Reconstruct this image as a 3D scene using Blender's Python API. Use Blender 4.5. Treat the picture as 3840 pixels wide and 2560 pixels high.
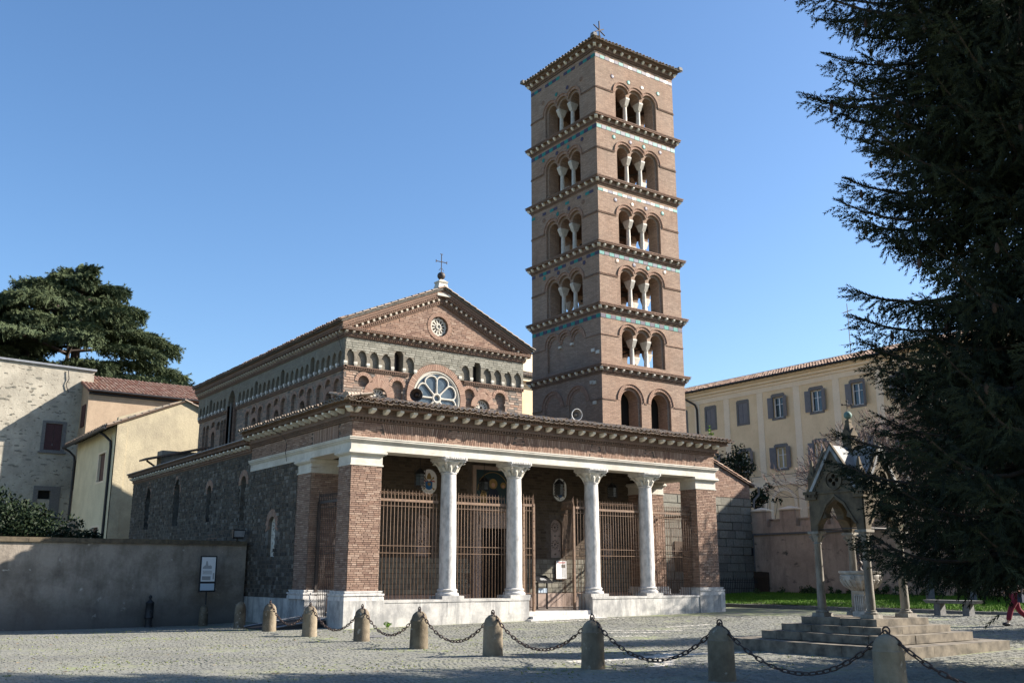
import bpy, bmesh, math, random
import numpy as np
from mathutils import Vector, Matrix
from mathutils.geometry import tessellate_polygon
for o in list(bpy.data.objects):
    bpy.data.objects.remove(o)
scene = bpy.context.scene
COL = scene.collection
R = random.Random(7)
NR = np.random.RandomState(11)
PI = math.pi

# ------------------------------------------------------------------ camera
H = 1.75
CAM = Vector((-14.85, -30.35, H))
AZ = math.radians(54.45)          # heading of the camera, measured from +X
PITCH = math.atan(872 / 3634)
cam = bpy.data.cameras.new('camera')
cam.sensor_width = 36.0
cam.lens = 3634 / 3840 * 36
cam.clip_end = 2000
cam.clip_start = 0.1
cam_ob = bpy.data.objects.new('camera', cam)
COL.objects.link(cam_ob)
cam_ob.location = CAM
cam_ob.rotation_euler = (PI / 2 + PITCH, 0, AZ - PI / 2)
scene.camera = cam_ob

# ------------------------------------------------------------------ sky and sun
SUN_EL = math.radians(30.5)
SUN_H = (0.9, -0.436)
world = bpy.data.worlds.new('World')
scene.world = world
world.use_nodes = True
wn = world.node_tree.nodes
wl = world.node_tree.links
bg = wn['Background']
sky = wn.new('ShaderNodeTexSky')
sky.sky_type = 'NISHITA'
sky.sun_disc = False
sky.sun_elevation = SUN_EL
sky.sun_rotation = math.atan2(SUN_H[0], SUN_H[1])
sky.altitude = 300
sky.air_density = 1.0
sky.dust_density = 1.3
sky.ozone_density = 3.2
hsv = wn.new('ShaderNodeHueSaturation')
hsv.inputs['Saturation'].default_value = 1.12
wl.new(sky.outputs[0], hsv.inputs['Color'])
wl.new(hsv.outputs[0], bg.inputs[0])
bg.inputs[1].default_value = 0.077
sun = bpy.data.lights.new('sun', 'SUN')
sun.energy = 5.0
sun.angle = math.radians(0.5)
sun.color = (1.0, 0.93, 0.83)
sun_ob = bpy.data.objects.new('sun', sun)
COL.objects.link(sun_ob)
sd = Vector((SUN_H[0] * math.cos(SUN_EL), SUN_H[1] * math.cos(SUN_EL), math.sin(SUN_EL)))
sun_ob.rotation_euler = sd.to_track_quat('Z', 'Y').to_euler()
sun_ob.location = (60, -40, 60)
vs = scene.view_settings
vs.view_transform = 'Standard'
vs.look = 'None'
vs.exposure = 1.55
vs.gamma = 1.0
vs.use_curve_mapping = False

# ------------------------------------------------------------------ materials
MATS = {}
def _mat(name):
    m = bpy.data.materials.new(name)
    m.use_nodes = True
    nt = m.node_tree
    b = nt.nodes['Principled BSDF']
    MATS[name] = m
    return m, nt.nodes, nt.links, b
def lin(c):
    return tuple(c) + (1.0,)
def ramp(n, l, src, c0, c1, p0=0.35, p1=0.65):
    r = n.new('ShaderNodeValToRGB')
    r.color_ramp.elements[0].position = p0
    r.color_ramp.elements[1].position = p1
    r.color_ramp.elements[0].color = lin(c0)
    r.color_ramp.elements[1].color = lin(c1)
    l.new(src, r.inputs[0])
    return r.outputs[0]
def noise(n, l, scale, detail=4, vec=None, rough=0.6):
    t = n.new('ShaderNodeTexNoise')
    t.inputs['Scale'].default_value = scale
    t.inputs['Detail'].default_value = detail
    t.inputs['Roughness'].default_value = rough
    if vec is not None:
        l.new(vec, t.inputs['Vector'])
    return t.outputs[0]
def mixc(n, l, fac, a, b, blend='MIX'):
    m = n.new('ShaderNodeMix')
    m.data_type = 'RGBA'
    m.blend_type = blend
    for i, v in ((0, fac), (6, a), (7, b)):
        if isinstance(v, (int, float)):
            m.inputs[i].default_value = v
        elif isinstance(v, (tuple, list)):
            m.inputs[i].default_value = lin(v)
        else:
            l.new(v, m.inputs[i])
    return m.outputs[2]
def pos(n):
    return n.new('ShaderNodeNewGeometry').outputs['Position']
def uvout(n):
    return n.new('ShaderNodeUVMap').outputs[0]
def mapr(n, l, v, a, b, c, d):
    t = n.new('ShaderNodeMapRange')
    for i, x in enumerate((a, b, c, d)):
        t.inputs[i + 1].default_value = x
    l.new(v, t.inputs[0])
    return t.outputs[0]
def bump(n, l, h, b, strength=0.4, dist=0.02):
    t = n.new('ShaderNodeBump')
    t.inputs['Strength'].default_value = strength
    t.inputs['Distance'].default_value = dist
    l.new(h, t.inputs['Height'])
    l.new(t.outputs[0], b.inputs['Normal'])
def scaled(n, l, vec, s):
    m = n.new('ShaderNodeMapping')
    m.inputs['Scale'].default_value = s
    l.new(vec, m.inputs[0])
    return m.outputs[0]

def mat_plain(name, c0, c1=None, rough=0.7, scale=6, metal=0.0, detail=4, bmp=0.0, stretch=None, p=(0.35, 0.65), spec=0.35):
    m, n, l, b = _mat(name)
    b.inputs['Roughness'].default_value = rough
    b.inputs['Metallic'].default_value = metal
    b.inputs['Specular IOR Level'].default_value = spec
    if c1 is None:
        b.inputs['Base Color'].default_value = lin(c0)
    else:
        v = pos(n)
        if stretch:
            v = scaled(n, l, v, stretch)
        ns = noise(n, l, scale, detail, v)
        l.new(ramp(n, l, ns, c0, c1, *p), b.inputs['Base Color'])
        if bmp:
            bump(n, l, ns, b, bmp, 0.02)
    return m

def mat_brick(name, c1, c2, mortar, bw=0.27, bh=0.072, ms=0.011, bmp=0.5, stain=0.5, stainc=(0.10, 0.07, 0.055), light=None, frac=0.5, dark2=None):
    m, n, l, b = _mat(name)
    b.inputs['Roughness'].default_value = 0.9
    b.inputs['Specular IOR Level'].default_value = 0.2
    u = uvout(n)
    t = n.new('ShaderNodeTexBrick')
    t.offset = frac
    t.inputs['Scale'].default_value = 1.0
    t.inputs['Brick Width'].default_value = bw
    t.inputs['Row Height'].default_value = bh
    t.inputs['Mortar Size'].default_value = ms
    t.inputs['Mortar Smooth'].default_value = 0.2
    t.inputs['Bias'].default_value = 0.0
    t.inputs['Color1'].default_value = lin(c1)
    t.inputs['Color2'].default_value = lin(c2)
    t.inputs['Mortar'].default_value = lin(mortar)
    # slight wander so that rows are not ruled
    wob = n.new('ShaderNodeVectorMath'); wob.operation = 'MULTIPLY_ADD'
    nz = n.new('ShaderNodeTexNoise'); nz.inputs['Scale'].default_value = 1.7; nz.inputs['Detail'].default_value = 3
    l.new(u, nz.inputs['Vector'])
    l.new(nz.outputs[1], wob.inputs[0]); wob.inputs[1].default_value = (bh * 0.5, bh * 0.5, 0); l.new(u, wob.inputs[2])
    l.new(wob.outputs[0], t.inputs['Vector'])
    p = pos(n)
    big = noise(n, l, 0.8, 6, p, 0.65)
    col = t.outputs[0]
    fine = noise(n, l, 14, 3, p)
    col = mixc(n, l, mapr(n, l, fine, 0.3, 0.7, 0.0, 0.55), col, mixc(n, l, 1.0, col, (0.5, 0.45, 0.42), 'MULTIPLY'))
    col = mixc(n, l, mapr(n, l, big, 0.5, 0.72, 0.0, stain), col, stainc)
    drift = noise(n, l, 0.23, 4, p, 0.6)
    col = mixc(n, l, mapr(n, l, drift, 0.42, 0.62, 0.0, 0.32), col, mixc(n, l, 1.0, col, (1.0, 0.80, 0.68), 'MULTIPLY'))
    rain = noise(n, l, 1.5, 5, scaled(n, l, p, (1, 1, 0.12)), 0.7)
    col = mixc(n, l, mapr(n, l, rain, 0.54, 0.74, 0.0, 0.45), col, mixc(n, l, 1.0, col, (0.52, 0.50, 0.50), 'MULTIPLY'))
    if light:
        lt = noise(n, l, 1.9, 5, scaled(n, l, p, (1, 1, 0.6)), 0.7)
        col = mixc(n, l, mapr(n, l, lt, 0.56, 0.72, 0.0, 0.6), col, light)
    l.new(col, b.inputs['Base Color'])
    h = n.new('ShaderNodeMath'); h.operation = 'MULTIPLY_ADD'
    l.new(t.outputs[1], h.inputs[0]); h.inputs[1].default_value = -1.0
    l.new(fine, h.inputs[2])
    bump(n, l, h.outputs[0], b, bmp, 0.015)
    return m

def mat_piece(name, cols, rough=0.9, stain=None, stainamt=0.4, bmp=0.4, fine=25, band=None):
    """single stones and bricks: colour from a per-piece value plus the object's own random"""
    m, n, l, b = _mat(name)
    b.inputs['Roughness'].default_value = rough
    b.inputs['Specular IOR Level'].default_value = 0.2
    at = n.new('ShaderNodeAttribute'); at.attribute_name = 'rnd'
    oi = n.new('ShaderNodeObjectInfo')
    ad = n.new('ShaderNodeMath'); ad.operation = 'ADD'
    l.new(at.outputs['Fac'], ad.inputs[0]); l.new(oi.outputs['Random'], ad.inputs[1])
    fr = n.new('ShaderNodeMath'); fr.operation = 'FRACT'; l.new(ad.outputs[0], fr.inputs[0])
    r = n.new('ShaderNodeValToRGB')
    el = r.color_ramp.elements
    k = len(cols)
    el[0].color = lin(cols[0]); el[0].position = 0
    el[1].color = lin(cols[-1]); el[1].position = 1
    for i in range(1, k - 1):
        e = el.new(i / (k - 1)); e.color = lin(cols[i])
    l.new(fr.outputs[0], r.inputs[0])
    col = r.outputs[0]
    p = pos(n)
    f = noise(n, l, fine, 4, p)
    col = mixc(n, l, mapr(n, l, f, 0.3, 0.72, 0.0, 0.6), col, mixc(n, l, 1.0, col, (0.45, 0.43, 0.42), 'MULTIPLY'))
    if stain:
        g = noise(n, l, 0.9, 6, p, 0.65)
        col = mixc(n, l, mapr(n, l, g, 0.5, 0.7, 0.0, stainamt), col, stain)
    l.new(col, b.inputs['Base Color'])
    bump(n, l, f, b, bmp, 0.012)
    return m

def mat_plaster(name, c, c2, patch=None, patch_scale=(1.2, 1.2, 3.2), patch_pos=(0.60, 0.66), streak=0.35, streakc=(0.12, 0.10, 0.08), rough=0.95, bmp=0.3, low=None):
    m, n, l, b = _mat(name)
    b.inputs['Roughness'].default_value = rough
    b.inputs['Specular IOR Level'].default_value = 0.15
    p = pos(n)
    a = noise(n, l, 0.7, 6, p, 0.65)
    col = ramp(n, l, a, c, c2, 0.40, 0.62)
    fine = noise(n, l, 9, 5, p, 0.7)
    col = mixc(n, l, mapr(n, l, fine, 0.35, 0.75, 0.0, 0.35), col, mixc(n, l, 1.0, col, (0.55, 0.52, 0.5), 'MULTIPLY'))
    s = noise(n, l, 1.6, 6, scaled(n, l, p, (1, 1, 0.22)), 0.7)
    col = mixc(n, l, mapr(n, l, s, 0.5, 0.75, 0.0, streak), col, streakc)
    h = fine
    if patch:
        q = noise(n, l, 2.2, 4, scaled(n, l, p, patch_scale), 0.55)
        f = mapr(n, l, q, patch_pos[0], patch_pos[1], 0.0, 1.0)
        col = mixc(n, l, f, col, patch)
        hh = n.new('ShaderNodeMath'); hh.operation = 'SUBTRACT'
        l.new(fine, hh.inputs[0]); l.new(f, hh.inputs[1]); h = hh.outputs[0]
    if low:
        sx = n.new('ShaderNodeSeparateXYZ'); l.new(p, sx.inputs[0])
        ad = n.new('ShaderNodeMath'); ad.operation = 'MULTIPLY_ADD'
        l.new(a, ad.inputs[0]); ad.inputs[1].default_value = 1.6; l.new(sx.outputs[2], ad.inputs[2])
        col = mixc(n, l, mapr(n, l, ad.outputs[0], low[0], low[1], 0.85, 0.0), col, low[2])
    l.new(col, b.inputs['Base Color'])
    bump(n, l, h, b, bmp, 0.03)
    return m

def mat_leaf(name, c0, c1, rough=0.75, scale=2.0):
    m, n, l, b = _mat(name)
    b.inputs['Roughness'].default_value = rough
    b.inputs['Specular IOR Level'].default_value = 0.15
    at = n.new('ShaderNodeAttribute'); at.attribute_name = 'rnd'
    ns = noise(n, l, scale, 3, pos(n))
    ad = n.new('ShaderNodeMath'); ad.operation = 'ADD'
    l.new(at.outputs['Fac'], ad.inputs[0]); l.new(ns, ad.inputs[1])
    v = n.new('ShaderNodeMath'); v.operation = 'MULTIPLY'; l.new(ad.outputs[0], v.inputs[0]); v.inputs[1].default_value = 0.5
    l.new(ramp(n, l, v.outputs[0], c0, c1, 0.2, 0.8), b.inputs['Base Color'])
    return m

BRICK = mat_brick('tower_brick', (0.36, 0.262, 0.198), (0.265, 0.185, 0.14), (0.22, 0.18, 0.148), stain=0.4, stainc=(0.15, 0.112, 0.088), ms=0.010)
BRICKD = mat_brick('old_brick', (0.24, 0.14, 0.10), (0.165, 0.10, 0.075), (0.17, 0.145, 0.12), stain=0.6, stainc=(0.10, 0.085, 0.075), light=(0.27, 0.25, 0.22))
BRICKP = mat_brick('pediment_brick', (0.31, 0.205, 0.15), (0.235, 0.15, 0.11), (0.22, 0.18, 0.145), bw=0.25, bh=0.085, stain=0.3)
CORN = mat_brick('cornice_brick', (0.27, 0.17, 0.125), (0.205, 0.13, 0.098), (0.16, 0.13, 0.105), bw=0.2, bh=0.06, stain=0.5, stainc=(0.085, 0.068, 0.058))
TUFFUP = mat_brick('grey_tuff_wall', (0.205, 0.195, 0.160), (0.150, 0.142, 0.118), (0.215, 0.20, 0.165), bw=0.28, bh=0.10, ms=0.014, stain=0.45, stainc=(0.20, 0.195, 0.17), light=(0.25, 0.24, 0.21))
MIXED = mat_brick('mixed_courses', (0.33, 0.225, 0.17), (0.125, 0.115, 0.105), (0.27, 0.225, 0.18), bw=0.33, bh=0.115, ms=0.016, stain=0.35, stainc=(0.12, 0.112, 0.10), light=(0.36, 0.31, 0.25))
MORTAR = mat_plain('mortar', (0.115, 0.092, 0.073), (0.075, 0.06, 0.05), 0.95, 9)
MORTARD = mat_plain('dark_mortar', (0.15, 0.138, 0.12), (0.085, 0.078, 0.068), 0.95, 5)
PBRICK = mat_piece('brick_piece', [(0.25, 0.158, 0.118), (0.37, 0.255, 0.192), (0.20, 0.122, 0.092), (0.42, 0.305, 0.235), (0.285, 0.178, 0.13), (0.34, 0.23, 0.17), (0.235, 0.155, 0.12)], stain=(0.17, 0.115, 0.09), stainamt=0.35)
RING = mat_piece('arch_brick', [(0.27, 0.17, 0.125), (0.34, 0.22, 0.165), (0.30, 0.19, 0.14), (0.38, 0.255, 0.19)], stain=(0.16, 0.12, 0.095), stainamt=0.4)
PTUFF = mat_piece('tuff_piece', [(0.05, 0.045, 0.039), (0.098, 0.087, 0.073), (0.058, 0.051, 0.044), (0.16, 0.145, 0.12), (0.072, 0.063, 0.054), (0.125, 0.10, 0.077), (0.055, 0.048, 0.042), (0.21, 0.19, 0.165)], stain=(0.11, 0.10, 0.088), stainamt=0.35, fine=16)
PBIG = mat_piece('big_tuff_piece', [(0.19, 0.18, 0.145), (0.24, 0.225, 0.185), (0.165, 0.155, 0.13), (0.26, 0.245, 0.20)], stain=(0.12, 0.115, 0.095), stainamt=0.4, fine=7, bmp=0.9)
SETT = mat_piece('sett_stone', [(0.205, 0.205, 0.18), (0.232, 0.23, 0.20), (0.213, 0.212, 0.187), (0.255, 0.25, 0.215), (0.195, 0.195, 0.172), (0.222, 0.22, 0.19)], rough=0.8, stain=(0.24, 0.242, 0.16), stainamt=0.5, fine=30)
def age_paving(m):
    n = m.node_tree.nodes; l = m.node_tree.links; b = n['Principled BSDF']
    src = b.inputs['Base Color'].links[0].from_socket
    P_ = pos(n)
    g = noise(n, l, 0.33, 5, P_, 0.65)
    col = mixc(n, l, mapr(n, l, g, 0.45, 0.62, 0.0, 0.4), src, mixc(n, l, 1.0, src, (0.62, 0.62, 0.66), 'MULTIPLY'))
    g2 = noise(n, l, 0.7, 6, scaled(n, l, P_, (1, 1.6, 1)), 0.7)
    col = mixc(n, l, mapr(n, l, g2, 0.55, 0.70, 0.0, 0.55), col, (0.235, 0.235, 0.135))
    l.new(col, b.inputs['Base Color'])
age_paving(SETT)
SETT_PLACE = 0
SETTW = mat_piece('white_sett', [(0.52, 0.48, 0.42), (0.62, 0.58, 0.51), (0.45, 0.42, 0.37)], rough=0.7, fine=30)
JOINT = mat_plain('paving_joint', (0.15, 0.145, 0.115), (0.20, 0.225, 0.10), 1.0, 1.3, detail=8, p=(0.42, 0.62))
MARBLE = mat_plaster('white_marble', (0.58, 0.545, 0.475), (0.46, 0.425, 0.365), patch=(0.33, 0.29, 0.235), patch_scale=(0.5, 0.5, 3.0), patch_pos=(0.62, 0.72), streak=0.3, streakc=(0.30, 0.26, 0.20), rough=0.65, bmp=0.08)
COLST = mat_plain('bell_column_marble', (0.52, 0.48, 0.42), (0.37, 0.34, 0.295), 0.7, 6, detail=6, bmp=0.1)
MARBLEG = mat_plain('grey_marble', (0.56, 0.535, 0.505), (0.30, 0.285, 0.27), 0.6, 7, detail=9, bmp=0.12, stretch=(1, 1, 0.5), p=(0.42, 0.72))
def mat_travertine(name):
    m, n, l, b = _mat(name)
    b.inputs['Roughness'].default_value = 0.75
    P_ = pos(n)
    a = noise(n, l, 1.1, 7, P_, 0.7)
    col = ramp(n, l, a, (0.52, 0.495, 0.455), (0.27, 0.262, 0.25), 0.40, 0.62)
    s = noise(n, l, 3.0, 6, scaled(n, l, P_, (1, 1, 0.16)), 0.75)
    col = mixc(n, l, mapr(n, l, s, 0.48, 0.66, 0.0, 0.8), col, (0.17, 0.168, 0.165))
    w = noise(n, l, 4.5, 4, scaled(n, l, P_, (1, 1, 0.13)), 0.6)
    col = mixc(n, l, mapr(n, l, w, 0.60, 0.70, 0.0, 0.7), col, (0.66, 0.63, 0.585))
    f = noise(n, l, 24, 4, scaled(n, l, P_, (1, 1, 3)), 0.7)
    col = mixc(n, l, mapr(n, l, f, 0.52, 0.72, 0.0, 0.55), col, (0.16, 0.15, 0.14))
    l.new(col, b.inputs['Base Color'])
    bump(n, l, f, b, 0.15, 0.02)
    return m
TRAV = mat_travertine('weathered_travertine')
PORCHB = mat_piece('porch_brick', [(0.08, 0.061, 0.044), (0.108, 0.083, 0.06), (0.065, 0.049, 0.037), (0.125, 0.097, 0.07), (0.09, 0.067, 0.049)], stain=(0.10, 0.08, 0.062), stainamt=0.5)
RINGN = mat_piece('orange_arch_brick', [(0.33, 0.21, 0.155), (0.41, 0.275, 0.205), (0.28, 0.175, 0.13), (0.37, 0.25, 0.19)], stain=(0.20, 0.14, 0.105), stainamt=0.35)
BRACK2 = mat_plain('dull_bracket_stone', (0.50, 0.44, 0.36), (0.34, 0.295, 0.24), 0.8, 6, detail=6)
MOSF = mat_plain('mosaic_field', (0.012, 0.045, 0.05), (0.02, 0.032, 0.045), 0.5, 20)
LAMPG = mat_plain('lantern_glass', (0.03, 0.03, 0.028), None, 0.3)
BRACKET = mat_plain('bracket_marble', (0.74, 0.69, 0.61), (0.54, 0.50, 0.43), 0.75, 6, detail=6, bmp=0.15)
TILE = mat_piece('roof_tile_clay', [(0.33, 0.26, 0.205), (0.23, 0.19, 0.155), (0.38, 0.29, 0.22), (0.28, 0.245, 0.205), (0.31, 0.22, 0.165), (0.21, 0.185, 0.16)], stain=(0.22, 0.21, 0.18), stainamt=0.5)
TILER = mat_piece('red_roof_tile_clay', [(0.30, 0.155, 0.11), (0.40, 0.27, 0.205), (0.25, 0.13, 0.095), (0.34, 0.19, 0.14), (0.44, 0.33, 0.26), (0.28, 0.15, 0.11)], stain=(0.24, 0.19, 0.15), stainamt=0.45)
TILEP = mat_piece('pale_roof_tile_clay', [(0.33, 0.22, 0.165), (0.40, 0.29, 0.22), (0.27, 0.165, 0.12), (0.36, 0.235, 0.17), (0.44, 0.33, 0.26)], stain=(0.30, 0.22, 0.17), stainamt=0.3)
RUST = mat_plain('rusted_iron', (0.205, 0.125, 0.075), (0.125, 0.078, 0.053), 0.65, 9, detail=5)
IRON = mat_plain('dark_iron', (0.035, 0.030, 0.028), (0.06, 0.042, 0.034), 0.6, 14)
BLACK = mat_plain('black_metal', (0.02, 0.02, 0.022), None, 0.5)
CHAINM = mat_plain('rusty_chain_iron', (0.085, 0.055, 0.045), (0.045, 0.033, 0.03), 0.6, 30, metal=0.3)
PLASTR = mat_plaster('crumbling_plaster', (0.44, 0.40, 0.325), (0.33, 0.30, 0.245), patch=(0.17, 0.15, 0.12), patch_scale=(1.25, 1.25, 2.9), patch_pos=(0.60, 0.68), streak=0.4, streakc=(0.22, 0.19, 0.15), bmp=0.7)
PLAPINK = mat_plaster('pinkish_plaster', (0.43, 0.325, 0.23), (0.36, 0.27, 0.19), streak=0.25)
PLAROUGH = mat_plaster('rough_beige_plaster', (0.48, 0.415, 0.29), (0.37, 0.32, 0.23), streak=0.45, streakc=(0.20, 0.175, 0.135), bmp=0.6)
PLAYEL = mat_plaster('pale_yellow_plaster', (0.74, 0.64, 0.44), (0.64, 0.55, 0.37), streak=0.2, streakc=(0.42, 0.35, 0.24))
PLAGREY = mat_plaster('grey_stained_plaster', (0.33, 0.285, 0.235), (0.17, 0.142, 0.115), patch=(0.42, 0.38, 0.325), patch_scale=(1.0, 1.0, 1.3), patch_pos=(0.66, 0.72), streak=0.6, streakc=(0.07, 0.06, 0.052), bmp=0.5, low=(0.6, 1.9, (0.085, 0.082, 0.08)))
PLACREN = mat_plaster('peach_plaster', (0.56, 0.41, 0.305), (0.44, 0.32, 0.24), patch=(0.10, 0.086, 0.072), patch_scale=(0.45, 0.45, 0.8), patch_pos=(0.62, 0.70), streak=0.7, streakc=(0.13, 0.105, 0.085))
PLACREAM = mat_plaster('cream_plaster', (0.80, 0.61, 0.385), (0.72, 0.54, 0.335), streak=0.22, streakc=(0.50, 0.37, 0.24), bmp=0.08)
PLATRIM = mat_plaster('pale_cream_trim', (0.84, 0.69, 0.51), (0.80, 0.65, 0.47), streak=0.05, bmp=0.05)
GREYTRIM = mat_plain('grey_stone_trim', (0.165, 0.155, 0.145), (0.12, 0.115, 0.11), 0.85, 8, bmp=0.2)
SHUTTER = mat_plain('grey_shutter_paint', (0.17, 0.165, 0.175), (0.14, 0.137, 0.147), 0.6, 3)
SHUTTERR = mat_plain('maroon_shutter_paint', (0.065, 0.022, 0.022), (0.05, 0.018, 0.018), 0.6, 3)
WHITEF = mat_plain('white_paint', (0.72, 0.72, 0.70), (0.64, 0.64, 0.62), 0.5, 5)
GLASS = mat_plain('dark_glass', (0.02, 0.026, 0.032), None, 0.08, spec=0.6)
ROSEG = mat_plain('rose_glass', (0.03, 0.05, 0.07), (0.075, 0.10, 0.12), 0.2, 3, spec=0.5)
CURT = mat_plain('ochre_curtain', (0.40, 0.33, 0.19), (0.34, 0.27, 0.15), 0.8, 4)
DARK = mat_plain('dark_interior', (0.012, 0.011, 0.010), None, 0.95)
WOOD = mat_plain('brown_wood', (0.085, 0.052, 0.032), (0.055, 0.034, 0.022), 0.8, 7, stretch=(3, 3, 0.3))
LEAD = mat_plain('lead_sheet', (0.24, 0.25, 0.27), (0.17, 0.18, 0.20), 0.55, 3)
COPPER = mat_plain('green_copper', (0.14, 0.23, 0.20), (0.09, 0.15, 0.135), 0.7, 12)
GOLDP = mat_plain('dull_gold', (0.30, 0.20, 0.07), (0.22, 0.14, 0.05), 0.5, 9)
TEAL = mat_plain('green_glaze', (0.01, 0.19, 0.165), (0.015, 0.125, 0.115), 0.5, 8, spec=0.25)
PURP = mat_plain('purple_glaze', (0.055, 0.04, 0.075), (0.035, 0.03, 0.055), 0.5, 8, spec=0.25)
PALE = mat_plain('cream_glaze', (0.34, 0.28, 0.215), (0.25, 0.185, 0.14), 0.35, 8, spec=0.5)
BLUEG = mat_plain('blue_glaze', (0.085, 0.09, 0.13), (0.06, 0.063, 0.095), 0.5, 8, spec=0.25)
BOLL = mat_plaster('bollard_stone', (0.26, 0.215, 0.155), (0.10, 0.08, 0.056), patch=(0.34, 0.30, 0.24), patch_scale=(2.5, 2.5, 2.5), patch_pos=(0.63, 0.70), streak=0.75, streakc=(0.05, 0.042, 0.035), bmp=0.6)
AEDST = mat_plain('weathered_sandstone', (0.135, 0.105, 0.068), (0.065, 0.052, 0.036), 0.9, 5, detail=8, bmp=0.3)
AEDCOL = mat_plain('pale_shaft_stone', (0.27, 0.245, 0.205), (0.13, 0.115, 0.095), 0.75, 6, detail=8, bmp=0.2, stretch=(1, 1, 0.4))
AEDROOF = mat_plain('streaked_roof_slab', (0.33, 0.33, 0.32), (0.12, 0.122, 0.125), 0.7, 3.5, detail=7, stretch=(1, 1, 0.35), p=(0.38, 0.62))
STEP = mat_plain('mossy_step_stone', (0.21, 0.178, 0.137), (0.075, 0.064, 0.05), 0.9, 4, detail=9, bmp=0.4)
BASIN = mat_plain('basin_marble', (0.46, 0.43, 0.39), (0.27, 0.25, 0.225), 0.7, 7, detail=7, bmp=0.15)
BENCH = mat_plain('bench_stone', (0.16, 0.155, 0.15), (0.10, 0.10, 0.098), 0.85, 8, bmp=0.3)
EARTH = mat_plain('earth', (0.075, 0.06, 0.04), (0.05, 0.055, 0.025), 1.0, 4)
GRASS = mat_leaf('grass_blade', (0.06, 0.14, 0.012), (0.14, 0.25, 0.03), 0.7, 1.0)
SPRUCE = mat_leaf('spruce_needles', (0.007, 0.011, 0.008), (0.038, 0.048, 0.026), 0.8, 1.6)
CEDAR = mat_leaf('cedar_needles', (0.038, 0.056, 0.030), (0.085, 0.105, 0.050), 0.8, 0.5)
BUSHL = mat_leaf('bush_leaf', (0.007, 0.014, 0.006), (0.020, 0.032, 0.012), 0.6, 1.5)
SHRUBL = mat_leaf('shrub_leaf', (0.03, 0.055, 0.018), (0.07, 0.10, 0.035), 0.6, 2.0)
BARK = mat_plain('spruce_bark', (0.07, 0.05, 0.04), (0.045, 0.034, 0.028), 0.9, 6)
BARKP = mat_plain('bare_twig_bark', (0.185, 0.128, 0.108), (0.125, 0.085, 0.072), 0.9, 6)
CONE = mat_plain('cone_brown', (0.065, 0.036, 0.024), (0.04, 0.024, 0.017), 0.8, 20)
SKIN = mat_plain('skin', (0.45, 0.27, 0.19), None, 0.6)
REDT = mat_plain('dark_red_cloth', (0.16, 0.012, 0.028), (0.12, 0.010, 0.022), 0.85, 5)
NAVY = mat_plain('navy_cloth', (0.02, 0.026, 0.045), None, 0.85)
HAIR = mat_plain('dark_hair', (0.03, 0.02, 0.015), None, 0.7)
SHOE = mat_plain('black_shoe', (0.015, 0.015, 0.017), None, 0.5)
PAPER = mat_plain('printed_white', (0.72, 0.72, 0.72), None, 0.6)
PRINTG = mat_plain('grey_print', (0.36, 0.36, 0.36), None, 0.7)
PRINTD = mat_plain('dark_print', (0.08, 0.075, 0.07), (0.24, 0.22, 0.19), 0.7, 18)
PRINTR = mat_plain('red_print', (0.38, 0.07, 0.07), None, 0.7)
PRINTB = mat_plain('blue_grey_print', (0.42, 0.50, 0.58), None, 0.6)
SHIELD = mat_plain('blue_enamel', (0.01, 0.11, 0.30), None, 0.4)
FLOORM = mat_plain('porch_floor_marble', (0.42, 0.35, 0.30), (0.33, 0.27, 0.23), 0.6, 4)
DADO = mat_plain('pink_marble_dado', (0.34, 0.255, 0.21), (0.26, 0.195, 0.16), 0.6, 4, detail=7)
RED2 = mat_plain('flower_print_cloth', (0.62, 0.55, 0.58), (0.40, 0.10, 0.18), 0.85, 22, p=(0.48, 0.56))

# ------------------------------------------------------------------ mesh helpers
def wloc(o):
    v = Vector((0, 0, 0))
    while o is not None:
        v = v + Vector(o.location)
        o = o.parent
    return v
def set_uv(me):
    """box-mapped UV in metres from world-space coordinates"""
    nl = len(me.loops)
    if nl == 0:
        return
    co = np.empty(len(me.vertices) * 3, np.float32); me.vertices.foreach_get('co', co); co = co.reshape(-1, 3)
    li = np.empty(nl, np.int32); me.loops.foreach_get('vertex_index', li)
    nf = len(me.polygons)
    ls = np.empty(nf, np.int32); me.polygons.foreach_get('loop_start', ls)
    lt = np.empty(nf, np.int32); me.polygons.foreach_get('loop_total', lt)
    nm = np.empty(nf * 3, np.float32); me.polygons.foreach_get('normal', nm); nm = nm.reshape(-1, 3)
    fn = np.repeat(nm, lt, axis=0)
    p = co[li]
    up = np.abs(fn[:, 2]) > 0.75
    h = np.hypot(fn[:, 0], fn[:, 1]) + 1e-9
    tx, ty = -fn[:, 1] / h, fn[:, 0] / h
    # snap the tangent so neighbouring facets stay continuous
    ax = np.abs(fn[:, 0]) > np.abs(fn[:, 1])
    u = np.where(up, p[:, 0], np.where(ax, p[:, 1], p[:, 0]))
    v = np.where(up, p[:, 1], p[:, 2])
    uv = np.stack([u, v], 1).astype(np.float32)
    lay = me.uv_layers.new(name='UVMap')
    lay.data.foreach_set('uv', uv.ravel())
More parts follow.
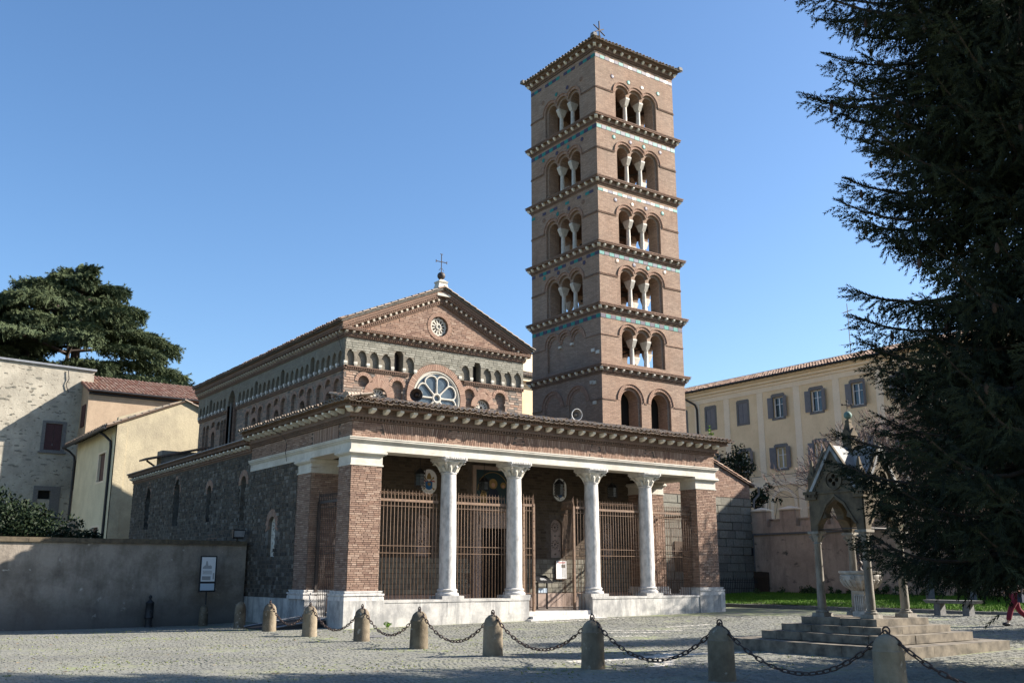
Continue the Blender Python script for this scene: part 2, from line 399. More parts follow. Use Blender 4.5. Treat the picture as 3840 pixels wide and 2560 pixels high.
class MB:
    def __init__(s):
        s.V = []; s.F = []; s.A = []
    def add(s, vs, fs, a=None):
        b = len(s.V)
        s.V.extend([tuple(v) for v in vs])
        s.F.extend([tuple(b + i for i in f) for f in fs])
        s.A.extend([a if a is not None else 0.0] * len(fs))
    def hexa(s, p, a=None):
        s.add(p, [(0, 3, 2, 1), (4, 5, 6, 7), (0, 1, 5, 4), (1, 2, 6, 5), (2, 3, 7, 6), (3, 0, 4, 7)], a)
    def box(s, x0, x1, y0, y1, z0, z1, a=None):
        s.hexa([(x0, y0, z0), (x1, y0, z0), (x1, y1, z0), (x0, y1, z0), (x0, y0, z1), (x1, y0, z1), (x1, y1, z1), (x0, y1, z1)], a)
    def taper(s, cx, cy, a0, b0, z0, a1, b1, z1):
        s.hexa([(cx - a0, cy - b0, z0), (cx + a0, cy - b0, z0), (cx + a0, cy + b0, z0), (cx - a0, cy + b0, z0),
                (cx - a1, cy - b1, z1), (cx + a1, cy - b1, z1), (cx + a1, cy + b1, z1), (cx - a1, cy + b1, z1)])
    def prism(s, pts, vec, a=None):
        n = len(pts); v = Vector(vec)
        q = [Vector(p) for p in pts]
        s.add(q + [p + v for p in q], [tuple(range(n))[::-1], tuple(range(n, 2 * n))] + [(i, (i + 1) % n, n + (i + 1) % n, n + i) for i in range(n)], a)
    def poly(s, pts, a=None):
        s.add(pts, [tuple(range(len(pts)))], a)
    def lathe(s, c, prof, n=16, ang0=0, ang=2 * PI):
        c = Vector(c); vs = []; fs = []
        full = abs(ang - 2 * PI) < 1e-6
        m = n if full else n + 1
        for r, z in prof:
            for i in range(m):
                t = ang0 + ang * i / n
                vs.append(c + Vector((r * math.cos(t), r * math.sin(t), z)))
        for j in range(len(prof) - 1):
            for i in range(n):
                k = (i + 1) % m
                fs.append((j * m + i, j * m + k, (j + 1) * m + k, (j + 1) * m + i))
        if full:
            fs.append(tuple(range(n))[::-1]); fs.append(tuple((len(prof) - 1) * m + i for i in range(n)))
        s.add(vs, fs)
    def tube(s, path, rad, n=6, cap=True, closed=False, a=None):
        path = [Vector(p) for p in path]
        if not hasattr(rad, '__len__'):
            rad = [rad] * len(path)
        vs = []; fs = []; k = len(path)
        up = None
        for i, p in enumerate(path):
            if closed:
                d = path[(i + 1) % k] - path[i - 1]
            else:
                d = path[min(i + 1, k - 1)] - path[max(i - 1, 0)]
            if d.length < 1e-9:
                d = Vector((0, 0, 1))
            d.normalize()
            if up is None:
                up = Vector((0, 0, 1)) if abs(d.z) < 0.9 else Vector((1, 0, 0))
            x = d.cross(up)
            if x.length < 1e-6:
                x = d.orthogonal()
            x.normalize(); y = d.cross(x); y.normalize(); up = -y if False else x.cross(d)
            for j in range(n):
                t = 2 * PI * j / n
                vs.append(p + (x * math.cos(t) + y * math.sin(t)) * rad[i])
        for i in range(k if closed else k - 1):
            i2 = (i + 1) % k
            for j in range(n):
                j2 = (j + 1) % n
                fs.append((i * n + j, i * n + j2, i2 * n + j2, i2 * n + j))
        if cap and not closed:
            fs.append(tuple(range(n))[::-1]); fs.append(tuple((k - 1) * n + j for j in range(n)))
        s.add(vs, fs, a)
    def sphere(s, c, r, n=12, m=8, sz=1.0):
        prof = [(max(r * math.sin(PI * i / m), 0.001), -r * sz * math.cos(PI * i / m)) for i in range(m + 1)]
        s.lathe(c, prof, n)
    def build(s, name, mat, parent=None, kind=None, smooth=False, rnd=False):
        me = bpy.data.meshes.new(name)
        me.from_pydata(s.V, [], s.F)
        me.update()
        set_uv(me)
        if rnd:
            at = me.attributes.new('rnd', 'FLOAT', 'FACE')
            at.data.foreach_set('value', np.array(s.A, np.float32))
        return finish(me, name, mat, parent, kind, smooth)
def finish(me, name, mat, parent=None, kind=None, smooth=False):
    if parent is not None:
        o = wloc(parent)
        if o.length > 0:
            me.transform(Matrix.Translation(-o))
    me.materials.append(mat)
    if smooth:
        me.shade_smooth()
        try:
            me.set_sharp_from_angle(angle=math.radians(42))
        except Exception:
            pass
    ob = bpy.data.objects.new(name, me)
    COL.objects.link(ob)
    if parent is not None:
        ob.parent = parent
    if kind:
        ob['kind'] = kind
    return ob
def build_np(name, V, F, mat, parent=None, kind=None, rnd=None, uv=True):
    """V (n,3) float array, F (m,k) int array"""
    me = bpy.data.meshes.new(name)
    V = np.asarray(V, np.float32); F = np.asarray(F, np.int32)
    m, k = F.shape
    me.vertices.add(len(V)); me.vertices.foreach_set('co', V.ravel())
    me.loops.add(m * k); me.loops.foreach_set('vertex_index', F.ravel())
    me.polygons.add(m)
    me.polygons.foreach_set('loop_start', np.arange(0, m * k, k, dtype=np.int32))
    me.polygons.foreach_set('loop_total', np.full(m, k, np.int32))
    me.update(calc_edges=True)
    me.shade_flat()
    if uv:
        set_uv(me)
    if rnd is not None:
        at = me.attributes.new('rnd', 'FLOAT', 'FACE')
        at.data.foreach_set('value', np.asarray(rnd, np.float32))
    return finish(me, name, mat, parent, kind)
def tag(o, label, cat, group=None):
    o['label'] = label; o['category'] = cat
    if group:
        o['group'] = group
    return o
def thing(name, label, cat, loc=(0, 0, 0), group=None):
    o = bpy.data.objects.new(name, None)
    o.empty_display_size = 0.3
    COL.objects.link(o); o.location = loc
    return tag(o, label, cat, group)
def inst(src, name, parent, loc, rot=None, scale=None):
    """an object sharing src's mesh; loc in world space"""
    o = bpy.data.objects.new(name, src)
    COL.objects.link(o)
    p = Vector(loc)
    if parent is not None:
        p = p - wloc(parent); o.parent = parent
    o.location = p
    if rot is not None:
        o.rotation_euler = rot
    if scale is not None:
        o.scale = scale
    return o
def proto(mb, name, mat, smooth=False):
    """mesh data only, around the origin"""
    me = bpy.data.meshes.new(name)
    me.from_pydata(mb.V, [], mb.F); me.update(); set_uv(me)
    me.materials.append(mat)
    if smooth:
        me.shade_smooth()
    return me
def copy_thing(root, loc, label=None, group=None, rotz=None):
    r = root.copy(); COL.objects.link(r); r.location = loc
    if rotz is not None:
        r.rotation_euler = (0, 0, rotz)
    if label: r['label'] = label
    if group: r['group'] = group
    for ch in list(root.children):
        c = ch.copy(); COL.objects.link(c); c.parent = r
        for g in ch.children:
            d = g.copy(); COL.objects.link(d); d.parent = c
    return r

class Frame:
    """a vertical plane: u along the wall, z up, d outwards"""
    def __init__(s, O, U, N):
        s.O = Vector(O); s.U = Vector(U); s.N = Vector(N)
        s.flip = s.U.cross(Vector((0, 0, 1))).dot(s.N) < 0
    def p(s, u, z, d=0.0):
        return s.O + s.U * u + s.N * d + Vector((0, 0, z))
    def box(s, mb, u0, u1, z0, z1, d0, d1, a=None):
        q = [s.p(u0, z0, d1), s.p(u1, z0, d1), s.p(u1, z0, d0), s.p(u0, z0, d0), s.p(u0, z1, d1), s.p(u1, z1, d1), s.p(u1, z1, d0), s.p(u0, z1, d0)]
        if s.flip:
            q = [q[1], q[0], q[3], q[2], q[5], q[4], q[7], q[6]]
        mb.hexa(q, a)
    def prism(s, mb, pts, d0, d1, a=None):
        mb.prism([s.p(u, z, d0) for u, z in pts], s.N * (d1 - d0), a)
    def shift(s, d):
        return Frame(s.O + s.N * d, s.U, s.N)
def arch(c, w, zb, zs, n=10, tip=None):
    """outline of an arched opening, half width w; tip makes it pointed"""
    pts = [(c - w, zb), (c + w, zb), (c + w, zs)]
    if tip is None:
        for i in range(1, n):
            t = PI * i / n
            pts.append((c + w * math.cos(t), zs + w * math.sin(t)))
    else:
        h = tip - zs
        for i in range(1, 5):
            t = i / 5
            pts.append((c + w * (1 - t ** 1.6), zs + h * math.sin(t * PI / 2) ** 0.95 * (0.82 + 0.18 * t)))
        pts.append((c, tip))
        for i in range(4, 0, -1):
            t = i / 5
            pts.append((c - w * (1 - t ** 1.6), zs + h * math.sin(t * PI / 2) ** 0.95 * (0.82 + 0.18 * t)))
    pts.append((c - w, zs))
    return pts
def trifora(cs, w, zb, zs, n=8):
    pts = [(cs[0] - w, zb), (cs[-1] + w, zb)]
    for c in cs[::-1]:
        pts.append((c + w, zs))
        for i in range(1, n):
            t = PI * i / n
            pts.append((c + w * math.cos(t), zs + w * math.sin(t)))
        pts.append((c - w, zs))
    return pts
def circle(c, z, r, n=24):
    return [(c + r * math.cos(2 * PI * i / n), z + r * math.sin(2 * PI * i / n)) for i in range(n)]
def DBG_AREA(o, hs, tris, flat):
    sh = lambda p: abs(sum(p[i][0] * p[(i + 1) % len(p)][1] - p[(i + 1) % len(p)][0] * p[i][1] for i in range(len(p))) / 2)
    A = sum(abs((flat[b] - flat[a]).cross(flat[c] - flat[a]).z) / 2 for a, b, c in tris); B = sh(o) - sum(sh(h) for h in hs)
    if abs(A - B) > .01 * abs(B) + .002:
        import traceback
        print('PANEL', round(A, 3), round(B, 3), traceback.extract_stack()[-3].lineno)
def panel(mb, fr, outline, holes=(), d=0.0):
    """flat face with holes; holes is a list of point lists"""
    loops = [[Vector((u, z, 0)) for u, z in outline]] + [[Vector((u, z, 0)) for u, z in h] for h in holes]
    tris = tessellate_polygon(loops)
    flat = [p for lp in loops for p in lp]
    DBG_AREA(outline, holes, tris, flat)
    vs = [fr.p(p.x, p.y, d) for p in flat]
    fs = []
    for t in tris:
        a, b, c = (flat[i] for i in t)
        ccw = (b - a).cross(c - a).z > 0
        if ccw == fr.flip:
            t = t[::-1]
        fs.append(tuple(t))
    mb.add(vs, fs)
def reveal(mb, fr, hole, d0, d1):
    n = len(hole)
    vs = [fr.p(u, z, d0) for u, z in hole] + [fr.p(u, z, d1) for u, z in hole]
    mb.add(vs, [(i, (i + 1) % n, n + (i + 1) % n, n + i) for i in range(n)])
def ring(mb, fr, c, z, r0, r1, d0, d1, a0=0.0, a1=PI, n=14, gap=0.08):
    """voussoirs: one block per piece of the arch"""
    for i in range(n):
        t0 = a0 + (a1 - a0) * (i + gap / 2) / n; t1 = a0 + (a1 - a0) * (i + 1 - gap / 2) / n
        pts = [(c + r0 * math.cos(t0), z + r0 * math.sin(t0)), (c + r1 * math.cos(t0), z + r1 * math.sin(t0)),
               (c + r1 * math.cos(t1), z + r1 * math.sin(t1)), (c + r0 * math.cos(t1), z + r0 * math.sin(t1))]
        fr.prism(mb, pts, d0, d1, R.random())
def inpoly(u, z, poly):
    c = False; n = len(poly); j = n - 1
    for i in range(n):
        a, b = poly[i], poly[j]
        if (a[1] > z) != (b[1] > z) and u < (b[0] - a[0]) * (z - a[1]) / (b[1] - a[1]) + a[0]:
            c = not c
        j = i
    return c
def courses(u0, u1, z0, z1, bw, bh, j=0.012, vary=0.25, holes=(), clip=None, zj=0.0):
    """rectangles of a running bond"""
    out = []
    nz = max(1, round((z1 - z0) / bh)); h = (z1 - z0) / nz
    for k in range(nz):
        u = u0 - (bw * 0.5 if k % 2 else 0.0) - R.random() * bw * 0.25
        while u < u1 - 0.01:
            w = bw * (1 + R.uniform(-vary, vary))
            a, b = max(u, u0), min(u + w, u1)
            u += w
            if b - a < 0.03:
                continue
            zz0 = z0 + k * h + j / 2 + R.uniform(0, zj); zz1 = z0 + (k + 1) * h - j / 2 - R.uniform(0, zj)
            uc, zc = (a + b) / 2, (zz0 + zz1) / 2
            if any(inpoly(uc, zc, hh) or inpoly(a + .02, zc, hh) or inpoly(b - .02, zc, hh) for hh in holes):
                continue
            if clip and not clip(uc, zc):
                continue
            out.append((a + j / 2, b - j / 2, zz0, zz1))
    return out
def blocks(name, fr, rects, proud, mat, parent, jit=0.006, own=0, piece='brick'):
    """the first `own` rects become objects of their own, the rest one joined part"""
    rects = list(rects)
    if own:
        mb = MB(); mb.box(-.5, .5, -.5, .5, -.5, .5)
        me = proto(mb, piece, mat)
        for (a, b, z0, z1) in rects[:own]:
            d = proud + R.uniform(-jit, jit)
            c = fr.p((a + b) / 2, (z0 + z1) / 2, d / 2 - 0.01)
            t = fr.U
            sx, sy = (b - a, d + 0.02) if abs(t.x) > 0.5 else (d + 0.02, b - a)
            inst(me, piece, parent, c, scale=(sx, sy, z1 - z0))
        rects = rects[own:]
    if not rects:
        return None
    r = np.array(rects, np.float64)
    n = len(r)
    d = proud + NR.uniform(-jit, jit, n)
    O = np.array(fr.O); U = np.array(fr.U); N = np.array(fr.N); Z = np.array((0, 0, 1.))
    def P(u, z, dd):
        return O + u[:, None] * U + dd[:, None] * N + z[:, None] * Z
    z0 = np.zeros(n)
    a, b, lo, hi = r.T
    if fr.flip:
        a, b = b, a
    V = np.stack([P(a, lo, d), P(b, lo, d), P(b, hi, d), P(a, hi, d), P(a, lo, z0), P(b, lo, z0), P(b, hi, z0), P(a, hi, z0)], 1).reshape(-1, 3)
    f = np.array([(0, 1, 2, 3), (0, 4, 5, 1), (1, 5, 6, 2), (2, 6, 7, 3), (3, 7, 4, 0)])
    F = (np.arange(n)[:, None, None] * 8 + f[None]).reshape(-1, 4)
    return build_np(name, V, F, mat, parent, 'stuff', np.repeat(NR.rand(n), 5))
def skew_blocks(name, fr, quads, proud, mat, parent, own=0, piece='brick'):
    """blocks given by 4 (u,z) corners, for flat arches"""
    for q in quads[:own]:
        mb = MB(); fr.prism(mb, q, -0.01, proud + R.uniform(-.004, .004), R.random())
        mb.build(piece, mat, parent, rnd=True)
    mb = MB()
    for q in quads[own:]:
        fr.prism(mb, q, -0.01, proud + R.uniform(-.004, .004), R.random())
    if mb.V:
        mb.build(name, mat, parent, 'stuff', rnd=True)
# --- roof tiles: half-round cover tile pointing down the slope along -Y
def tile_mesh(mat, w=0.2, L=0.45, n=5):
    mb = MB()
    vs = []
    for (y, s, th) in ((0, 1.0, 0), (L, 0.82, 0)):
        for i in range(n + 1):
            t = PI * i / n
            vs.append((math.cos(t) * w / 2 * s, y, math.sin(t) * w / 2 * s * 0.8))
    for (y, s) in ((0, 0.84), ):
        for i in range(n + 1):
            t = PI * i / n
            vs.append((math.cos(t) * w / 2 * s, y, math.sin(t) * w / 2 * s * 0.8))
    fs = []
    k = n + 1
    for i in range(n):
        fs.append((i, i + 1, k + i + 1, k + i))
        fs.append((i + 1, i, 2 * k + i, 2 * k + i + 1))
    mb.add(vs, fs)
    return proto(mb, 'roof_tile', mat)
def pan_mesh(mat, w=0.22, L=0.45):
    mb = MB()
    vs = []
    for y in (0, L):
        for i in range(4):
            t = PI + PI * i / 3
            vs.append((math.cos(t) * w / 2, y, math.sin(t) * w / 2 * 0.45))
    for i in range(4):
        t = PI + PI * i / 3
        vs.append((math.cos(t) * w / 2, 0, math.sin(t) * w / 2 * 0.45 - 0.02))
    fs = []
    for i in range(3):
        fs.append((i, i + 1, 5 + i, 4 + i)); fs.append((i + 1, i, 8 + i, 9 + i))
    mb.add(vs, fs)
    return proto(mb, 'roof_tile', mat)
def join_insts(name, me, mats4, mat, parent):
    """many copies of mesh `me` joined in one part"""
    co = np.empty(len(me.vertices) * 3, np.float32); me.vertices.foreach_get('co', co); co = co.reshape(-1, 3)
    fs = np.array([list(p.vertices) for p in me.polygons], np.int32)
    Vs = []; Fs = []
    for i, M in enumerate(mats4):
        A = np.array(M)
        Vs.append(co @ A[:3, :3].T + A[:3, 3]); Fs.append(fs + i * len(co))
    n = len(mats4)
    return build_np(name, np.concatenate(Vs), np.concatenate(Fs), mat, parent, 'stuff', np.repeat(NR.rand(n), len(fs)))
def tile_rows(parent, origin, along, down_rotz, slope, n, pitch, rows, mat, own, rowlen=0.36, w=0.2, jit=0.012, pans=True):
    """rows of tiles; origin at the eave, `along` the eave, slope in radians, own = number that are parts.
    down_rotz turns local -Y to the downhill direction."""
    cov = tile_mesh(mat, w); pan = pan_mesh(mat, pitch * 1.05)
    A = Vector(along); up = Vector((-math.sin(down_rotz), math.cos(down_rotz), 0)) * math.cos(slope) + Vector((0, 0, math.sin(slope)))
    rest_c = []; rest_p = []; k = 0
    for r in range(rows):
        for i in range(n):
            p = Vector(origin) + A * (pitch * (i + 0.5)) + up * (rowlen * r) + Vector((0, 0, R.uniform(-jit, jit)))
            rot = (slope - 0.05 + R.uniform(-.02, .02), 0, down_rotz + R.uniform(-.04, .04))
            p += up * R.uniform(-.02, .02)
            if k < own:
                inst(cov, 'roof_tile', parent, p, rot)
                k += 1
            else:
                rest_c.append(Matrix.Translation(p) @ (Matrix.Rotation(rot[2], 4, 'Z') @ Matrix.Rotation(rot[0], 4, 'X')))
            if pans and r < rows:
                q = p + A * (pitch / 2) - Vector((0, 0, 0.0)) + up * (-0.03)
                rest_p.append(Matrix.Translation(q) @ (Matrix.Rotation(down_rotz, 4, 'Z') @ Matrix.Rotation(slope - .05, 4, 'X')))
    if rest_c:
        join_insts('roof_tile_rows', cov, rest_c, mat, parent)
    if rest_p:
        join_insts('pan_tile_rows', pan, rest_p, mat, parent)
def bracket_mesh(mat, w=0.15, h=0.22, d=0.32):
    mb = MB()
    prof = [(0, 0), (-d * 0.45, h * 0.1), (-d * 0.8, h * 0.42), (-d, h * 0.55), (-d, h), (0, h)]
    mb.prism([(-w / 2, y, z) for y, z in prof], (w, 0, 0))
    return proto(mb, 'bracket', mat)
def dentils(mb, fr, u0, u1, z0, z1, d, pitch, fill=0.5, saw=False):
    n = max(1, int(round((u1 - u0) / pitch))); p = (u1 - u0) / n
    for i in range(n):
        a = u0 + p * i
        if saw:
            fr_pts = [fr.p(a + p * .08, z0, 0), fr.p(a + p / 2, z0, d), fr.p(a + p * .92, z0, 0)]
            mb.prism(fr_pts, (0, 0, z1 - z0))
        else:
            fr.box(mb, a + p * (1 - fill) / 2, a + p * (1 + fill) / 2, z0, z1, 0, d)
def ground_z(x, y):
    """the piazza tilts very slightly"""
    z = 0.0095 * min(max(x, 0), 22) + 0.005 * min(max(-y - 2, 0), 22)
    if y > 0:
        s = min(max((2.0 - x) / 4.0, 0), 1)
        z -= 0.022 * min(y, 10) * s
    return z

# ================================================================== PORTICO
FF = Frame((0, 0.06, 0), (1, 0, 0), (0, -1, 0))       # front plane
FL = Frame((0.06, 0, 0), (0, 1, 0), (-1, 0, 0))       # left plane
FLOOR = 0.38
portico = thing('portico', 'brick and marble portico with four columns and iron grilles across the church front', 'portico', (9.1, 2.3, 0))
PR = portico
# podium
mb = MB()
mb.box(-0.02, 7.62, -0.02, 0.84, -0.5, 0.88)
mb.box(10.72, 18.2, -0.02, 0.84, -0.5, 0.88)
mb.box(-0.02, 0.84, 0.84, 1.2, -0.6, 0.88)
mb.box(17.3, 18.2, 0.84, 4.5, -0.5, 0.88)
for (a, b, y0, y1) in ((-.07, 1.46, -.07, 1.2), (16.72, 18.27, -.07, 1.2)):
    mb.box(a, b, y0, y1, -0.5, 0.882)
mb.box(-0.05, 7.64, -0.055, 0.8, 0.80, 0.886); mb.box(10.70, 18.22, -0.055, 0.8, 0.80, 0.886)
pod = mb.build('podium', TRAV, PR)
for (a, b) in ((1.47, 7.615), (10.725, 16.71)):
    for (za, zb) in ((-.2, .30), (.303, .797)):
        u = a
        while u < b - .05:
            u2 = min(u + R.uniform(1.1, 1.75), b)
            if b - u2 < .4: u2 = b
            m_ = MB(); m_.box(u + .002, u2 - .002, -.034 + R.uniform(-.005, .005), .02, za, zb); m_.build('podium_slab', TRAV, pod); u = u2
mb = MB()
mb.box(-0.02, 0.84, 3.2, 4.72, -0.7, 0.88)
mb.box(0.0, 0.84, 4.72, 9.5, -0.7, 0.88)
mb.build('side_podium', TRAV, PR)
mb = MB()
mb.box(7.64, 10.70, -0.24, 0.5, -0.3, 0.22)
mb.box(7.64, 10.70, 0.06, 0.8, 0.22, FLOOR - 0.004)
mb.box(7.3, 11.0, -0.55, -0.242, -0.3, 0.12)
mb.build('entrance_step', MARBLEG, PR)
mb = MB(); mb.box(0.86, 17.28, 0.82, 4.48, 0.0, FLOOR); mb.build('floor', FLOORM, PR)

def pillar(x0, x1, y0, y1, own=0, faces=('f', 'l')):
    mb = MB(); mb.box(x0, x1, y0, y1, 1.18, 5.44)
    p = mb.build('pillar', MORTAR, PR)
    mb = MB()
    for g, za, zb in ((.15, .88, 1.0), (.13, 1.0, 1.05), (.16, 1.05, 1.11), (.09, 1.11, 1.155), (.11, 1.155, 1.2)):
        mb.box(x0 - g, x1 + g, y0 - g, y1 + g, za, zb)
    mb.build('pillar_base', MARBLEG, p)
    mb = MB()
    mb.box(x0 - .04, x1 + .04, y0 - .04, y1 + .04, 5.42, 5.47)
    mb.box(x0 - .012, x1 + .012, y0 - .012, y1 + .012, 5.47, 5.80)
    for g, za, zb in ((.06, 5.78, 5.81), (.11, 5.81, 5.845), (.14, 5.845, 5.905), (.11, 5.905, 5.948)):
        mb.box(x0 - g, x1 + g, y0 - g, y1 + g, za, zb)
    mb.build('pillar_capital', MARBLE, p)
    if 'f' in faces:
        blocks('brick_courses', Frame((0, y0, 0), (1, 0, 0), (0, -1, 0)), courses(x0, x1, 1.2, 5.42, .25, .07, j=.017), .016, PBRICK, p, own=own, jit=.005)
    if 'l' in faces:
        blocks('side_brick_courses', Frame((x0, 0, 0), (0, 1, 0), (-1, 0, 0)), courses(y0, y1, 1.2, 5.42, .25, .07, j=.017), .016, PBRICK, p, jit=.005)
    return p
pillar(.08, 1.28, .08, 1.02, own=300)
pillar(16.88, 18.12, .08, 1.02)
pillar(.08, 1.26, 3.36, 4.55)
pillar(16.88, 18.12, 3.4, 4.48)
# columns
def column(cx):
    t = MB()
    t.lathe((cx, .4, 0), [(.315, 1.24), (.305, 1.5), (.31, 2.8), (.29, 4.6), (.275, 5.34), (.30, 5.36), (.305, 5.40), (.27, 5.425)], 28)
    c = t.build('column', MARBLEG, PR, smooth=True)
    t = MB()
    t.box(cx - .46, cx + .46, -.03, .86, .882, 1.0)
    t.build('column_plinth', TRAV, c)
    t = MB()
    t.lathe((cx, .4, 0), [(.42, 1.0), (.43, 1.04), (.415, 1.09), (.36, 1.11), (.345, 1.15), (.37, 1.17), (.375, 1.21), (.335, 1.24)], 28)
    t.build('column_base', MARBLEG, c, smooth=True)
    t = MB()
    t.lathe((cx, .4, 0), [(.27, 5.42), (.29, 5.5), (.33, 5.6), (.40, 5.70), (.45, 5.78)], 20)
    for k in range(8):                      # leaves and corner volutes
        a = PI / 4 * k + PI / 8
        if k % 2 == 0:
            pass
        d = Vector((math.cos(a), math.sin(a), 0)); c0 = Vector((cx, .4, 0))
        t.tube([c0 + d * .27 + Vector((0, 0, 5.44)), c0 + d * .31 + Vector((0, 0, 5.54)), c0 + d * .39 + Vector((0, 0, 5.62)), c0 + d * .40 + Vector((0, 0, 5.57))], [.075, .08, .06, .03], 6)
    for sx in (-1, 1):
        for sy in (-1, 1):
            d = Vector((sx, sy, 0)).normalized(); c0 = Vector((cx, .4, 0))
            t.tube([c0 + d * .3 + Vector((0, 0, 5.52)), c0 + d * .42 + Vector((0, 0, 5.68)), c0 + d * .56 + Vector((0, 0, 5.78)), c0 + d * .60 + Vector((0, 0, 5.72)), c0 + d * .55 + Vector((0, 0, 5.69))], [.05, .06, .05, .04, .02], 6)
    t.build('column_capital', MARBLE, c, smooth=True)
    t = MB()
    # abacus with hollow sides and a beaded upper moulding
    def ab(h, z0, z1, dip):
        pts = []
        for (ax, ay) in ((-1, -1), (1, -1), (1, 1), (-1, 1)):
            pts.append((ax * h, ay * h))
            nx, ny = {(-1, -1): (1, -1), (1, -1): (1, 1), (1, 1): (-1, 1), (-1, 1): (-1, -1)}[(ax, ay)]
            for s in (.3, .5, .7):
                x, y = ax * h + (nx - ax) * h * s, ay * h + (ny - ay) * h * s
                k = 1 - dip * (1 - abs(s - .5) * 2)
                pts.append((x * (k if abs(x) >= h - 1e-6 or abs(nx - ax) < 1e-6 else 1), y * (k if abs(ny - ay) < 1e-6 else 1)))
        t.prism([(cx + x, .4 + y, z0) for x, y in pts], (0, 0, z1 - z0))
    ab(.46, 5.78, 5.835, .16)
    ab(.50, 5.835, 5.86, .1)
    t.box(cx - .5, cx + .5, -.1, .9, 5.862, 5.948)
    for k in range(12):
        t.box(cx - .47 + k * .08, cx - .42 + k * .08, -.125, -.1, 5.875, 5.94)
    t.build('column_abacus', MARBLEG, c)
for cx in (4.24, 7.22, 11.12, 14.12):
    column(cx)
# architrave
mb = MB()
for (g, za, zb) in ((.02, 5.95, 6.22), (.045, 6.22, 6.25), (.075, 6.25, 6.30), (.12, 6.30, 6.36), (.14, 6.36, 6.40)):
    mb.box(.06 - g, 18.12 + g, .06 - g, .86, za, zb)
    mb.box(.06 - g, .86, .862, 9.5, za, zb)
    mb.box(17.3, 18.12 + g, .862, 4.48, za, zb)
mb.build('architrave', MARBLE, PR)
# frieze
mb = MB()
mb.box(.08, 18.1, .08, .84, 6.402, 6.96); mb.box(.08, .84, .842, 9.5, 6.402, 6.96); mb.box(17.3, 18.1, .842, 4.5, 6.402, 6.96)
frz = mb.build('frieze', MORTAR, PR)
F2 = Frame((0, .08, 0), (1, 0, 0), (0, -1, 0)); F2L = Frame((.08, 0, 0), (0, 1, 0), (-1, 0, 0))
zones = [(1.38, 3.86), (4.62, 6.86), (7.6, 10.74), (11.5, 13.74), (14.5, 16.8)]
zt0, zt1 = 6.41, 6.945
quads = []; horiz = []
def sk(u, z, zn):
    m = (zn[0] + zn[1]) / 2; hw = (zn[1] - zn[0]) / 2
    return u + (u - m) / hw * 0.16 * (z - zt0) / (zt1 - zt0)
for zn in zones:
    n = int((zn[1] - zn[0]) / .078)
    for i in range(n):
        a = zn[0] + (zn[1] - zn[0]) * (i + .14) / n; b = zn[0] + (zn[1] - zn[0]) * (i + .86) / n
        zm = zt0 + (zt1 - zt0) * R.choice((.35, .5, .6, .48))
        for (za, zb) in ((zt0, zm - .006), (zm + .006, zt1)):
            quads.append([(sk(a, za, zn), za), (sk(b, za, zn), za), (sk(b, zb, zn), zb), (sk(a, zb, zn), zb)])
def notzone(u, z):
    return not any(sk(zn[0], z, zn) - .03 < u < sk(zn[1], z, zn) + .03 for zn in zones)
quads.sort(key=lambda q: q[0][0])
skew_blocks('flat_arch_bricks', F2, quads, .016, PBRICK, frz, own=150)
blocks('frieze_bricks', F2, courses(.08, 18.1, zt0, zt1, .22, .066, clip=notzone), .016, PBRICK, frz, own=60)
zl = (1.15, 3.3)
blocks('side_frieze_bricks', F2L, courses(.08, 9.5, zt0, zt1, .25, .068, clip=lambda u, z: not zl[0] - .1 < u < zl[1] + .1), .014, PBRICK, frz)
q = []
for i in range(31):
    a = zl[0] + (zl[1] - zl[0]) * (i + .08) / 31; b = zl[0] + (zl[1] - zl[0]) * (i + .92) / 31
    q.append([(a, zt0), (b, zt0), (b, zt1), (a, zt1)])
skew_blocks('side_flat_arch_bricks', F2L, q, .014, PBRICK, frz)
# cornice
mb = MB()
X1, Y1 = 18.1, 9.5
for (g, za, zb) in ((.07, 6.962, 7.01), (.05, 7.01, 7.09), (.17, 7.09, 7.16), (.15, 7.16, 7.40), (.50, 7.40, 7.44), (.44, 7.44, 7.52), (.56, 7.52, 7.58)):
    mb.box(.08 - g, X1 + g, .08 - g, Y1 if g < .3 else Y1 + .1, za, zb)
dentils(mb, F2.shift(.05), .08, X1, 7.012, 7.088, .08, .13, .5)
dentils(mb, F2L.shift(.05), .08, Y1, 7.012, 7.088, .08, .13, .5)
dentils(mb, F2.shift(.44), -.36, X1 + .44, 7.442, 7.518, .07, .115, .5)
dentils(mb, F2L.shift(.44), -.36, Y1, 7.442, 7.518, .07, .115, .5)
cor = mb.build('cornice', CORN, PR)
BR = bracket_mesh(BRACKET, .15, .165, .30)
nb = 33
for i in range(nb):
    x = .12 + (17.98 - .12) * i / (nb - 1)
    inst(BR, 'bracket', cor, (x, -.07 + R.uniform(-.02, .01), 7.225), (0, 0, R.uniform(-.05, .05)), (R.uniform(.85, 1.15), R.uniform(.9, 1.03), 1))
for i in range(17):
    y = .5 + 9.0 * i / 16
    inst(BR, 'bracket', cor, (-.07, y, 7.225), (0, 0, -PI / 2 + R.uniform(-.06, .06)), (R.uniform(.85, 1.15), 1, R.uniform(.9, 1)))
inst(BR, 'bracket', cor, (-.06, -.06, 7.225), (0, 0, -PI / 4), (1.2, 1.25, 1))
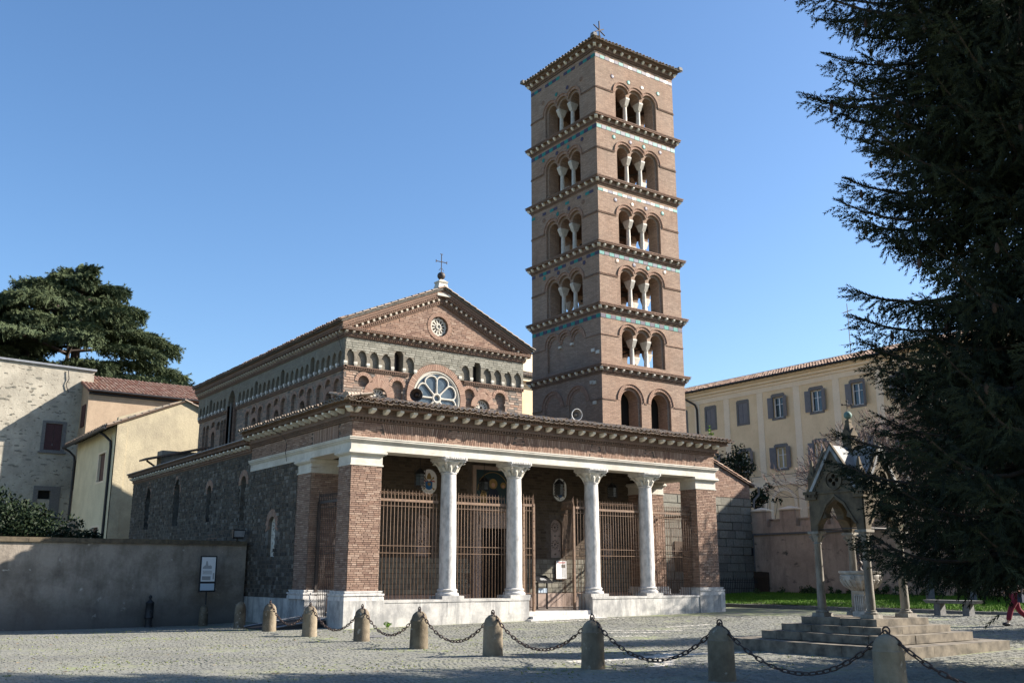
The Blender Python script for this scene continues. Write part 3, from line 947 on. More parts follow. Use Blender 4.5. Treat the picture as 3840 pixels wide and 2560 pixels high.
# roof
mb = MB()
o = [(-.46, -.46, 7.585), (18.62, -.46, 7.585), (18.62, 9.62, 7.585), (-.46, 9.62, 7.585)]
i_ = [(.66, .66, 7.88), (18.0, .66, 7.88), (18.0, 9.1, 8.2), (.66, 9.1, 8.2)]
mb.add(o + i_, [(0, 1, 5, 4), (1, 2, 6, 5), (2, 3, 7, 6), (3, 0, 4, 7), (4, 5, 6, 7), (3, 2, 1, 0)])
rf = mb.build('roof', MORTARD, PR)
sl = math.atan2(.295, 1.12)
tile_rows(rf, (-.56, -.60, 7.60), (1, 0, 0), 0, sl, 78, .2465, 4, TILE, 156, w=.205, jit=.02)
tile_rows(rf, (-.60, 9.6, 7.60), (0, -1, 0), -PI / 2, sl, 41, .2465, 3, TILE, 82, w=.205, jit=.015)
mb = MB()
for k in range(30):   # hip and ridge covers
    t = k / 29; p = Vector((-.5, -.5, 7.72)).lerp(Vector((.66, .66, 8.02)), t)
    if k < 5:
        a = Vector((-.5, -.5, 7.72)).lerp(Vector((.7, .7, 8.02)), k / 5); b = Vector((-.5, -.5, 7.72)).lerp(Vector((.7, .7, 8.02)), (k + 1.1) / 5)
        mb.tube([a, b], [.12, .095], 8)
mb.build('hip_tile', TILE, rf)
# narrow upper course of tiles against the nave wall at the left
mb = MB()
mb.box(4.7, 7.0, 8.85, 9.1, 9.30, 9.42)
for i in range(22):
    a = Vector((4.72 + i * .1, 8.7, 9.36)); mb.tube([a, a + Vector((.06, .36, .16))], [.045, .04], 6)
mb.build('upper_tile_strip', TILEP, rf)

# porch back wall
FB = Frame((0, 4.5, 0), (1, 0, 0), (0, -1, 0))
bw_holes = [arch(x, .34, 2.45, 3.82) for x in (2.45, 5.64, 12.53, 15.62)]
door = [(8.36, FLOOR), (9.72, FLOOR), (9.72, 3.66), (8.36, 3.66)]
dfr = [(7.95, FLOOR + .001), (10.12, FLOOR + .001), (10.12, 4.36), (7.95, 4.36)]
mb = MB()
panel(mb, FB, [(.06, 0), (18.1, 0), (18.1, 6.7), (.06, 6.7)], bw_holes + [[(8.36, .01), (9.72, .01), (9.72, 3.66), (8.36, 3.66)]])
for h in bw_holes + [door]:
    reveal(mb, FB, h, 0, -.32)
wl_ = mb.build('back_wall', MORTAR, PR)
bho = [arch(x, .48, 2.40, 3.82) for x in (2.45, 5.64, 12.53, 15.62)]
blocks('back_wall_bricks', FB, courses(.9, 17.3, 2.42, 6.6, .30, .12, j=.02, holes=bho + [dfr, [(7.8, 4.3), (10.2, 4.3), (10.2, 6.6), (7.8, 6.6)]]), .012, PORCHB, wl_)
blocks('back_wall_tuff', FB, courses(.9, 17.3, .97, 2.40, .34, .20, j=.022, holes=[dfr]), .02, PBIG, wl_)
mb = MB()
for a, b in ((.9, 7.94), (10.13, 17.3)):
    x = a
    while x < b - .1:
        x2 = min(x + 1.15, b); FB.box(mb, x + .003, x2 - .003, FLOOR, .95, 0, .05); x = x2
mb.build('dado', DADO, wl_)
mb = MB()
for (a, b, c_, d_) in ((7.95, 8.36, FLOOR, 4.36), (9.72, 10.12, FLOOR, 4.36)):
    FB.box(mb, a, b, c_, d_, 0, .16); FB.box(mb, a + .12, b - .08, c_, d_ - .1, .16, .2)
FB.box(mb, 8.361, 9.719, 3.66, 4.36, 0, .16); FB.box(mb, 7.8, 10.27, 4.362, 4.5, 0, .3); FB.box(mb, 8.2, 9.9, 3.8, 4.2, .16, .2)
mb.build('door_frame', DADO, wl_)
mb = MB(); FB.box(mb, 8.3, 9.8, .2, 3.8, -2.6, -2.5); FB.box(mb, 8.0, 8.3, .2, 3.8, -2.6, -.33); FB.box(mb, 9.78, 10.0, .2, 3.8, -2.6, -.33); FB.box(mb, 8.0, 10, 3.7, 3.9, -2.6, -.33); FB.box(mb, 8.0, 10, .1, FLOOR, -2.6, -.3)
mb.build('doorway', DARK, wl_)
mb = MB(); FB.box(mb, 8.38, 8.98, FLOOR, 3.64, -.75, -.69); FB.box(mb, 9.25, 9.3, 1.75, 2.0, -.5, -.48); mb.build('door_leaf', WOOD, wl_)
def wheel_holes(c, z, r0, r1, n, w, off=0):
    out = []
    for k in range(n):
        a = 2 * PI * k / n + off; t = Vector((math.cos(a), math.sin(a))); s = Vector((-t.y, t.x))
        p = [t * r0 + s * w * .35, t * r1 + s * w, t * r1 - s * w, t * r0 - s * w * .35]
        out.append([(c + v.x, z + v.y) for v in p][::-1])
    return out
for x in (2.45, 5.64, 12.53, 15.62):
    mb = MB(); f = FB.shift(-.14)
    hs = [circle(x, 3.80, .055, 10), circle(x, 3.05, .055, 10)] + wheel_holes(x, 3.80, .1, .21, 12, .028) + wheel_holes(x, 3.05, .1, .21, 10, .03, .3)
    hs += [circle(x + dx, z, .036, 8) for dx in (-.24, .24) for z in (2.78, 3.42)] + [circle(x, 2.62, .045, 8), circle(x, 3.43, .04, 8)]
    panel(mb, f, arch(x, .335, 2.46, 3.815), hs)
    for h in hs:
        reveal(mb, f, h, 0, -.06)
    mb.build('pierced_window_slab', DADO, wl_)
    mb = MB(); panel(mb, FB.shift(-.3), arch(x, .35, 2.44, 3.82)); mb.build('window_void', DARK, wl_)
# ceiling with beams, and the narthex block behind
mb = MB(); mb.box(.86, 17.28, .86, 4.49, 6.62, 6.8); ce = mb.build('ceiling', WOOD, PR)
mb = MB()
for k in range(16):
    mb.box(1.2 + k * 1.05, 1.38 + k * 1.05, .86, 4.49, 6.42, 6.62)
mb.build('ceiling_beams', WOOD, ce)
mb = MB(); mb.box(.62, 18.0, 4.9, 9.4, -.5, 6.95); mb.build('narthex_core', DARK, PR)
# left tuff wall of the narthex with its round-headed window
tw = arch(6.86, .36, 2.36, 3.62, 12)
mb = MB()
panel(mb, FL.shift(-.02), [(4.55, .88), (9.5, .88), (9.5, 5.95), (4.55, 5.95)], [tw])
reveal(mb, FL.shift(-.02), tw, 0, -.42)
tl = mb.build('side_wall', MORTARD, PR)
two = arch(6.86, .62, 2.34, 3.62, 12)
tuff_rects = courses(4.56, 9.5, .90, 5.94, .225, .155, j=.02, vary=.3, zj=.006, clip=lambda u, z: not (inpoly(u, z, tw) or (inpoly(u, z, two) and z > 2.9)))
R.shuffle(tuff_rects)
blocks('tuff_courses', FL.shift(-.02), tuff_rects, .028, PTUFF, tl, own=300, piece='tuff_block', jit=.009)
mb = MB(); ring(mb, FL.shift(-.02), 6.86, 3.62, .36, .64, -.05, .024, -.35, PI + .35, 26, .12); mb.build('window_arch', RING, tl, rnd=True)
mb = MB(); f = FL.shift(-.15)
hs = wheel_holes(6.86, 3.62, .07, .25, 8, .05) + [[(6.86 + dx - .05, z - .06), (6.86 + dx + .05, z - .06), (6.86 + dx, z + .07)] for dx in (-.17, .17) for z in (2.65, 2.95, 3.2)] + [circle(6.86, z, .05, 8) for z in (2.55, 2.82, 3.1)]
panel(mb, f, arch(6.86, .36, 2.36, 3.62, 12), hs)
for h in hs: reveal(mb, f, h, 0, -.05)
mb.build('pierced_window_slab', MARBLE, tl)
mb = MB(); panel(mb, FL.shift(-.42), arch(6.86, .37, 2.3, 3.62, 12)); mb.build('window_void', DARK, tl)

# ================================================================== CHURCH: aisle and nave
church = thing('church', 'medieval church nave of banded brick and dark tuff with gabled front and side aisle', 'church', (9.0, 19.0, 0))
CH = church
FA = Frame((.12, 0, 0), (0, 1, 0), (-1, 0, 0))
awin = [(10.4, .31, 3.95, 5.55, None), (14.8, .31, 4.1, 5.45, None), (19.72, .46, 4.1, 5.7, 6.5), (24.85, .46, 4.1, 5.7, 6.45)]
ah = [arch(c, w, zb, zs, 10, tp) for c, w, zb, zs, tp in awin]
mb = MB()
panel(mb, FA, [(9.5, -1), (28.1, -1), (28.1, 6.75), (9.5, 6.75)], ah)
for h in ah: reveal(mb, FA, h, 0, -.4)
aw = mb.build('aisle_wall', MORTARD, CH)
def ahole(u, z):
    return not any(inpoly(u, z, h) for h in ah) and not ((9.9 < u < 10.95 or 14.3 < u < 15.3) and 5.3 < z < 6.05)
ar = courses(9.5, 28.1, 2.4, 6.74, .26, .155, j=.02, vary=.35, zj=.008, clip=ahole)
R.shuffle(ar)
blocks('aisle_tuff_courses', FA, ar, .026, PTUFF, aw, own=200, piece='tuff_block', jit=.01)
mb = MB()
for c, w, zb, zs, tp in awin:
    if tp is None:
        ring(mb, FA, c, zs, w, w + .26, -.05, .02, -.15, PI + .15, 15, .12)
    else:
        for s in (-1, 1):
            for k in range(9):
                t0, t1 = k / 9, (k + .9) / 9
                def q(t, e):
                    return (c + s * (w + e) * (1 - t ** 1.6), zs + (tp + e * 1.2 - zs) * math.sin(t * PI / 2) * (.85 + .15 * t))
                FA.prism(mb, [q(t0, 0), q(t0, .2), q(t1, .2), q(t1, 0)], -.04, .02, R.random())
    # dark quoins of the jambs in alternate courses
mb.build('window_arches', RING, aw, rnd=True)
mb = MB()
for c, w, zb, zs, tp in awin:
    FA.box(mb, c - w, c + w, zb - .1, 6.7, -.5, -.4)
mb.build('window_void', DARK, aw)
mb = MB(); f = Frame((.12, 0, 0), (0, 1, 0), (-1, 0, 0))
f.prism(mb, [(13.2, 3.1), (14.7, 3.1), (14.75, 3.4), (14.5, 3.5), (13.9, 3.52), (13.3, 3.44)], 0, .012)
mb.build('brick_patch', BRICKP, aw)
# aisle cornice and roof
mb = MB()
for (g, za, zb) in ((.04, 6.752, 6.82), (.10, 6.82, 6.88), (.08, 6.88, 7.12), (.36, 7.12, 7.17), (.31, 7.17, 7.25), (.42, 7.25, 7.32)):
    mb.box(.12 - g, .6, 9.52, 28.1, za, zb)
dentils(mb, FA.shift(.31), 9.62, 28.08, 7.172, 7.248, .07, .125, .5)
dentils(mb, FA.shift(.03), 9.62, 28.08, 6.884, 6.94, .08, .13, .5)
ac = mb.build('aisle_cornice', CORN, CH)
for i in range(36):
    y = 9.75 + 18.2 * i / 35
    inst(BR, 'bracket', ac, (.05, y, 6.93), (0, 0, -PI / 2 + R.uniform(-.08, .08)), (R.uniform(.8, 1.1), .8, .85))
mb = MB()
mb.add([(-.35, 9.52, 7.325), (-.35, 28.1, 7.325), (3.98, 28.1, 8.25), (3.98, 9.52, 8.25), (-.35, 9.52, 7.29), (-.35, 28.1, 7.29), (3.98, 28.1, 8.2), (3.98, 9.52, 8.2)],
       [(0, 3, 2, 1), (4, 5, 6, 7), (0, 1, 5, 4), (1, 2, 6, 5), (2, 3, 7, 6), (3, 0, 4, 7)])
arf = mb.build('aisle_roof', LEAD, CH)
# --- nave front
FN = Frame((0, 9.2, 0), (1, 0, 0), (0, -1, 0))
FU = FN.shift(.1)                          # the corbelled upper zone stands proud
mb = MB()
a1 = [(5.02, .28, 10.1, 10.35), (6.79, .3, 8.9, 10.3), (10.81, .3, 9.6, 10.35), (12.66, .33, 8.9, 10.32)]
a2 = [(5.88, .38, 10.32, 10.33), (11.69, .36, 10.32, 10.33)]
lo_h = [arch(*a) for a in a1]
RC, RZ, RR = 8.9, 9.96, 1.33
rose = circle(RC, RZ, RR, 40)
tr = [arch(5.83, .42, 9.3, 9.74), arch(11.62, .40, 9.3, 9.80)]
panel(mb, FN, [(4, 7.5), (14.05, 7.5), (14.05, 11.0), (4, 11.0)], lo_h + tr + [[(c + w * math.cos(t), zs + (w * .72) * math.sin(t)) for t in [PI * k / 10 for k in range(11)]] for c, w, zb, zs in a2] + [[p for p in rose if p[1] < 10.99]] if False else lo_h + tr)
for h in lo_h: reveal(mb, FN, h, 0, -.16)
for h in tr: reveal(mb, FN, h, 0, -.22)
nf = mb.build('nave_front_lower', MIXED, CH)
nr = courses(4.02, 14.03, 8.9, 10.84, .36, .12, j=.02, vary=.5, zj=.01, clip=lambda u, z: not any(inpoly(u, z, h) for h in lo_h + tr) and math.hypot(u - RC, z - RZ) > 1.5 and not any(abs(u - c) < w + .26 and abs(z - zz) < .5 for c, w, zz in ((5.02, .2, 10.6), (6.79, .2, 10.6), (10.81, .2, 10.6), (12.66, .2, 10.6))))
P2 = mat_piece('front_course_piece', [(0.40, 0.265, 0.195), (0.155, 0.148, 0.135), (0.44, 0.31, 0.23), (0.19, 0.18, 0.16), (0.36, 0.23, 0.165), (0.48, 0.37, 0.29), (0.42, 0.28, 0.205)], stain=(0.20, 0.165, 0.135), stainamt=0.4)
blocks('front_courses', FN, nr, .016, P2, nf, own=120, piece='front_block')
mb = MB()
for c, w, zb, zs in a1: ring(mb, FN, c, zs, w, w + .17, -.03, .034, 0, PI, 12, .16)
for c, w, zb, zs in a2: ring(mb, FN, c, zs - .1, w - .02, w + .15, -.03, .028, .1, PI - .1, 14, .12)
ring(mb, FN, 5.83, 9.74, .42, .80, -.03, .034, 0, PI, 28, .14); ring(mb, FN, 11.62, 9.80, .40, .70, -.03, .034, 0, PI, 24, .14)
ring(mb, FN, RC, RZ, RR + .01, RR + .32, -.03, .115, -.35, PI + .35, 60, .14)
mb.build('front_arches', RINGN, nf, rnd=True)
for h in lo_h:
    mb = MB(); panel(mb, FN.shift(-.16), h); mb.build('niche_back', MIXED, nf)
for c, w, z in ((5.83, .42, 9.74), (11.62, .40, 9.80)):
    mb = MB(); f = FN.shift(-.14)
    hs = wheel_holes(c, z - .02, .17, w - .08, 14, .042, .11) + [circle(c, z - .02, .09, 10)]
    panel(mb, f, circle(c, z - .02, w - .01, 24), hs)
    for h in hs: reveal(mb, f, h, 0, -.05)
    mb.build('pierced_window_slab', MARBLE, nf)
    mb = MB(); panel(mb, FN.shift(-.215), arch(c, w, 9.3, z)); mb.build('window_void', DARK, nf)
# rose window
mb = MB()
f = FN.shift(.05)
n = 48
prof = [(RR + .005, .06), (RR - .03, .09), (RR - .07, .09), (RR - .09, .05), (RR - .14, .05), (RR - .16, -.06), (RR + .005, -.06)]
vs = []; fs = []
for i in range(n):
    t = 2 * PI * i / n
    for r, d in prof:
        vs.append(FN.p(RC + r * math.cos(t), RZ + r * math.sin(t), d))
k = len(prof)
for i in range(n):
    for j in range(k):
        fs.append((i * k + j, i * k + (j + 1) % k, ((i + 1) % n) * k + (j + 1) % k, ((i + 1) % n) * k + j))
mb.add(vs, fs)
rw = mb.build('rose_window', MARBLE, CH)
mb = MB(); panel(mb, FN.shift(.012), circle(RC, RZ, RR - .02, 40)); mb.build('rose_glass', ROSEG, rw)
for k in range(8):
    mb = MB(); a = 2 * PI * k / 8
    def rp(r, t): return FN.p(RC + r * math.cos(t), RZ + r * math.sin(t), .05)
    mb.tube([rp(.24, a), rp(.5, a), rp(.72, a)], [.06, .045, .05], 8)
    for s in (-1, 1):
        pts = [rp(.62, a)]
        for q_ in range(1, 7):
            u = q_ / 6
            pts.append(rp(.66 + .46 * math.sin(u * PI / 2) ** .85, a + s * PI / 8 * u ** 1.7 - s * .05 * math.sin(u * PI)))
        mb.tube(pts, .047, 8)
    mb.build('tracery_petal', MARBLE, rw, smooth=True)
mb = MB(); mb.tube([FN.p(RC + .2 * math.cos(2 * PI * k / 20), RZ + .2 * math.sin(2 * PI * k / 20), .05) for k in range(20)], .065, 8, closed=True); mb.build('tracery_hub', MARBLE, rw, smooth=True)
# string course
mb = MB()
for a, b in ((3.94, RC - 1.55), (RC + 1.55, 14.11)):
    mb = MB()
    FN.box(mb, a, b, 10.84, 10.89, 0, .07); FN.box(mb, a, b, 10.95, 11.0, 0, .12)
    dentils(mb, FN, a, b, 10.89, 10.95, .10, .11, .5)
    mb.build('front_string_course', CORN, CH)
# upper zone
nx = [4.27, 4.86, 5.48, 6.11, 7.37, 8.02, 9.84, 10.52, 11.82, 12.44, 13.07, 13.68]
up_h = [arch(x, .2 if x < 4.4 else .245, 11.001, 11.42, 8, 11.77) for x in nx if abs(x - 8.02) > .1 and abs(x - 9.84) > .1]
hood = [(RC + 1.665 * math.cos(t), RZ + 1.665 * math.sin(t)) for t in [math.acos(1.0) + .69 + (PI - 1.38) * i / 14 for i in range(15)]]
up_h2 = [arch(6.78, .24, 11.001, 11.78, 8), arch(11.19, .24, 11.001, 11.78, 8)]
mb = MB()
zb_ = 11.0
hx0, hx1 = hood[-1][0], hood[0][0]
outl = [(4, zb_), (hx0, zb_)] + [p for p in hood[::-1] if p[1] > zb_] + [(hx1, zb_), (14.05, zb_), (14.05, 12.32), (4, 12.32)]
side_n = [arch(8.02, .22, 11.30, 11.45, 6, 11.75), arch(9.80, .22, 11.30, 11.45, 6, 11.75)]
def strip_base(h):   # openings reach the lower edge of the panel
    return [(u, z + (.004 if z < 11.01 else 0)) for u, z in h]
hs = [strip_base(h) for h in up_h + up_h2]
panel(mb, FU, outl, hs)
for h in hs: reveal(mb, FU, h, 0, -.12)
for h in up_h2: reveal(mb, FU, h, -.12, -.45)
nu = mb.build('nave_front_upper', TUFFUP, CH)
ur = courses(4.02, 14.03, 11.02, 12.31, .30, .105, j=.018, vary=.4, zj=.008, clip=lambda u, z: inpoly(u, z, outl) and not any(inpoly(u, z, h) or inpoly(u - .1, z, h) or inpoly(u + .1, z, h) for h in hs) and math.hypot(u - RC, z - RZ) > 1.74)
P3 = mat_piece('grey_tuff_piece', [(0.23, 0.222, 0.182), (0.29, 0.28, 0.232), (0.195, 0.187, 0.155), (0.33, 0.318, 0.268), (0.25, 0.24, 0.2)], stain=(0.35, 0.335, 0.285), stainamt=0.5, fine=18)
blocks('upper_courses', FU, ur, .012, P3, nu, own=150, piece='tuff_block')
for h in up_h:
    mb = MB(); panel(mb, FU.shift(-.12), h); mb.build('niche_back', TUFFUP, nu)
mb = MB()
for h in up_h2: panel(mb, FU.shift(-.45), h)
mb.build('window_void', DARK, nu)
mb = MB()
for h, c in zip(up_h2, (6.78, 11.19)): FU.box(mb, c - .04, c + .04, 11.02, 11.95, -.4, -.36)
mb.build('window_bar', IRON, nu)
bl = [4.02, 4.53, 5.17, 5.8, 6.44, 7.07, 7.68, 10.2, 10.86, 11.5, 12.13, 12.76, 13.38, 13.96]
for x in bl:
    mb = MB(); FU.box(mb, x - .085, x + .085, 11.08, 11.2, -.06, .05); FU.box(mb, x - .06, x + .06, 11.02, 11.08, -.06, .02)
    mb.build('corbel', MARBLE, nu)
# pediment
SLP = (15.02 - 12.75) / 5.05
mb = MB()
FP = FU
ro = circle(8.97, 13.52, .5, 28)
panel(mb, FP, [(4.0, 12.6), (14.05, 12.6), (14.05, 12.7), (9.03, 14.98), (4.0, 12.7)], [ro])
reveal(mb, FP, ro, 0, -.3)
pd = mb.build('pediment', BRICKP, CH)
pr_ = courses(4.1, 13.95, 12.74, 14.6, .27, .085, j=.014, vary=.2, clip=lambda u, z: z < 12.55 + SLP * (5.05 - abs(u - 9.03)) - .28 and math.hypot(u - 8.97, z - 13.52) > .72)
R.shuffle(pr_)
blocks('pediment_bricks', FP, pr_, .012, PBRICK, pd, own=100, jit=.005)
mb = MB(); ring(mb, FP, 8.97, 13.52, .5, .68, -.02, .03, 0, 2 * PI, 46, .14); mb.build('roundel_arch', RING, pd, rnd=True)
mb = MB(); f = FP.shift(-.1)
outl_r = []
for i in range(72):
    t = 2 * PI * i / 72
    r = .415 + .05 * abs(math.cos(6 * t + PI / 2 * 0))
    outl_r.append((8.97 + r * math.cos(t), 13.52 + r * math.sin(t)))
hs = wheel_holes(8.97, 13.52, .17, .36, 12, .055) + [circle(8.97, 13.52, .05, 8)]
panel(mb, f, outl_r, hs); 
for h in hs + [outl_r]: reveal(mb, f, h, 0, -.09)
mb.tube([f.p(8.97 + .12 * math.cos(2 * PI * k / 16), 13.52 + .12 * math.sin(2 * PI * k / 16), .01) for k in range(16)], .03, 6, closed=True)
mb.build('rosette', MARBLE, pd)
mb = MB(); panel(mb, FP.shift(-.3), ro); mb.build('window_void', DARK, pd)
# horizontal cornice of the front and raking cornices
mb = MB()
for (g, za, zb) in ((.06, 12.322, 12.37), (.05, 12.37, 12.43), (.12, 12.43, 12.47), (.10, 12.47, 12.62), (.27, 12.62, 12.66), (.24, 12.66, 12.70), (.28, 12.70, 12.74)):
    FU.box(mb, 4.0 - g, 14.05 + g, za, zb, -.05 if g < .2 else -.05, g)
dentils(mb, FU.shift(.05), 4, 14.05, 12.375, 12.425, .06, .1, .5)
dentils(mb, FU.shift(.23), 3.75, 14.3, 12.662, 12.698, .05, .1, .5)
fc = mb.build('front_cornice', CORN, CH)
BS = bracket_mesh(BRACK2, .105, .12, .13)
for i in range(30):
    inst(BS, 'bracket', fc, (3.96 + 10.12 * i / 29, 9.0, 12.475), (0, 0, R.uniform(-.05, .05)), (R.uniform(.9, 1.1), 1, 1))
mb = MB(); mr = MB()
for s in (-1, 1):
    def rk(t, h):       # t along the rake from the eave, h above it
        u = 9.03 + s * (5.35 - t * math.cos(math.atan(SLP))); z = 12.62 + t * math.sin(math.atan(SLP))
        return (u, z + h)
    L = 5.35 / math.cos(math.atan(SLP))
    for (g, h0, h1) in ((.08, -.36, -.31), (.06, -.31, -.24), (.13, -.24, -.20), (.10, -.20, -.03), (.24, -.03, .02), (.21, .02, .07), (.28, .07, .17), (.31, .17, .325)):
        s0 = .25 if h1 < .0 else 0.0
        P = [rk(s0, h0), rk(L, h0), rk(L, h1), rk(s0, h1)]
        P = [(u if s < 0 else u, z) for u, z in P]
        FU.prism(mb, P, -.05, g + (.002 if s > 0 else 0))
    nd = 52
    for i in range(nd):
        t = L * (i + .3) / nd
        FU.prism(mb, [rk(t, .02), rk(t + .055, .02), rk(t + .055, .07), rk(t, .07)], .2, .26)
        if i > 5: FU.prism(mb, [rk(t, -.31), rk(t + .055, -.31), rk(t + .055, -.24), rk(t, -.24)], .05, .12)
rc = mb.build('raking_cornice', CORN, CH)
for s in (-1, 1):
    L = 5.35 / math.cos(math.atan(SLP)); a = math.atan(SLP)
    for i in range(17):
        t = .55 + (L - .6) * i / 16.5
        u = 9.03 + s * (5.35 - t * math.cos(a)); z = 12.62 + t * math.sin(a) - .19
        mb = MB(); mb.box(-.05, .05, -.12, 0, 0.02, .13)
        me = proto(mb, 'bracket', BRACK2)
        inst(me, 'bracket', rc, (u, 9.02, z), (0, a * (1 if s > 0 else -1), 0))
# --- nave left wall
FW = Frame((4.0, 0, 0), (0, 1, 0), (-1, 0, 0)); FWL = FW.shift(-.1)
cent = [11.0, 14.0, 17.25, 20.4, 27.0]
lowh = []; winh = []
for c in cent:
    for k, dc in enumerate((-.95, 0, .95)):
        if 9.5 < c + dc < 29.3:
            if k == 1: lowh.append(arch(c, .33, 10.22, 10.3))
            else: lowh.append(arch(c + dc, .33, 8.4 if k == 2 else 10.05 if c > 25 else 8.4, 10.2))
    winh.append(arch(c - .1, .31, 8.5, 9.72))
for u in (24.95, 25.45, 28.6): lowh.append(arch(u, .24, 8.4 if u > 28 or u < 25.5 else 10.0, 10.3))
mb = MB()
low_all = [h for h in lowh]
panel(mb, FWL, [(9.2, 7.5), (23.1, 7.5), (23.1, 11.0), (9.2, 11.0)], [h for h in low_all if h[1][0] < 23] + [w for w in winh if w[1][0] < 23])
panel(mb, FWL, [(24.35, 7.5), (29.62, 7.5), (29.62, 11.0), (24.35, 11.0)], [h for h in low_all if h[0][0] > 24.4 and h[1][0] < 29.5] + [w for w in winh if w[0][0] > 24])
for h in low_all: reveal(mb, FWL, h, 0, -.14)
for h in winh: reveal(mb, FWL, h, 0, -.35)
nl = mb.build('nave_side_lower', MIXED, CH)
for h in low_all:
    mb = MB(); panel(mb, FWL.shift(-.14), h); mb.build('niche_back', MIXED, nl)
mb = MB()
for w in winh: panel(mb, FWL.shift(-.35), w)
mb.build('window_void', DARK, nl)
mb = MB()
for c in cent:
    ring(mb, FWL, c - .1, 9.72, .31, .58, -.03, .02, 0, PI, 18, .14)
    for dc in (-.95, 0, .95):
        if 9.6 < c + dc < 29.2 and not (c > 25): ring(mb, FWL, c + dc, 10.2 if dc else 10.3, .33, .46, -.03, .018, 0, PI, 12, .14)
mb.build('side_arches', RING, nl, rnd=True)
# tall pointed blind arch at the downpipe
mb = MB()
ta = arch(23.75, .58, 7.6, 11.3, 10, 12.05)
panel(mb, FW.shift(-.3), [(23.0, 7.5), (24.5, 7.5), (24.5, 12.2), (23.0, 12.2)])
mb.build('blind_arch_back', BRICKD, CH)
mb = MB()
FW.box(mb, 23.1, 23.17, 7.6, 11.2, -.3, .03); FW.box(mb, 24.33, 24.4, 7.6, 11.2, -.3, .03)
mb.build('blind_arch_jamb', BRICKD, CH)
mb = MB()
for a, b in ((9.08, 23.1), (24.4, 29.6)):
    FW.box(mb, a, b, 10.84, 10.89, -.1, -.03); FW.box(mb, a, b, 10.95, 11.0, -.1, .02); dentils(mb, FWL, a, b, 10.89, 10.95, .10, .12, .5)
mb.build('side_string_course', CORN, CH)
ny = []; nw = []
base = 9.62
pat = []
y = base
k = 0
while y < 29.3:
    if k % 6 == 5: nw.append(y)
    elif abs(y - 23.75) > .9: ny.append(y)
    y += .612; k += 1
nw = [w for w in nw if abs(w - 23.75) > .85]
hs = [[(u, z + (.004 if z < 11.01 else 0)) for u, z in arch(c, .225, 11.0, 11.42, 8, 11.77)] for c in ny] + [[(u, z + (.004 if z < 11.01 else 0)) for u, z in arch(c, .24, 11.0, 11.76, 8)] for c in nw]
mb = MB()
panel(mb, FW, [(9.1, 11.0), (29.7, 11.0), (29.7, 12.32), (9.1, 12.32)], hs + [[(u, z) for u, z in ta if z > 11.02] + [(23.75 - .58, 11.006), (23.75 + .58, 11.006)]])
for h in hs: reveal(mb, FW, h, 0, -.12)
for c in nw: reveal(mb, FW, arch(c, .24, 11.0, 11.76, 8), -.12, -.4)
reveal(mb, FW, ta, 0, -.3)
ns = mb.build('nave_side_upper', TUFFUP, CH)
for h in hs[:len(ny)]:
    mb = MB(); panel(mb, FW.shift(-.12), h); mb.build('niche_back', TUFFUP, ns)
mb = MB()
for h in hs[len(ny):]: panel(mb, FW.shift(-.3), h)
mb.build('blocked_window', MORTARD, ns)
cb = MB(); cb.box(-.05, .08, -.085, .085, .06, .18); cb.box(-.02, .08, -.06, .06, 0, .06)
cbm = proto(cb, 'corbel', MARBLEG)
allc = sorted(ny + nw)
for c in allc:
    inst(cbm, 'corbel', ns, (4.0, c + .306, 11.02))
# side cornice
mb = MB()
for (g, za, zb) in ((.06, 12.322, 12.37), (.04, 12.37, 12.43), (.12, 12.43, 12.48), (.10, 12.48, 12.66), (.30, 12.66, 12.70), (.26, 12.70, 12.76), (.32, 12.76, 12.80), (.30, 12.80, 12.95), (.42, 12.95, 13.0)):
    mb.box(4.0 - g, 4.4, 9.16 if g < .2 else 8.95, 29.7, za, zb)
dentils(mb, FW.shift(.04), 9.2, 29.68, 12.374, 12.428, .07, .11, .5)
dentils(mb, FW.shift(.26), 9.2, 29.68, 12.702, 12.758, .06, .11, .5)
sc = mb.build('side_cornice', CORN, CH)
for i in range(58):
    inst(BS, 'bracket', sc, (3.9, 9.3 + 20.3 * i / 57, 12.49), (0, 0, -PI / 2 + R.uniform(-.05, .05)), (1, 1.15, 1.1))
# nave body, roof
mb = MB()
mb.box(4.5, 13.6, 9.7, 29.6, 6, 12.3); mb.box(14.03, 14.05, 9.2, 29.6, 7, 12.3)
mb.build('nave_core', DARK, CH)
mb = MB()
zr = 15.12; rs = SLP
def ry(x): return 12.99 + rs * (5.45 - abs(x - 9.03)) if True else 0
v = [(3.58, 8.72, ry(3.58)), (9.03, 8.72, ry(9.03)), (14.48, 8.72, ry(14.48))]
V2 = v + [(a, 29.75, c) for a, b, c in v] + [(a, b, c - .09) for a, b, c in v] + [(a, 29.75, c - .09) for a, b, c in v]
mb.add(V2, [(0, 1, 4, 3), (1, 2, 5, 4), (6, 9, 10, 7), (7, 10, 11, 8), (0, 6, 7, 1), (1, 7, 8, 2), (3, 4, 10, 9), (4, 5, 11, 10), (0, 3, 9, 6), (2, 8, 11, 5)])
nrf = mb.build('nave_roof', MORTARD, CH)
tile_rows(nrf, (3.5, 29.7, 13.02), (0, -1, 0), -PI / 2, math.atan(rs), 85, .2465, 2, TILEP, 85, w=.2, jit=.02)
# verge tiles along the gable
tm = tile_mesh(TILE, .21, .46)
for s in (-1, 1):
    L = 5.5 / math.cos(math.atan(rs))
    for i in range(15):
        t = L * i / 15
        x = 9.03 + s * (5.5 - t * math.cos(math.atan(rs)))
        z = ry(x) + .03
        inst(tm, 'roof_tile', nrf, (x, 8.74, z), (math.atan(rs) - .06, 0, -PI / 2 if s < 0 else PI / 2))
        inst(tm, 'roof_tile', nrf, (x, 9.02, z + .02), (math.atan(rs) - .06, 0, -PI / 2 if s < 0 else PI / 2))
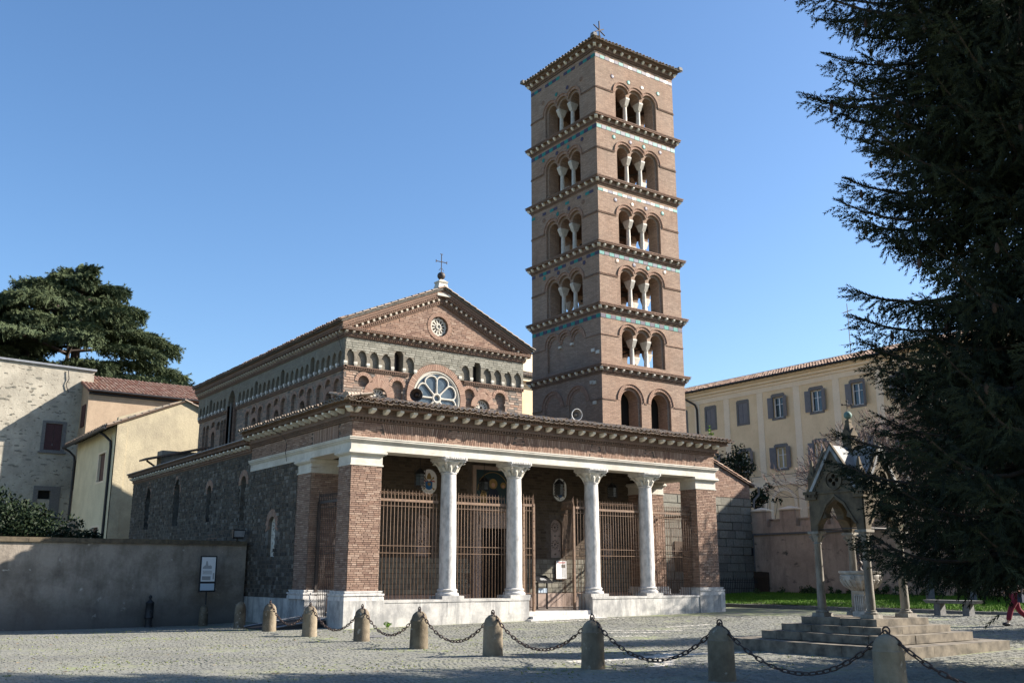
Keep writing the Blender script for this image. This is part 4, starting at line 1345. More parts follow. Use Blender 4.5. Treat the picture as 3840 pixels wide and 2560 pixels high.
# finial block, ball and cross on the gable
mb = MB()
zc = 15.0
mb.taper(9.03, 9.1, .38, .32, zc, .36, .3, zc + .28); mb.taper(9.03, 9.1, .34, .28, zc + .28, .22, .2, zc + .72); mb.taper(9.03, 9.1, .25, .23, zc + .72, .27, .25, zc + .80); mb.taper(9.03, 9.1, .25, .23, zc + .8, .08, .08, zc + .92)
gb = mb.build('gable_finial', MARBLE, CH)
mb = MB(); mb.sphere((9.03, 9.1, zc + 1.12), .2, 16, 10); mb.build('finial_ball', COPPER if False else IRON, gb, smooth=True)
mb = MB()
z0 = zc + 1.3
mb.tube([(9.03, 9.1, z0), (9.03, 9.1, z0 + .95)], .022, 6)
mb.tube([(8.72, 9.1, z0 + .55), (9.34, 9.1, z0 + .55)], .022, 6)
for (dx, dz) in ((0, .95), (-.31, .55), (.31, .55)):
    for k in (-1, 1):
        mb.tube([(9.03 + dx + (k * .07 if dx == 0 else 0), 9.1, z0 + dz + (k * .07 if dx else 0)), (9.03 + dx, 9.1, z0 + dz)], .02, 5)
for s in (-1, 1): mb.tube([(9.03 + s * .14, 9.1, z0 + .08), (9.03 + s * .06, 9.1, z0 + .2), (9.03, 9.1, z0 + .22)], .013, 5)
mb.build('iron_cross', IRON, gb)
# downpipe and cable
mb = MB(); mb.tube([(3.8, 23.22, 7.9), (3.8, 23.22, 11.2)], .05, 8); mb.build('downpipe', GREYTRIM, CH)
mb = MB()
mb.tube([(3.97 - .15, 9.5, 12.98), (3.8, 9.6, 12.5), (3.86, 9.5, 12.2), (3.97, 9.25, 11.5), (3.96, 9.24, 9.0)], .012, 4)
mb.build('cable', BLACK, CH)
mb = MB(); mb.tube([(-.35, 6.3, 7.3), (-.06, 6.0, 7.1), (-.02, 5.7, 6.85), (-.02, 5.55, 6.6), (-.1, 5.5, 6.4), (-.03, 5.45, 6.0)], .013, 4); mb.build('cable', BLACK, PR)

# ================================================================== BELL TOWER
TX0, TX1, TY0, TY1 = 15.83, 21.52, 5.0, 10.69
tower = thing('bell_tower', 'tall square brick bell tower with five tiers of triple arched openings and green glazed discs', 'bell tower', (18.67, 7.85, 0))
TW = tower
TF = Frame((TX0, TY0, 0), (1, 0, 0), (0, -1, 0))
TL = Frame((TX0, TY0, 0), (0, 1, 0), (-1, 0, 0))
TB = Frame((TX0, TY1, 0), (1, 0, 0), (0, 1, 0))
TR_ = Frame((TX1, TY0, 0), (0, 1, 0), (1, 0, 0))
S = TX1 - TX0
levels = [  # sill, spring, wall bottom, wall top
    (25.22, 26.86, 25.1, 28.9), (21.72, 23.42, 21.6, 24.85), (18.18, 19.86, 18.05, 21.3), (14.92, 16.55, 14.8, 17.8), (12.02, 13.42, 11.7, 14.55)]
HW = .385
CS = [1.87, 2.85, 3.83]
wallmb = MB(); inner = MB(); rings = MB(); strings = MB(); blind = MB(); hoods = MB()
outer_w = HW + .14
def tri_ring(fr, zs, d0, d1, r0, r1, n=11):
    for i, c in enumerate(CS):
        a0 = 0.0 if i == 2 else (math.acos(min(1, .49 / ((r0 + r1) / 2))) if True else 0)
        a1 = PI if i == 0 else PI - math.acos(min(1, .49 / ((r0 + r1) / 2)))
        ring(rings, fr, c, zs, r0, r1, d0, d1, a0, a1, n, .1)
for li, (zb, zs, w0, w1) in enumerate(levels):
    for fi, fr in enumerate((TF, TL, TB, TR_)):
        closed = (li == 4 and fi == 1)
        h1 = trifora(CS, HW, zb, zs)
        # first order: a wider shallow recess around the group
        h0 = [(CS[0] - outer_w, zb - .001), (CS[2] + outer_w, zb - .001)]
        for i, c in enumerate(CS[::-1]):
            h0.append((c + (outer_w if i == 0 else .49), zs + (0 if i == 0 else .19)))
            a0 = 0 if i == 0 else math.acos(.49 / outer_w); a1 = PI if i == 2 else PI - math.acos(.49 / outer_w)
            for k in range(1, 10):
                t = a0 + (a1 - a0) * k / 10
                h0.append((c + outer_w * math.cos(t), zs + outer_w * math.sin(t)))
        h0.append((CS[0] - outer_w, zs))
        panel(wallmb, fr, [(0, w0), (S, w0), (S, w1), (0, w1)], [h0])
        reveal(wallmb, fr, h0, 0, -.12)
        if closed:
            panel(blind, fr.shift(-.12), [(CS[0] - outer_w - .02, w0 + .1), (CS[2] + outer_w + .02, w0 + .1), (CS[2] + outer_w + .02, w1 - .2), (CS[0] - outer_w - .02, w1 - .2)])
            for c in CS: ring(rings, fr, c, zs, HW, HW + .12, -.125, -.07, 0, PI, 11, .1)
        else:
            panel(wallmb, fr, [(CS[0] - outer_w - .05, zb - .1), (CS[2] + outer_w + .05, zb - .1), (CS[2] + outer_w + .05, w1 - .2), (CS[0] - outer_w - .05, w1 - .2)], [h1], -.12)
            reveal(wallmb, fr, h1, -.12, -.78)
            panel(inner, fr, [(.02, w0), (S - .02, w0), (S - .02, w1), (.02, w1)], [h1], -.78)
        if fi < 2:
            tri_ring(fr, zs, -.01, .012, outer_w, outer_w + .13)
            tri_ring(fr, zs, -.01, .06, outer_w + .13, outer_w + .165, 14)
        # string at the springing
        for a, b in ((0, CS[0] - outer_w - .12), (CS[2] + outer_w + .12, S)):
            fr.box(strings, a - (0.03 if a == 0 else 0), b + (0.03 if b == S else 0), zs - .1, zs - .06, -.01, .035)
            if fi < 2 and li < 4: dentils(strings, fr, a, b, zs - .06, zs - .01, .05, .09, .5)
# lowest tier: two arched openings in front, two blind arches on the left
lo_f = [arch(1.87, .57, 8.6, 10.12, 12), arch(3.92, .57, 8.6, 10.12, 12)]
lo_o = [arch(1.87, .71, 8.5, 10.12, 12), arch(3.92, .71, 8.5, 10.12, 12)]
for fi, fr in enumerate((TF, TL, TB, TR_)):
    panel(wallmb, fr, [(0, 5.0), (S, 5.0), (S, 11.5), (0, 11.5)], lo_o)
    for h in lo_o: reveal(wallmb, fr, h, 0, -.12 if fi != 1 else -.05)
    for c in (1.87, 3.92):
        bx = [(c - .8, 8.4), (c + .8, 8.4), (c + .8, 11.2), (c - .8, 11.2)]
        if fi == 0:
            h = arch(c, .57, 8.6, 10.12, 12)
            panel(wallmb, fr, bx, [h], -.12); reveal(wallmb, fr, h, -.12, -.8)
        else:
            panel(blind, fr, bx, [], -.12 if fi != 1 else -.05)
        if fi < 2:
            ring(rings, fr, c, 10.12, .71, .86, -.01, .014, 0, PI, 20, .12); ring(rings, fr, c, 10.12, .86, .90, -.01, .06, 0, PI, 20, .1)
            ring(rings, fr, c, 10.12, .57, .71, -.125, -.105 if fi == 0 else -.03, 0, PI, 16, .12)
    for a, b in ((0, .9), (2.8, 2.98), (4.86, S)): fr.box(strings, a, b, 10.06, 10.12, -.01, .03)
tw_ = wallmb.build('tower_wall', BRICK, TW)
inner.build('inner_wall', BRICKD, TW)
blind.build('blind_panel', BRICK, TW)
rings.build('arch_courses', RING, tw_, 'stuff', rnd=True)
strings.build('string_courses', CORN, TW, 'stuff')
mb = MB(); mb.box(TX0 + .3, TX1 - .3, TY0 + .9, TY1 - .3, 5, 11.4); mb.build('tower_core', DARK, TW)
# slender columns with flared imposts in the openings
def bell_col(fr, c, zb, zs, tw=False):
    q = fr.p(c, 0, -.36)
    mb = MB()
    mb.lathe((q.x, q.y, 0), [(.14, zb), (.145, zb + .06), (.12, zb + .09), (.118, zb + .6), (.105, zs - .48), (.13, zs - .46), (.13, zs - .42)], 12)
    col = mb.build('bell_column', COLST, TW, smooth=True)
    mb = MB()
    ax, ay = (.11, .13) if abs(fr.U.x) > .5 else (.13, .11)
    bx, by = (.135, .27) if abs(fr.U.x) > .5 else (.27, .135)
    mb.taper(q.x, q.y, ax, ay, zs - .42, bx, by, zs - .09)
    mb.box(q.x - bx, q.x + bx, q.y - by, q.y + by, zs - .09, zs - .004)
    mb.build('impost_block', COLST, col)
for li, (zb, zs, w0, w1) in enumerate(levels):
    for fi, fr in enumerate((TF, TL, TB, TR_)):
        if li == 4 and fi == 1: continue
        for c in (2.36, 3.34):
            bell_col(fr, c, zb, zs)
mb = MB()
for c in (2.36, 3.34):
    TL.box(mb, c - .1, c + .1, 13.2, 13.32, -.12, .0)
mb.build('blocked_impost', MARBLE, TW)
# cornices
def tcorn(zt, top=False):
    mb = MB()
    rows = ((.04, -.42, -.37), (.10, -.33, -.29), (.08, -.29, -.12), (.25, -.12, -.08), (.20, -.08, -.03), (.27, -.03, .02))
    for g, a, b in rows: mb.box(TX0 - g, TX1 + g, TY0 - g, TY1 + g, zt + a, zt + b)
    for fr in (TF, TL, TB, TR_):
        dentils(mb, fr, 0, S, zt - .37, zt - .33, .07, .1, .5); fr.box(mb, 0, S, zt - .37, zt - .33, -.2, .02)
        dentils(mb, fr.shift(.20), -.20, S + .20, zt - .08, zt - .03, .06, .1, .5)
    c = mb.build('tower_cornice', CORN, TW)
    me = bracket_mesh(BRACKET, .115, .15, .14)
    for i in range(11):
        t = .25 + (S - .5) * i / 10
        inst(me, 'bracket', c, TF.p(t, zt - .275, .08) , (0, 0, R.uniform(-.06, .06)), (R.uniform(.85, 1.15), R.uniform(.9, 1.05), 1))
        inst(me, 'bracket', c, TL.p(t, zt - .275, .08), (0, 0, -PI / 2 + R.uniform(-.06, .06)), (R.uniform(.85, 1.15), 1, 1))
    inst(me, 'bracket', c, (TX0 - .06, TY0 - .06, zt - .29), (0, 0, -PI / 4), (1.3, 1.2, 1))
    inst(me, 'bracket', c, (TX1 + .06, TY0 - .06, zt - .29), (0, 0, PI / 4), (1.3, 1.2, 1))
    inst(me, 'bracket', c, (TX0 - .06, TY1 + .06, zt - .29), (0, 0, -PI * .75), (1.3, 1.2, 1))
    return c
for z in (25.2, 21.7, 18.16, 14.9, 11.78):
    tcorn(z)
tc = tcorn(29.36)
# glazed tile bands and discs
tm1 = MB(); tm1.box(-.5, .5, -.012, .01, -.5, .5)
protos = {k: proto(tm1, 'glazed_tile', v) for k, v in (('g', TEAL), ('p', PURP), ('w', PALE), ('b', BLUEG))}
def band(z0, z1, fpat, lpat, n=17):
    w = S / n
    for fr, pat, rz in ((TF, fpat, 0), (TL, lpat, PI / 2)):
        m = len(pat)
        for i in range(n):
            ch = pat[i % m]
            if ch == '.': continue
            inst(protos[ch], 'glazed_tile', TW, fr.p(w * (i + .5), (z0 + z1) / 2, .004), (0, 0, rz), (w * .93, 1, (z1 - z0) * R.uniform(.92, 1)))
band(28.54, 28.73, 'pgpwpgpw', 'gpgp.pgp.')
band(24.46, 24.67, 'gb', 'pg')
band(20.94, 21.10, 'gwbw', '.pg.p..g.')
band(17.5, 17.68, 'gpgb', 'pgp.')
band(14.2, 14.40, 'pg', 'gp')
dm = {}
for k, v in (('g', TEAL), ('p', PURP), ('w', PALE), ('b', BLUEG), ('n', CORN)):
    mb = MB(); mb.lathe((0, 0, 0), [(.112, 0), (.116, .012), (.09, .018), (.02, .02)], 16); dm[k] = proto(mb, 'glazed_disc', v, True)
rowsd = [(27.72, 'pgwg', 'npgn'), (24.2, 'gpgp', 'pgpg'), (20.66, 'bwpg', 'npgn'), (17.33, 'wbgw', 'pnpg')]
for z, a, b in rowsd:
    for i, u in enumerate((1.19, 2.36, 3.34, 4.55)):
        zz = z + (0 if i in (0, 3) else .0)
        inst(dm[a[i]], 'glazed_disc', TW, TF.p(u, zz, .0), (PI / 2, 0, 0))
        inst(dm[b[i]], 'glazed_disc', TW, TL.p(u, zz, .0), (PI / 2, 0, -PI / 2))
mb = MB()
for z, a, b in rowsd:
    for u in (1.19, 2.36, 3.34, 4.55):
        for fr in (TF, TL):
            ring(mb, fr, u, z, .13, .145, -.01, .008, 0, 2 * PI, 18, 0)
mb.build('disc_rims', RING, TW, 'stuff', rnd=True)
# roof
mb = MB()
e = .37; zt = 29.39
cx, cy = (TX0 + TX1) / 2, (TY0 + TY1) / 2
mb.add([(TX0 - e, TY0 - e, zt), (TX1 + e, TY0 - e, zt), (TX1 + e, TY1 + e, zt), (TX0 - e, TY1 + e, zt), (cx, cy, zt + .95)], [(0, 1, 4), (1, 2, 4), (2, 3, 4), (3, 0, 4), (3, 2, 1, 0)])
tr_ = mb.build('tower_roof', MORTARD, TW)
sl = math.atan2(.95, S / 2 + e)
tile_rows(tr_, (TX0 - e - .02, TY0 - e - .04, zt + .03), (1, 0, 0), 0, sl, 26, .2473, 1, TILE, 27, w=.2, jit=.02)
tile_rows(tr_, (TX0 - e - .04, TY1 + e + .02, zt + .03), (0, -1, 0), -PI / 2, sl, 26, .2473, 1, TILE, 27, w=.2, jit=.02)
mb = MB()
for (x, y) in ((TX0 - e + .05, TY0 - e + .05), (TX1 + e - .05, TY0 - e + .05), (TX0 - e + .05, TY1 + e - .05)):
    mb.taper(x, y, .14, .14, zt + .05, .12, .12, zt + .24)
mb.build('corner_cap', GREYTRIM, tr_)
# crossed bars on top
mb = MB()
zc = zt + .9
zq = 31.55
mb.tube([(cx, cy, zc - .3), (cx, cy, zq + 1.5)], .04, 6)
mb.tube([(cx - .42, cy, zq + 1.15), (cx + .42, cy, zq + .7)], .036, 6); mb.tube([(cx - .40, cy - .1, zq + .66), (cx + .42, cy + .1, zq + 1.17)], .036, 6)
mb.tube([(cx, cy, zq + .7), (cx + 1.2, cy - .3, zc - .3)], .008, 4)
mb.build('tower_cross', IRON, TW)
# bells and frames inside
for z in (16.0, 19.3):
    mb = MB(); mb.lathe((cx - .4, cy + .2, z), [(.42, 0), (.40, .06), (.30, .25), (.24, .55), (.20, .68), (.03, .74)], 16)
    b = mb.build('bell', COPPER, TW, smooth=True)
mb = MB()
for z in (12.4, 15.6, 18.9, 22.4, 25.9):
    for (a, b_) in (((TX0 + .8, TY0 + 1.2), (TX1 - .8, TY1 - 1.2)), ((TX0 + .8, TY1 - 1.2), (TX1 - .8, TY0 + 1.2))):
        mb.tube([(a[0], a[1], z - .3), (b_[0], b_[1], z + 1.3)], .05, 5)
    mb.tube([(TX0 + .8, cy, z + 1.2), (TX1 - .8, cy, z + 1.2)], .09, 5); mb.tube([(cx, TY0 + .8, z + 1.0), (cx, TY1 - .8, z + 1.0)], .07, 5)
mb.build('bell_frame', IRON, TW)
mb = MB()
for (u, z) in ((.25, 12.45), (.6, 12.6), (.75, 11.0), (.55, 10.95), (.55, 9.95)):
    TL.box(mb, u - .12, u + .12, z - .08, z + .08, -.01, .06)
mb.build('marble_fragment', MARBLE, TW)

def push_back(root, k):
    # the thing's true distance: stand it farther off along its line of sight, correspondingly larger
    root.location = CAM + (Vector(root.location) - CAM) * k
    root.scale = (k, k, k)
mb = MB(); mb.box(TX0 + .05, TX1 - .05, TY0 + .05, TY1 - .05, -1.5, 5.0); mb.build('tower_base', BRICKD, TW)
KB = 1.2
push_back(tower, KB + .001)
# ================================================================== WING WALL right of the portico
wing = thing('side_wing', 'low sloping-roofed wing of big dark tuff blocks under brick to the right of the portico', 'wing', (22, 7, 0))
FWG = Frame((0, 4.98, 0), (1, 0, 0), (0, -1, 0))
def wtop(u): return 7.42 - .384 * (u - 23.61)
mb = MB()
FWG.prism(mb, [(16.5, -.5), (26.1, -.5), (26.1, wtop(26.1)), (23.3, wtop(23.3)), (16.5, wtop(23.3))], -4.5, 0)
w_ = mb.build('wing_wall', MORTAR, wing)
bt = courses(17.5, 26.1, .2, 5.66, .78, .42, j=.025, vary=.35, zj=.01)
blocks('tuff_block_rows', FWG, bt, .05, PBIG, w_, own=300, piece='tuff_block', jit=.02)
wb = courses(17.5, 26.08, 5.70, 7.5, .27, .085, clip=lambda u, z: z < wtop(u) - .1)
blocks('wing_bricks', FWG, wb, .014, PBRICK, w_, own=0)
mb = MB()
FWG.prism(mb, [(23.3, wtop(23.3) - .06), (26.4, wtop(26.4) - .06), (26.4, wtop(26.4) + .04), (23.3, wtop(23.3) + .04)], -4.6, .12)
wr = mb.build('wing_roof', CORN, wing)
a = math.atan(.384)
tmw = tile_mesh(TILEP, .2, .46)
for i in range(9):
    u = 26.5 - i * .36
    inst(tmw, 'roof_tile', wr, (u, 4.92, wtop(u) + .05), (a - .05, 0, PI / 2))
mb = MB(); mb.tube([(26.5, 4.7, wtop(26.5)), (26.55, 4.75, 5.9), (26.2, 4.8, 5.6), (26.15, 4.8, 5.2)], .06, 7); mb.build('gutter_pipe', GREYTRIM, wing)

# ================================================================== LEFT: boundary wall, house, far blocks
bw = thing('boundary_wall', 'long grey stained plaster wall with stone coping left of the church', 'wall', (-20, 9.3, 0))
mb = MB(); mb.box(-45, -.06, 9.12, 9.55, -1, 2.9); mb.build('wall_face', PLAGREY, bw)
mb = MB()
x = -45
while x < -.1:
    x2 = min(x + R.uniform(1.1, 1.7), -.07); mb.box(x + .006, x2 - .006, 9.04, 9.63, 2.9, 3.07 + R.uniform(-.008, .008)); x = x2
mb.build('coping', AEDST, bw)

house = thing('yellow_house', 'pale yellow plaster house with rough gable end and brown downpipes behind the wall', 'house', (1, 34, 0))
HX, HY, HY2 = -1.06, 28.15, 38.2
FHf = Frame((0, HY, 0), (1, 0, 0), (0, -1, 0)); FHl = Frame((HX, 0, 0), (0, 1, 0), (-1, 0, 0))
hz = 10.25
mb = MB()
hw = [(30.2, 7.0), (32.2, 7.0), (32.2, 8.9), (30.2, 8.9)]
hw2 = [(30.3, 2.4), (32.3, 2.4), (32.3, 4.55), (30.3, 4.55)]
panel(mb, FHl, [(HY, -1), (HY2, -1), (HY2, hz), (HY, hz)], [hw, hw2]); reveal(mb, FHl, hw, 0, -.25); reveal(mb, FHl, hw2, 0, -.25)
mb.build('side_wall', PLAYEL, house)
mb = MB()
FHf.prism(mb, [(HX, -1), (8, -1), (8, 9.6), (2.7, 12.0), (HX, hz + .35)], -.3, 0)
mb.build('gable_wall', PLAROUGH, house)
mb = MB()
for h in (hw, hw2):
    (a, z0), (b, _), (_, z1), _ = h
    for (p, q_, r_, s_) in ((a, b, z0, z0 + .12), (a, b, z1 - .12, z1), (a, a + .22, z0 + .12, z1 - .12), (b - .22, b, z0 + .12, z1 - .12)):
        FHl.box(mb, p, q_, r_, s_, -.2, .015)
mb.build('window_frame', PLATRIM, house)
mb = MB(); FHl.box(mb, 30.4, 32.0, 7.1, 8.8, -.2, -.12); FHl.box(mb, 30.5, 32.1, 2.5, 4.5, -.2, -.12); mb.build('window_shutter', SHUTTERR, house)
mb = MB()
def hroof(x): return hz + .05 + (x - HX) * .44
mb.add([(HX - .65, HY - .12, hroof(HX - .65)), (2.7, HY - .12, hroof(2.7)), (2.7, HY2 + .8, hroof(2.7)), (HX - .65, HY2 + .8, hroof(HX - .65)),
        (HX - .65, HY - .12, hroof(HX - .65) - .1), (2.7, HY - .12, hroof(2.7) - .1), (2.7, HY2 + .8, hroof(2.7) - .1), (HX - .65, HY2 + .8, hroof(HX - .65) - .1),
        (8.2, HY - .12, hroof(2.7) - 2.4), (8.2, HY2 + .8, hroof(2.7) - 2.4)], [(0, 1, 2, 3), (4, 7, 6, 5), (0, 4, 5, 1), (2, 6, 7, 3), (3, 7, 4, 0), (1, 8, 9, 2)])
hr = mb.build('roof', WOOD, house)
tmh = tile_mesh(TILE, .24, .5)
for i in range(10):
    x = HX - .6 + i * .38
    inst(tmh, 'roof_tile', hr, (x, HY - .05, hroof(x) + .03), (math.atan(.44) - .05, 0, -PI / 2)); inst(tmh, 'roof_tile', hr, (x, HY + .2, hroof(x) + .03), (math.atan(.44) - .05, 0, -PI / 2))
for i in range(5):
    x = 2.7 + i * .4; inst(tmh, 'roof_tile', hr, (x + .4, HY - .05, hroof(2.7) - (x - 2.3) * .44), (math.atan(.44) - .05, 0, PI / 2))
for i in range(40):
    inst(tmh, 'roof_tile', hr, (HX - .7, HY + .1 + i * .27, hroof(HX - .7) + .04), (math.atan(.44) - .05, 0, -PI / 2))
mb = MB()
for i in range(26): mb.box(HX - .6, HX, HY + .25 + i * .41, HY + .33 + i * .41, hz - .12, hz - .02)
mb.build('rafter', WOOD, house)
mb = MB(); mb.tube([(HX - .7, HY - .1, hroof(HX - .7) - .06), (HX - .7, HY2 + .9, hroof(HX - .7) - .1)], .1, 8); mb.build('gutter', BLACK, house)
for y in (29.0, HY2 + .2):
    mb = MB(); mb.tube([(HX - .7, y + .9, hz - .3), (HX - .35, y + .5, hz - .6), (HX - .1, y + .1, hz - .95), (HX - .08, y, hz - 1.3), (HX - .08, y, 0)], .075, 8); mb.build('downpipe', BLACK, house)
mb = MB(); FHf.box(mb, HX - .02, HX + .55, -1, hz - .1, 0, .03); mb.build('corner_strip', PLAROUGH, house)
mb = MB()
for k in range(7):
    a = PI * k / 6
    mb.box(-1.75, -1.1, 35.4, 37.0, 0, 4.3) if k == 0 else None
mb.lathe((-1.35, 36.2, 4.3), [(.8, 0), (.75, .3), (.5, .6), (.1, .75)], 10)
mb.build('rounded_annex', PLAPINK, house)

# small lean-to roof between house and aisle
lt = thing('lean_to', 'small tiled lean-to with grey wall between aisle roof and rough gable', 'lean-to', (1.6, 27.6, 7.2))
mb = MB(); mb.box(1.3, 3.9, 27.2, 28.12, 7.4, 8.75); mb.build('lean_to_wall', PLAGREY, lt)
mb = MB(); mb.add([(.3, 26.9, 8.2), (3.95, 26.9, 9.15), (3.95, 28.13, 9.15), (.3, 28.13, 8.2), (.3, 26.9, 8.1), (3.95, 26.9, 9.05), (3.95, 28.13, 9.05), (.3, 28.13, 8.1)], [(0, 1, 2, 3), (4, 7, 6, 5), (0, 4, 5, 1), (1, 5, 6, 2), (2, 6, 7, 3), (3, 7, 4, 0)]); mb.build('lean_to_roof', TILE if False else CORN, lt)
mb = MB(); mb.tube([(.5, 27.3, 8.1), (1.3, 27.3, 7.6)], .06, 5); mb.build('roof_strut', WOOD, lt)

rb = thing('red_roofed_house', 'plaster block with red tiled roof rising behind the yellow house', 'house', (6, 46, 0))
BX, BY, BYP = .21, 42.7, 45.0
pz = .36
mb = MB()
mb.box(BX + .001, 12, BY, 52, 0, 14.25)
FBf = Frame((0, BY, 0), (1, 0, 0), (0, -1, 0)); FBl = Frame((BX, 0, 0), (0, 1, 0), (-1, 0, 0))
FBl.prism(mb, [(BY + .005, 0), (50, 0), (50, 14.4 + pz * 7.3), (BY + .005, 14.4)], -.3, 0)
mb.build('wall', PLAPINK, rb)
mb = MB()
rz = lambda y: 14.52 + pz * (y - BY + .35)
mb.add([(BX - .15, BY - .35, rz(BY - .35)), (12.5, BY - .35, rz(BY - .35)), (12.5, 48, rz(48)), (BX - .15, 48, rz(48)), (BX - .15, BY - .35, rz(BY - .35) - .1), (12.5, BY - .35, rz(BY - .35) - .1), (12.5, 48, rz(48) - .1), (BX - .15, 48, rz(48) - .1), (12.5, 53, rz(48) - 2), (BX, 53, rz(48) - 2)], [(0, 1, 2, 3), (4, 7, 6, 5), (0, 4, 5, 1), (1, 5, 6, 2), (3, 7, 4, 0), (3, 2, 8, 9)])
r2 = mb.build('roof', TILER, rb, rnd=True)
tile_rows(r2, (BX - .2, BY - .42, rz(BY - .35) + .03), (1, 0, 0), 0, math.atan(pz), 44, .275, 14, TILER, 300, rowlen=.42, w=.21, jit=.015)
mb = MB(); FBf.box(mb, BX, 12, 14.28, 14.42, 0, .12); mb.tube([(BX - .1, BY - .42, 14.5), (12, BY - .42, 14.5)], .07, 6); mb.build('gutter', BLACK, rb)
mb = MB(); wn_ = arch(44.45, .5, 7.5, 9.4); panel(mb, FBl.shift(.012), wn_); mb.build('arched_window', GREYTRIM, rb)
mb = MB(); panel(mb, FBl.shift(.03), arch(44.45, .34, 7.6, 9.35)); mb.build('window_pane', DARK, rb)
mb = MB(); FBl.box(mb, 43.2, 44.3, 12.0, 13.6, 0, .06); mb.build('window_shutter', SHUTTERR, rb)

pb = thing('plaster_house', 'tall old house wall of crumbling plaster with exposed stones and maroon shutters', 'house', (-5, 48, 0))
FPB = Frame((0, BYP, 0), (1, 0, 0), (0, -1, 0))
mb = MB()
w1 = [(-1.97, 10.37), (-.84, 10.37), (-.84, 12.27), (-1.97, 12.27)]
w2 = [(-2.0, 6.9), (-1.2, 6.9), (-1.2, 7.5), (-2.0, 7.5)]
panel(mb, FPB, [(-24, 0), (.92, 0), (.92, 16.35), (-24, 16.9)], [w1, w2]); reveal(mb, FPB, w1, 0, -.3); reveal(mb, FPB, w2, 0, -.3)
mb.box(.6, .92, 45.01, 55, 0, 16.2)
mb.build('wall', PLASTR, pb)
mb = MB(); FPB.prism(mb, [(-24, 16.9), (1.05, 16.36), (1.05, 16.5), (-24, 17.04)], -.6, .14); mb.build('coping', LEAD, pb)
mb = MB()
for (a, b, c, d) in ((-2.2, -1.975, 10.25, 12.45), (-.835, -.6, 10.25, 12.45), (-1.975, -.835, 12.275, 12.45), (-1.975, -.835, 10.25, 10.365)): FPB.box(mb, a, b, c, d, -.1, .05)
FPB.box(mb, -2.32, -.48, 10.13, 10.25, -.1, .14)
for (a, b, c, d) in ((-2.3, -2.0, 5.4, 7.8), (-1.2, -.55, 5.4, 7.8), (-2.0, -1.2, 7.5, 7.8)): FPB.box(mb, a, b, c, d, -.1, .05)
mb.build('window_frame', GREYTRIM, pb)
for s in (0, 1):
    mb = MB(); FPB.box(mb, -1.96 + s * .565, -1.415 + s * .56, 10.38, 12.26, -.12, -.06)
    for k in range(14): FPB.box(mb, -1.92 + s * .565, -1.46 + s * .565, 10.48 + k * .12, 10.54 + k * .12, -.06, -.04)
    mb.build('shutter', SHUTTERR, pb)
mb = MB(); FPB.box(mb, -2.0, -1.2, 6.9, 7.5, -.3, -.25); mb.build('window_pane', DARK, pb)
mb = MB()
# exposed stones standing proud of the plaster
for i in range(110):
    u = R.uniform(-12, .6); z = R.choice((R.uniform(8.5, 16), R.uniform(9, 15.6)))
    if -2.4 < u < -.4 and 10 < z < 12.6: continue
    w, h = R.uniform(.06, .24), R.uniform(.03, .08)
    FPB.prism(mb, [(u - w, z - h * .6), (u - w * .3, z - h), (u + w * .8, z - h * .7), (u + w, z + h * .3), (u + w * .2, z + h), (u - w * .8, z + h * .6)], -.02, .015, R.random())
mb.build('exposed_stone', PBIG, pb, 'stuff', rnd=True)
mb = MB(); mb.tube([(-.9, 44.9, 16.2), (-.8, 44.9, 15.6), (-.95, 44.92, 15.2), (-.75, 44.92, 14.6)], .03, 4); mb.build('cable', BLACK, pb)

push_back(house, 1.117); push_back(rb, 1.07); push_back(pb, 1.07)
# ================================================================== RIGHT: long building
pal = thing('monastery_building', 'long cream three-storey building with grey shutters and tiled roof on the right', 'building', (54, 22, 0))
PX = 52.0
FPX = Frame((PX, 0, 0), (0, 1, 0), (-1, 0, 0))
Ya, Yb = -10.0, 48.0
bays = [35.1, 31.45, 27.57, 23.6, 19.63, 15.66, 11.6, 7.6, 3.6, 39.0, 43.0]
W2, H2 = .54, .9
rows = [15.78, 11.42]
holes = []
for c in bays:
    for z in rows:
        holes.append([(c - W2, z - H2), (c + W2, z - H2), (c + W2, z + H2 ), (c - W2, z + H2)])
mb = MB()
panel(mb, FPX, [(Ya, 0), (Yb, 0), (Yb, 18.3), (Ya, 18.3)], holes)
for h in holes: reveal(mb, FPX, h, 0, -.3)
mb.box(PX + .3, PX + 10, Ya, Yb, 0, 18.2)
mb.build('wall', PLACREAM, pal)
mb = MB()
for c in bays:
    u = c - 1.98
    FPX.box(mb, u - .32, u + .32, 9.95, 17.3, 0, .03)
FPX.box(mb, Ya, Yb, 17.3, 17.75, 0, .05); FPX.box(mb, Ya, Yb, 17.75, 18.0, 0, .15); FPX.box(mb, Ya, Yb, 18.0, 18.25, 0, .35); FPX.box(mb, Ya, Yb, 18.25, 18.45, 0, .6)
FPX.box(mb, Ya, Yb, 9.75, 9.95, 0, .1); FPX.box(mb, Ya, Yb, 9.1, 9.75, 0, .05)
for c in bays:
    u = c - 1.98
    FPX.box(mb, u - .36, u + .36, 2, 8.95, 0, .12); FPX.box(mb, u - .46, u + .46, 8.95, 9.1, 0, .2)
    ring(mb, FPX, c, 7.5, 1.12, 1.4, 0, .06, 0, PI, 20, 0)
    for s in (-1, 1): FPX.box(mb, c + s * 1.26 - .14, c + s * 1.26 + .14, 2, 7.5, 0, .06)
mb.build('pilaster_trim', PLATRIM, pal)
mb = MB(); FPX.box(mb, Ya, Yb, 9.952, 9.99, 0, .14); mb.build('ledge', GREYTRIM, pal)
closed_top = {35.1: 1, 31.45: 1, 27.57: 1, 39.0: 1, 43.0: 1}
slat = MB()
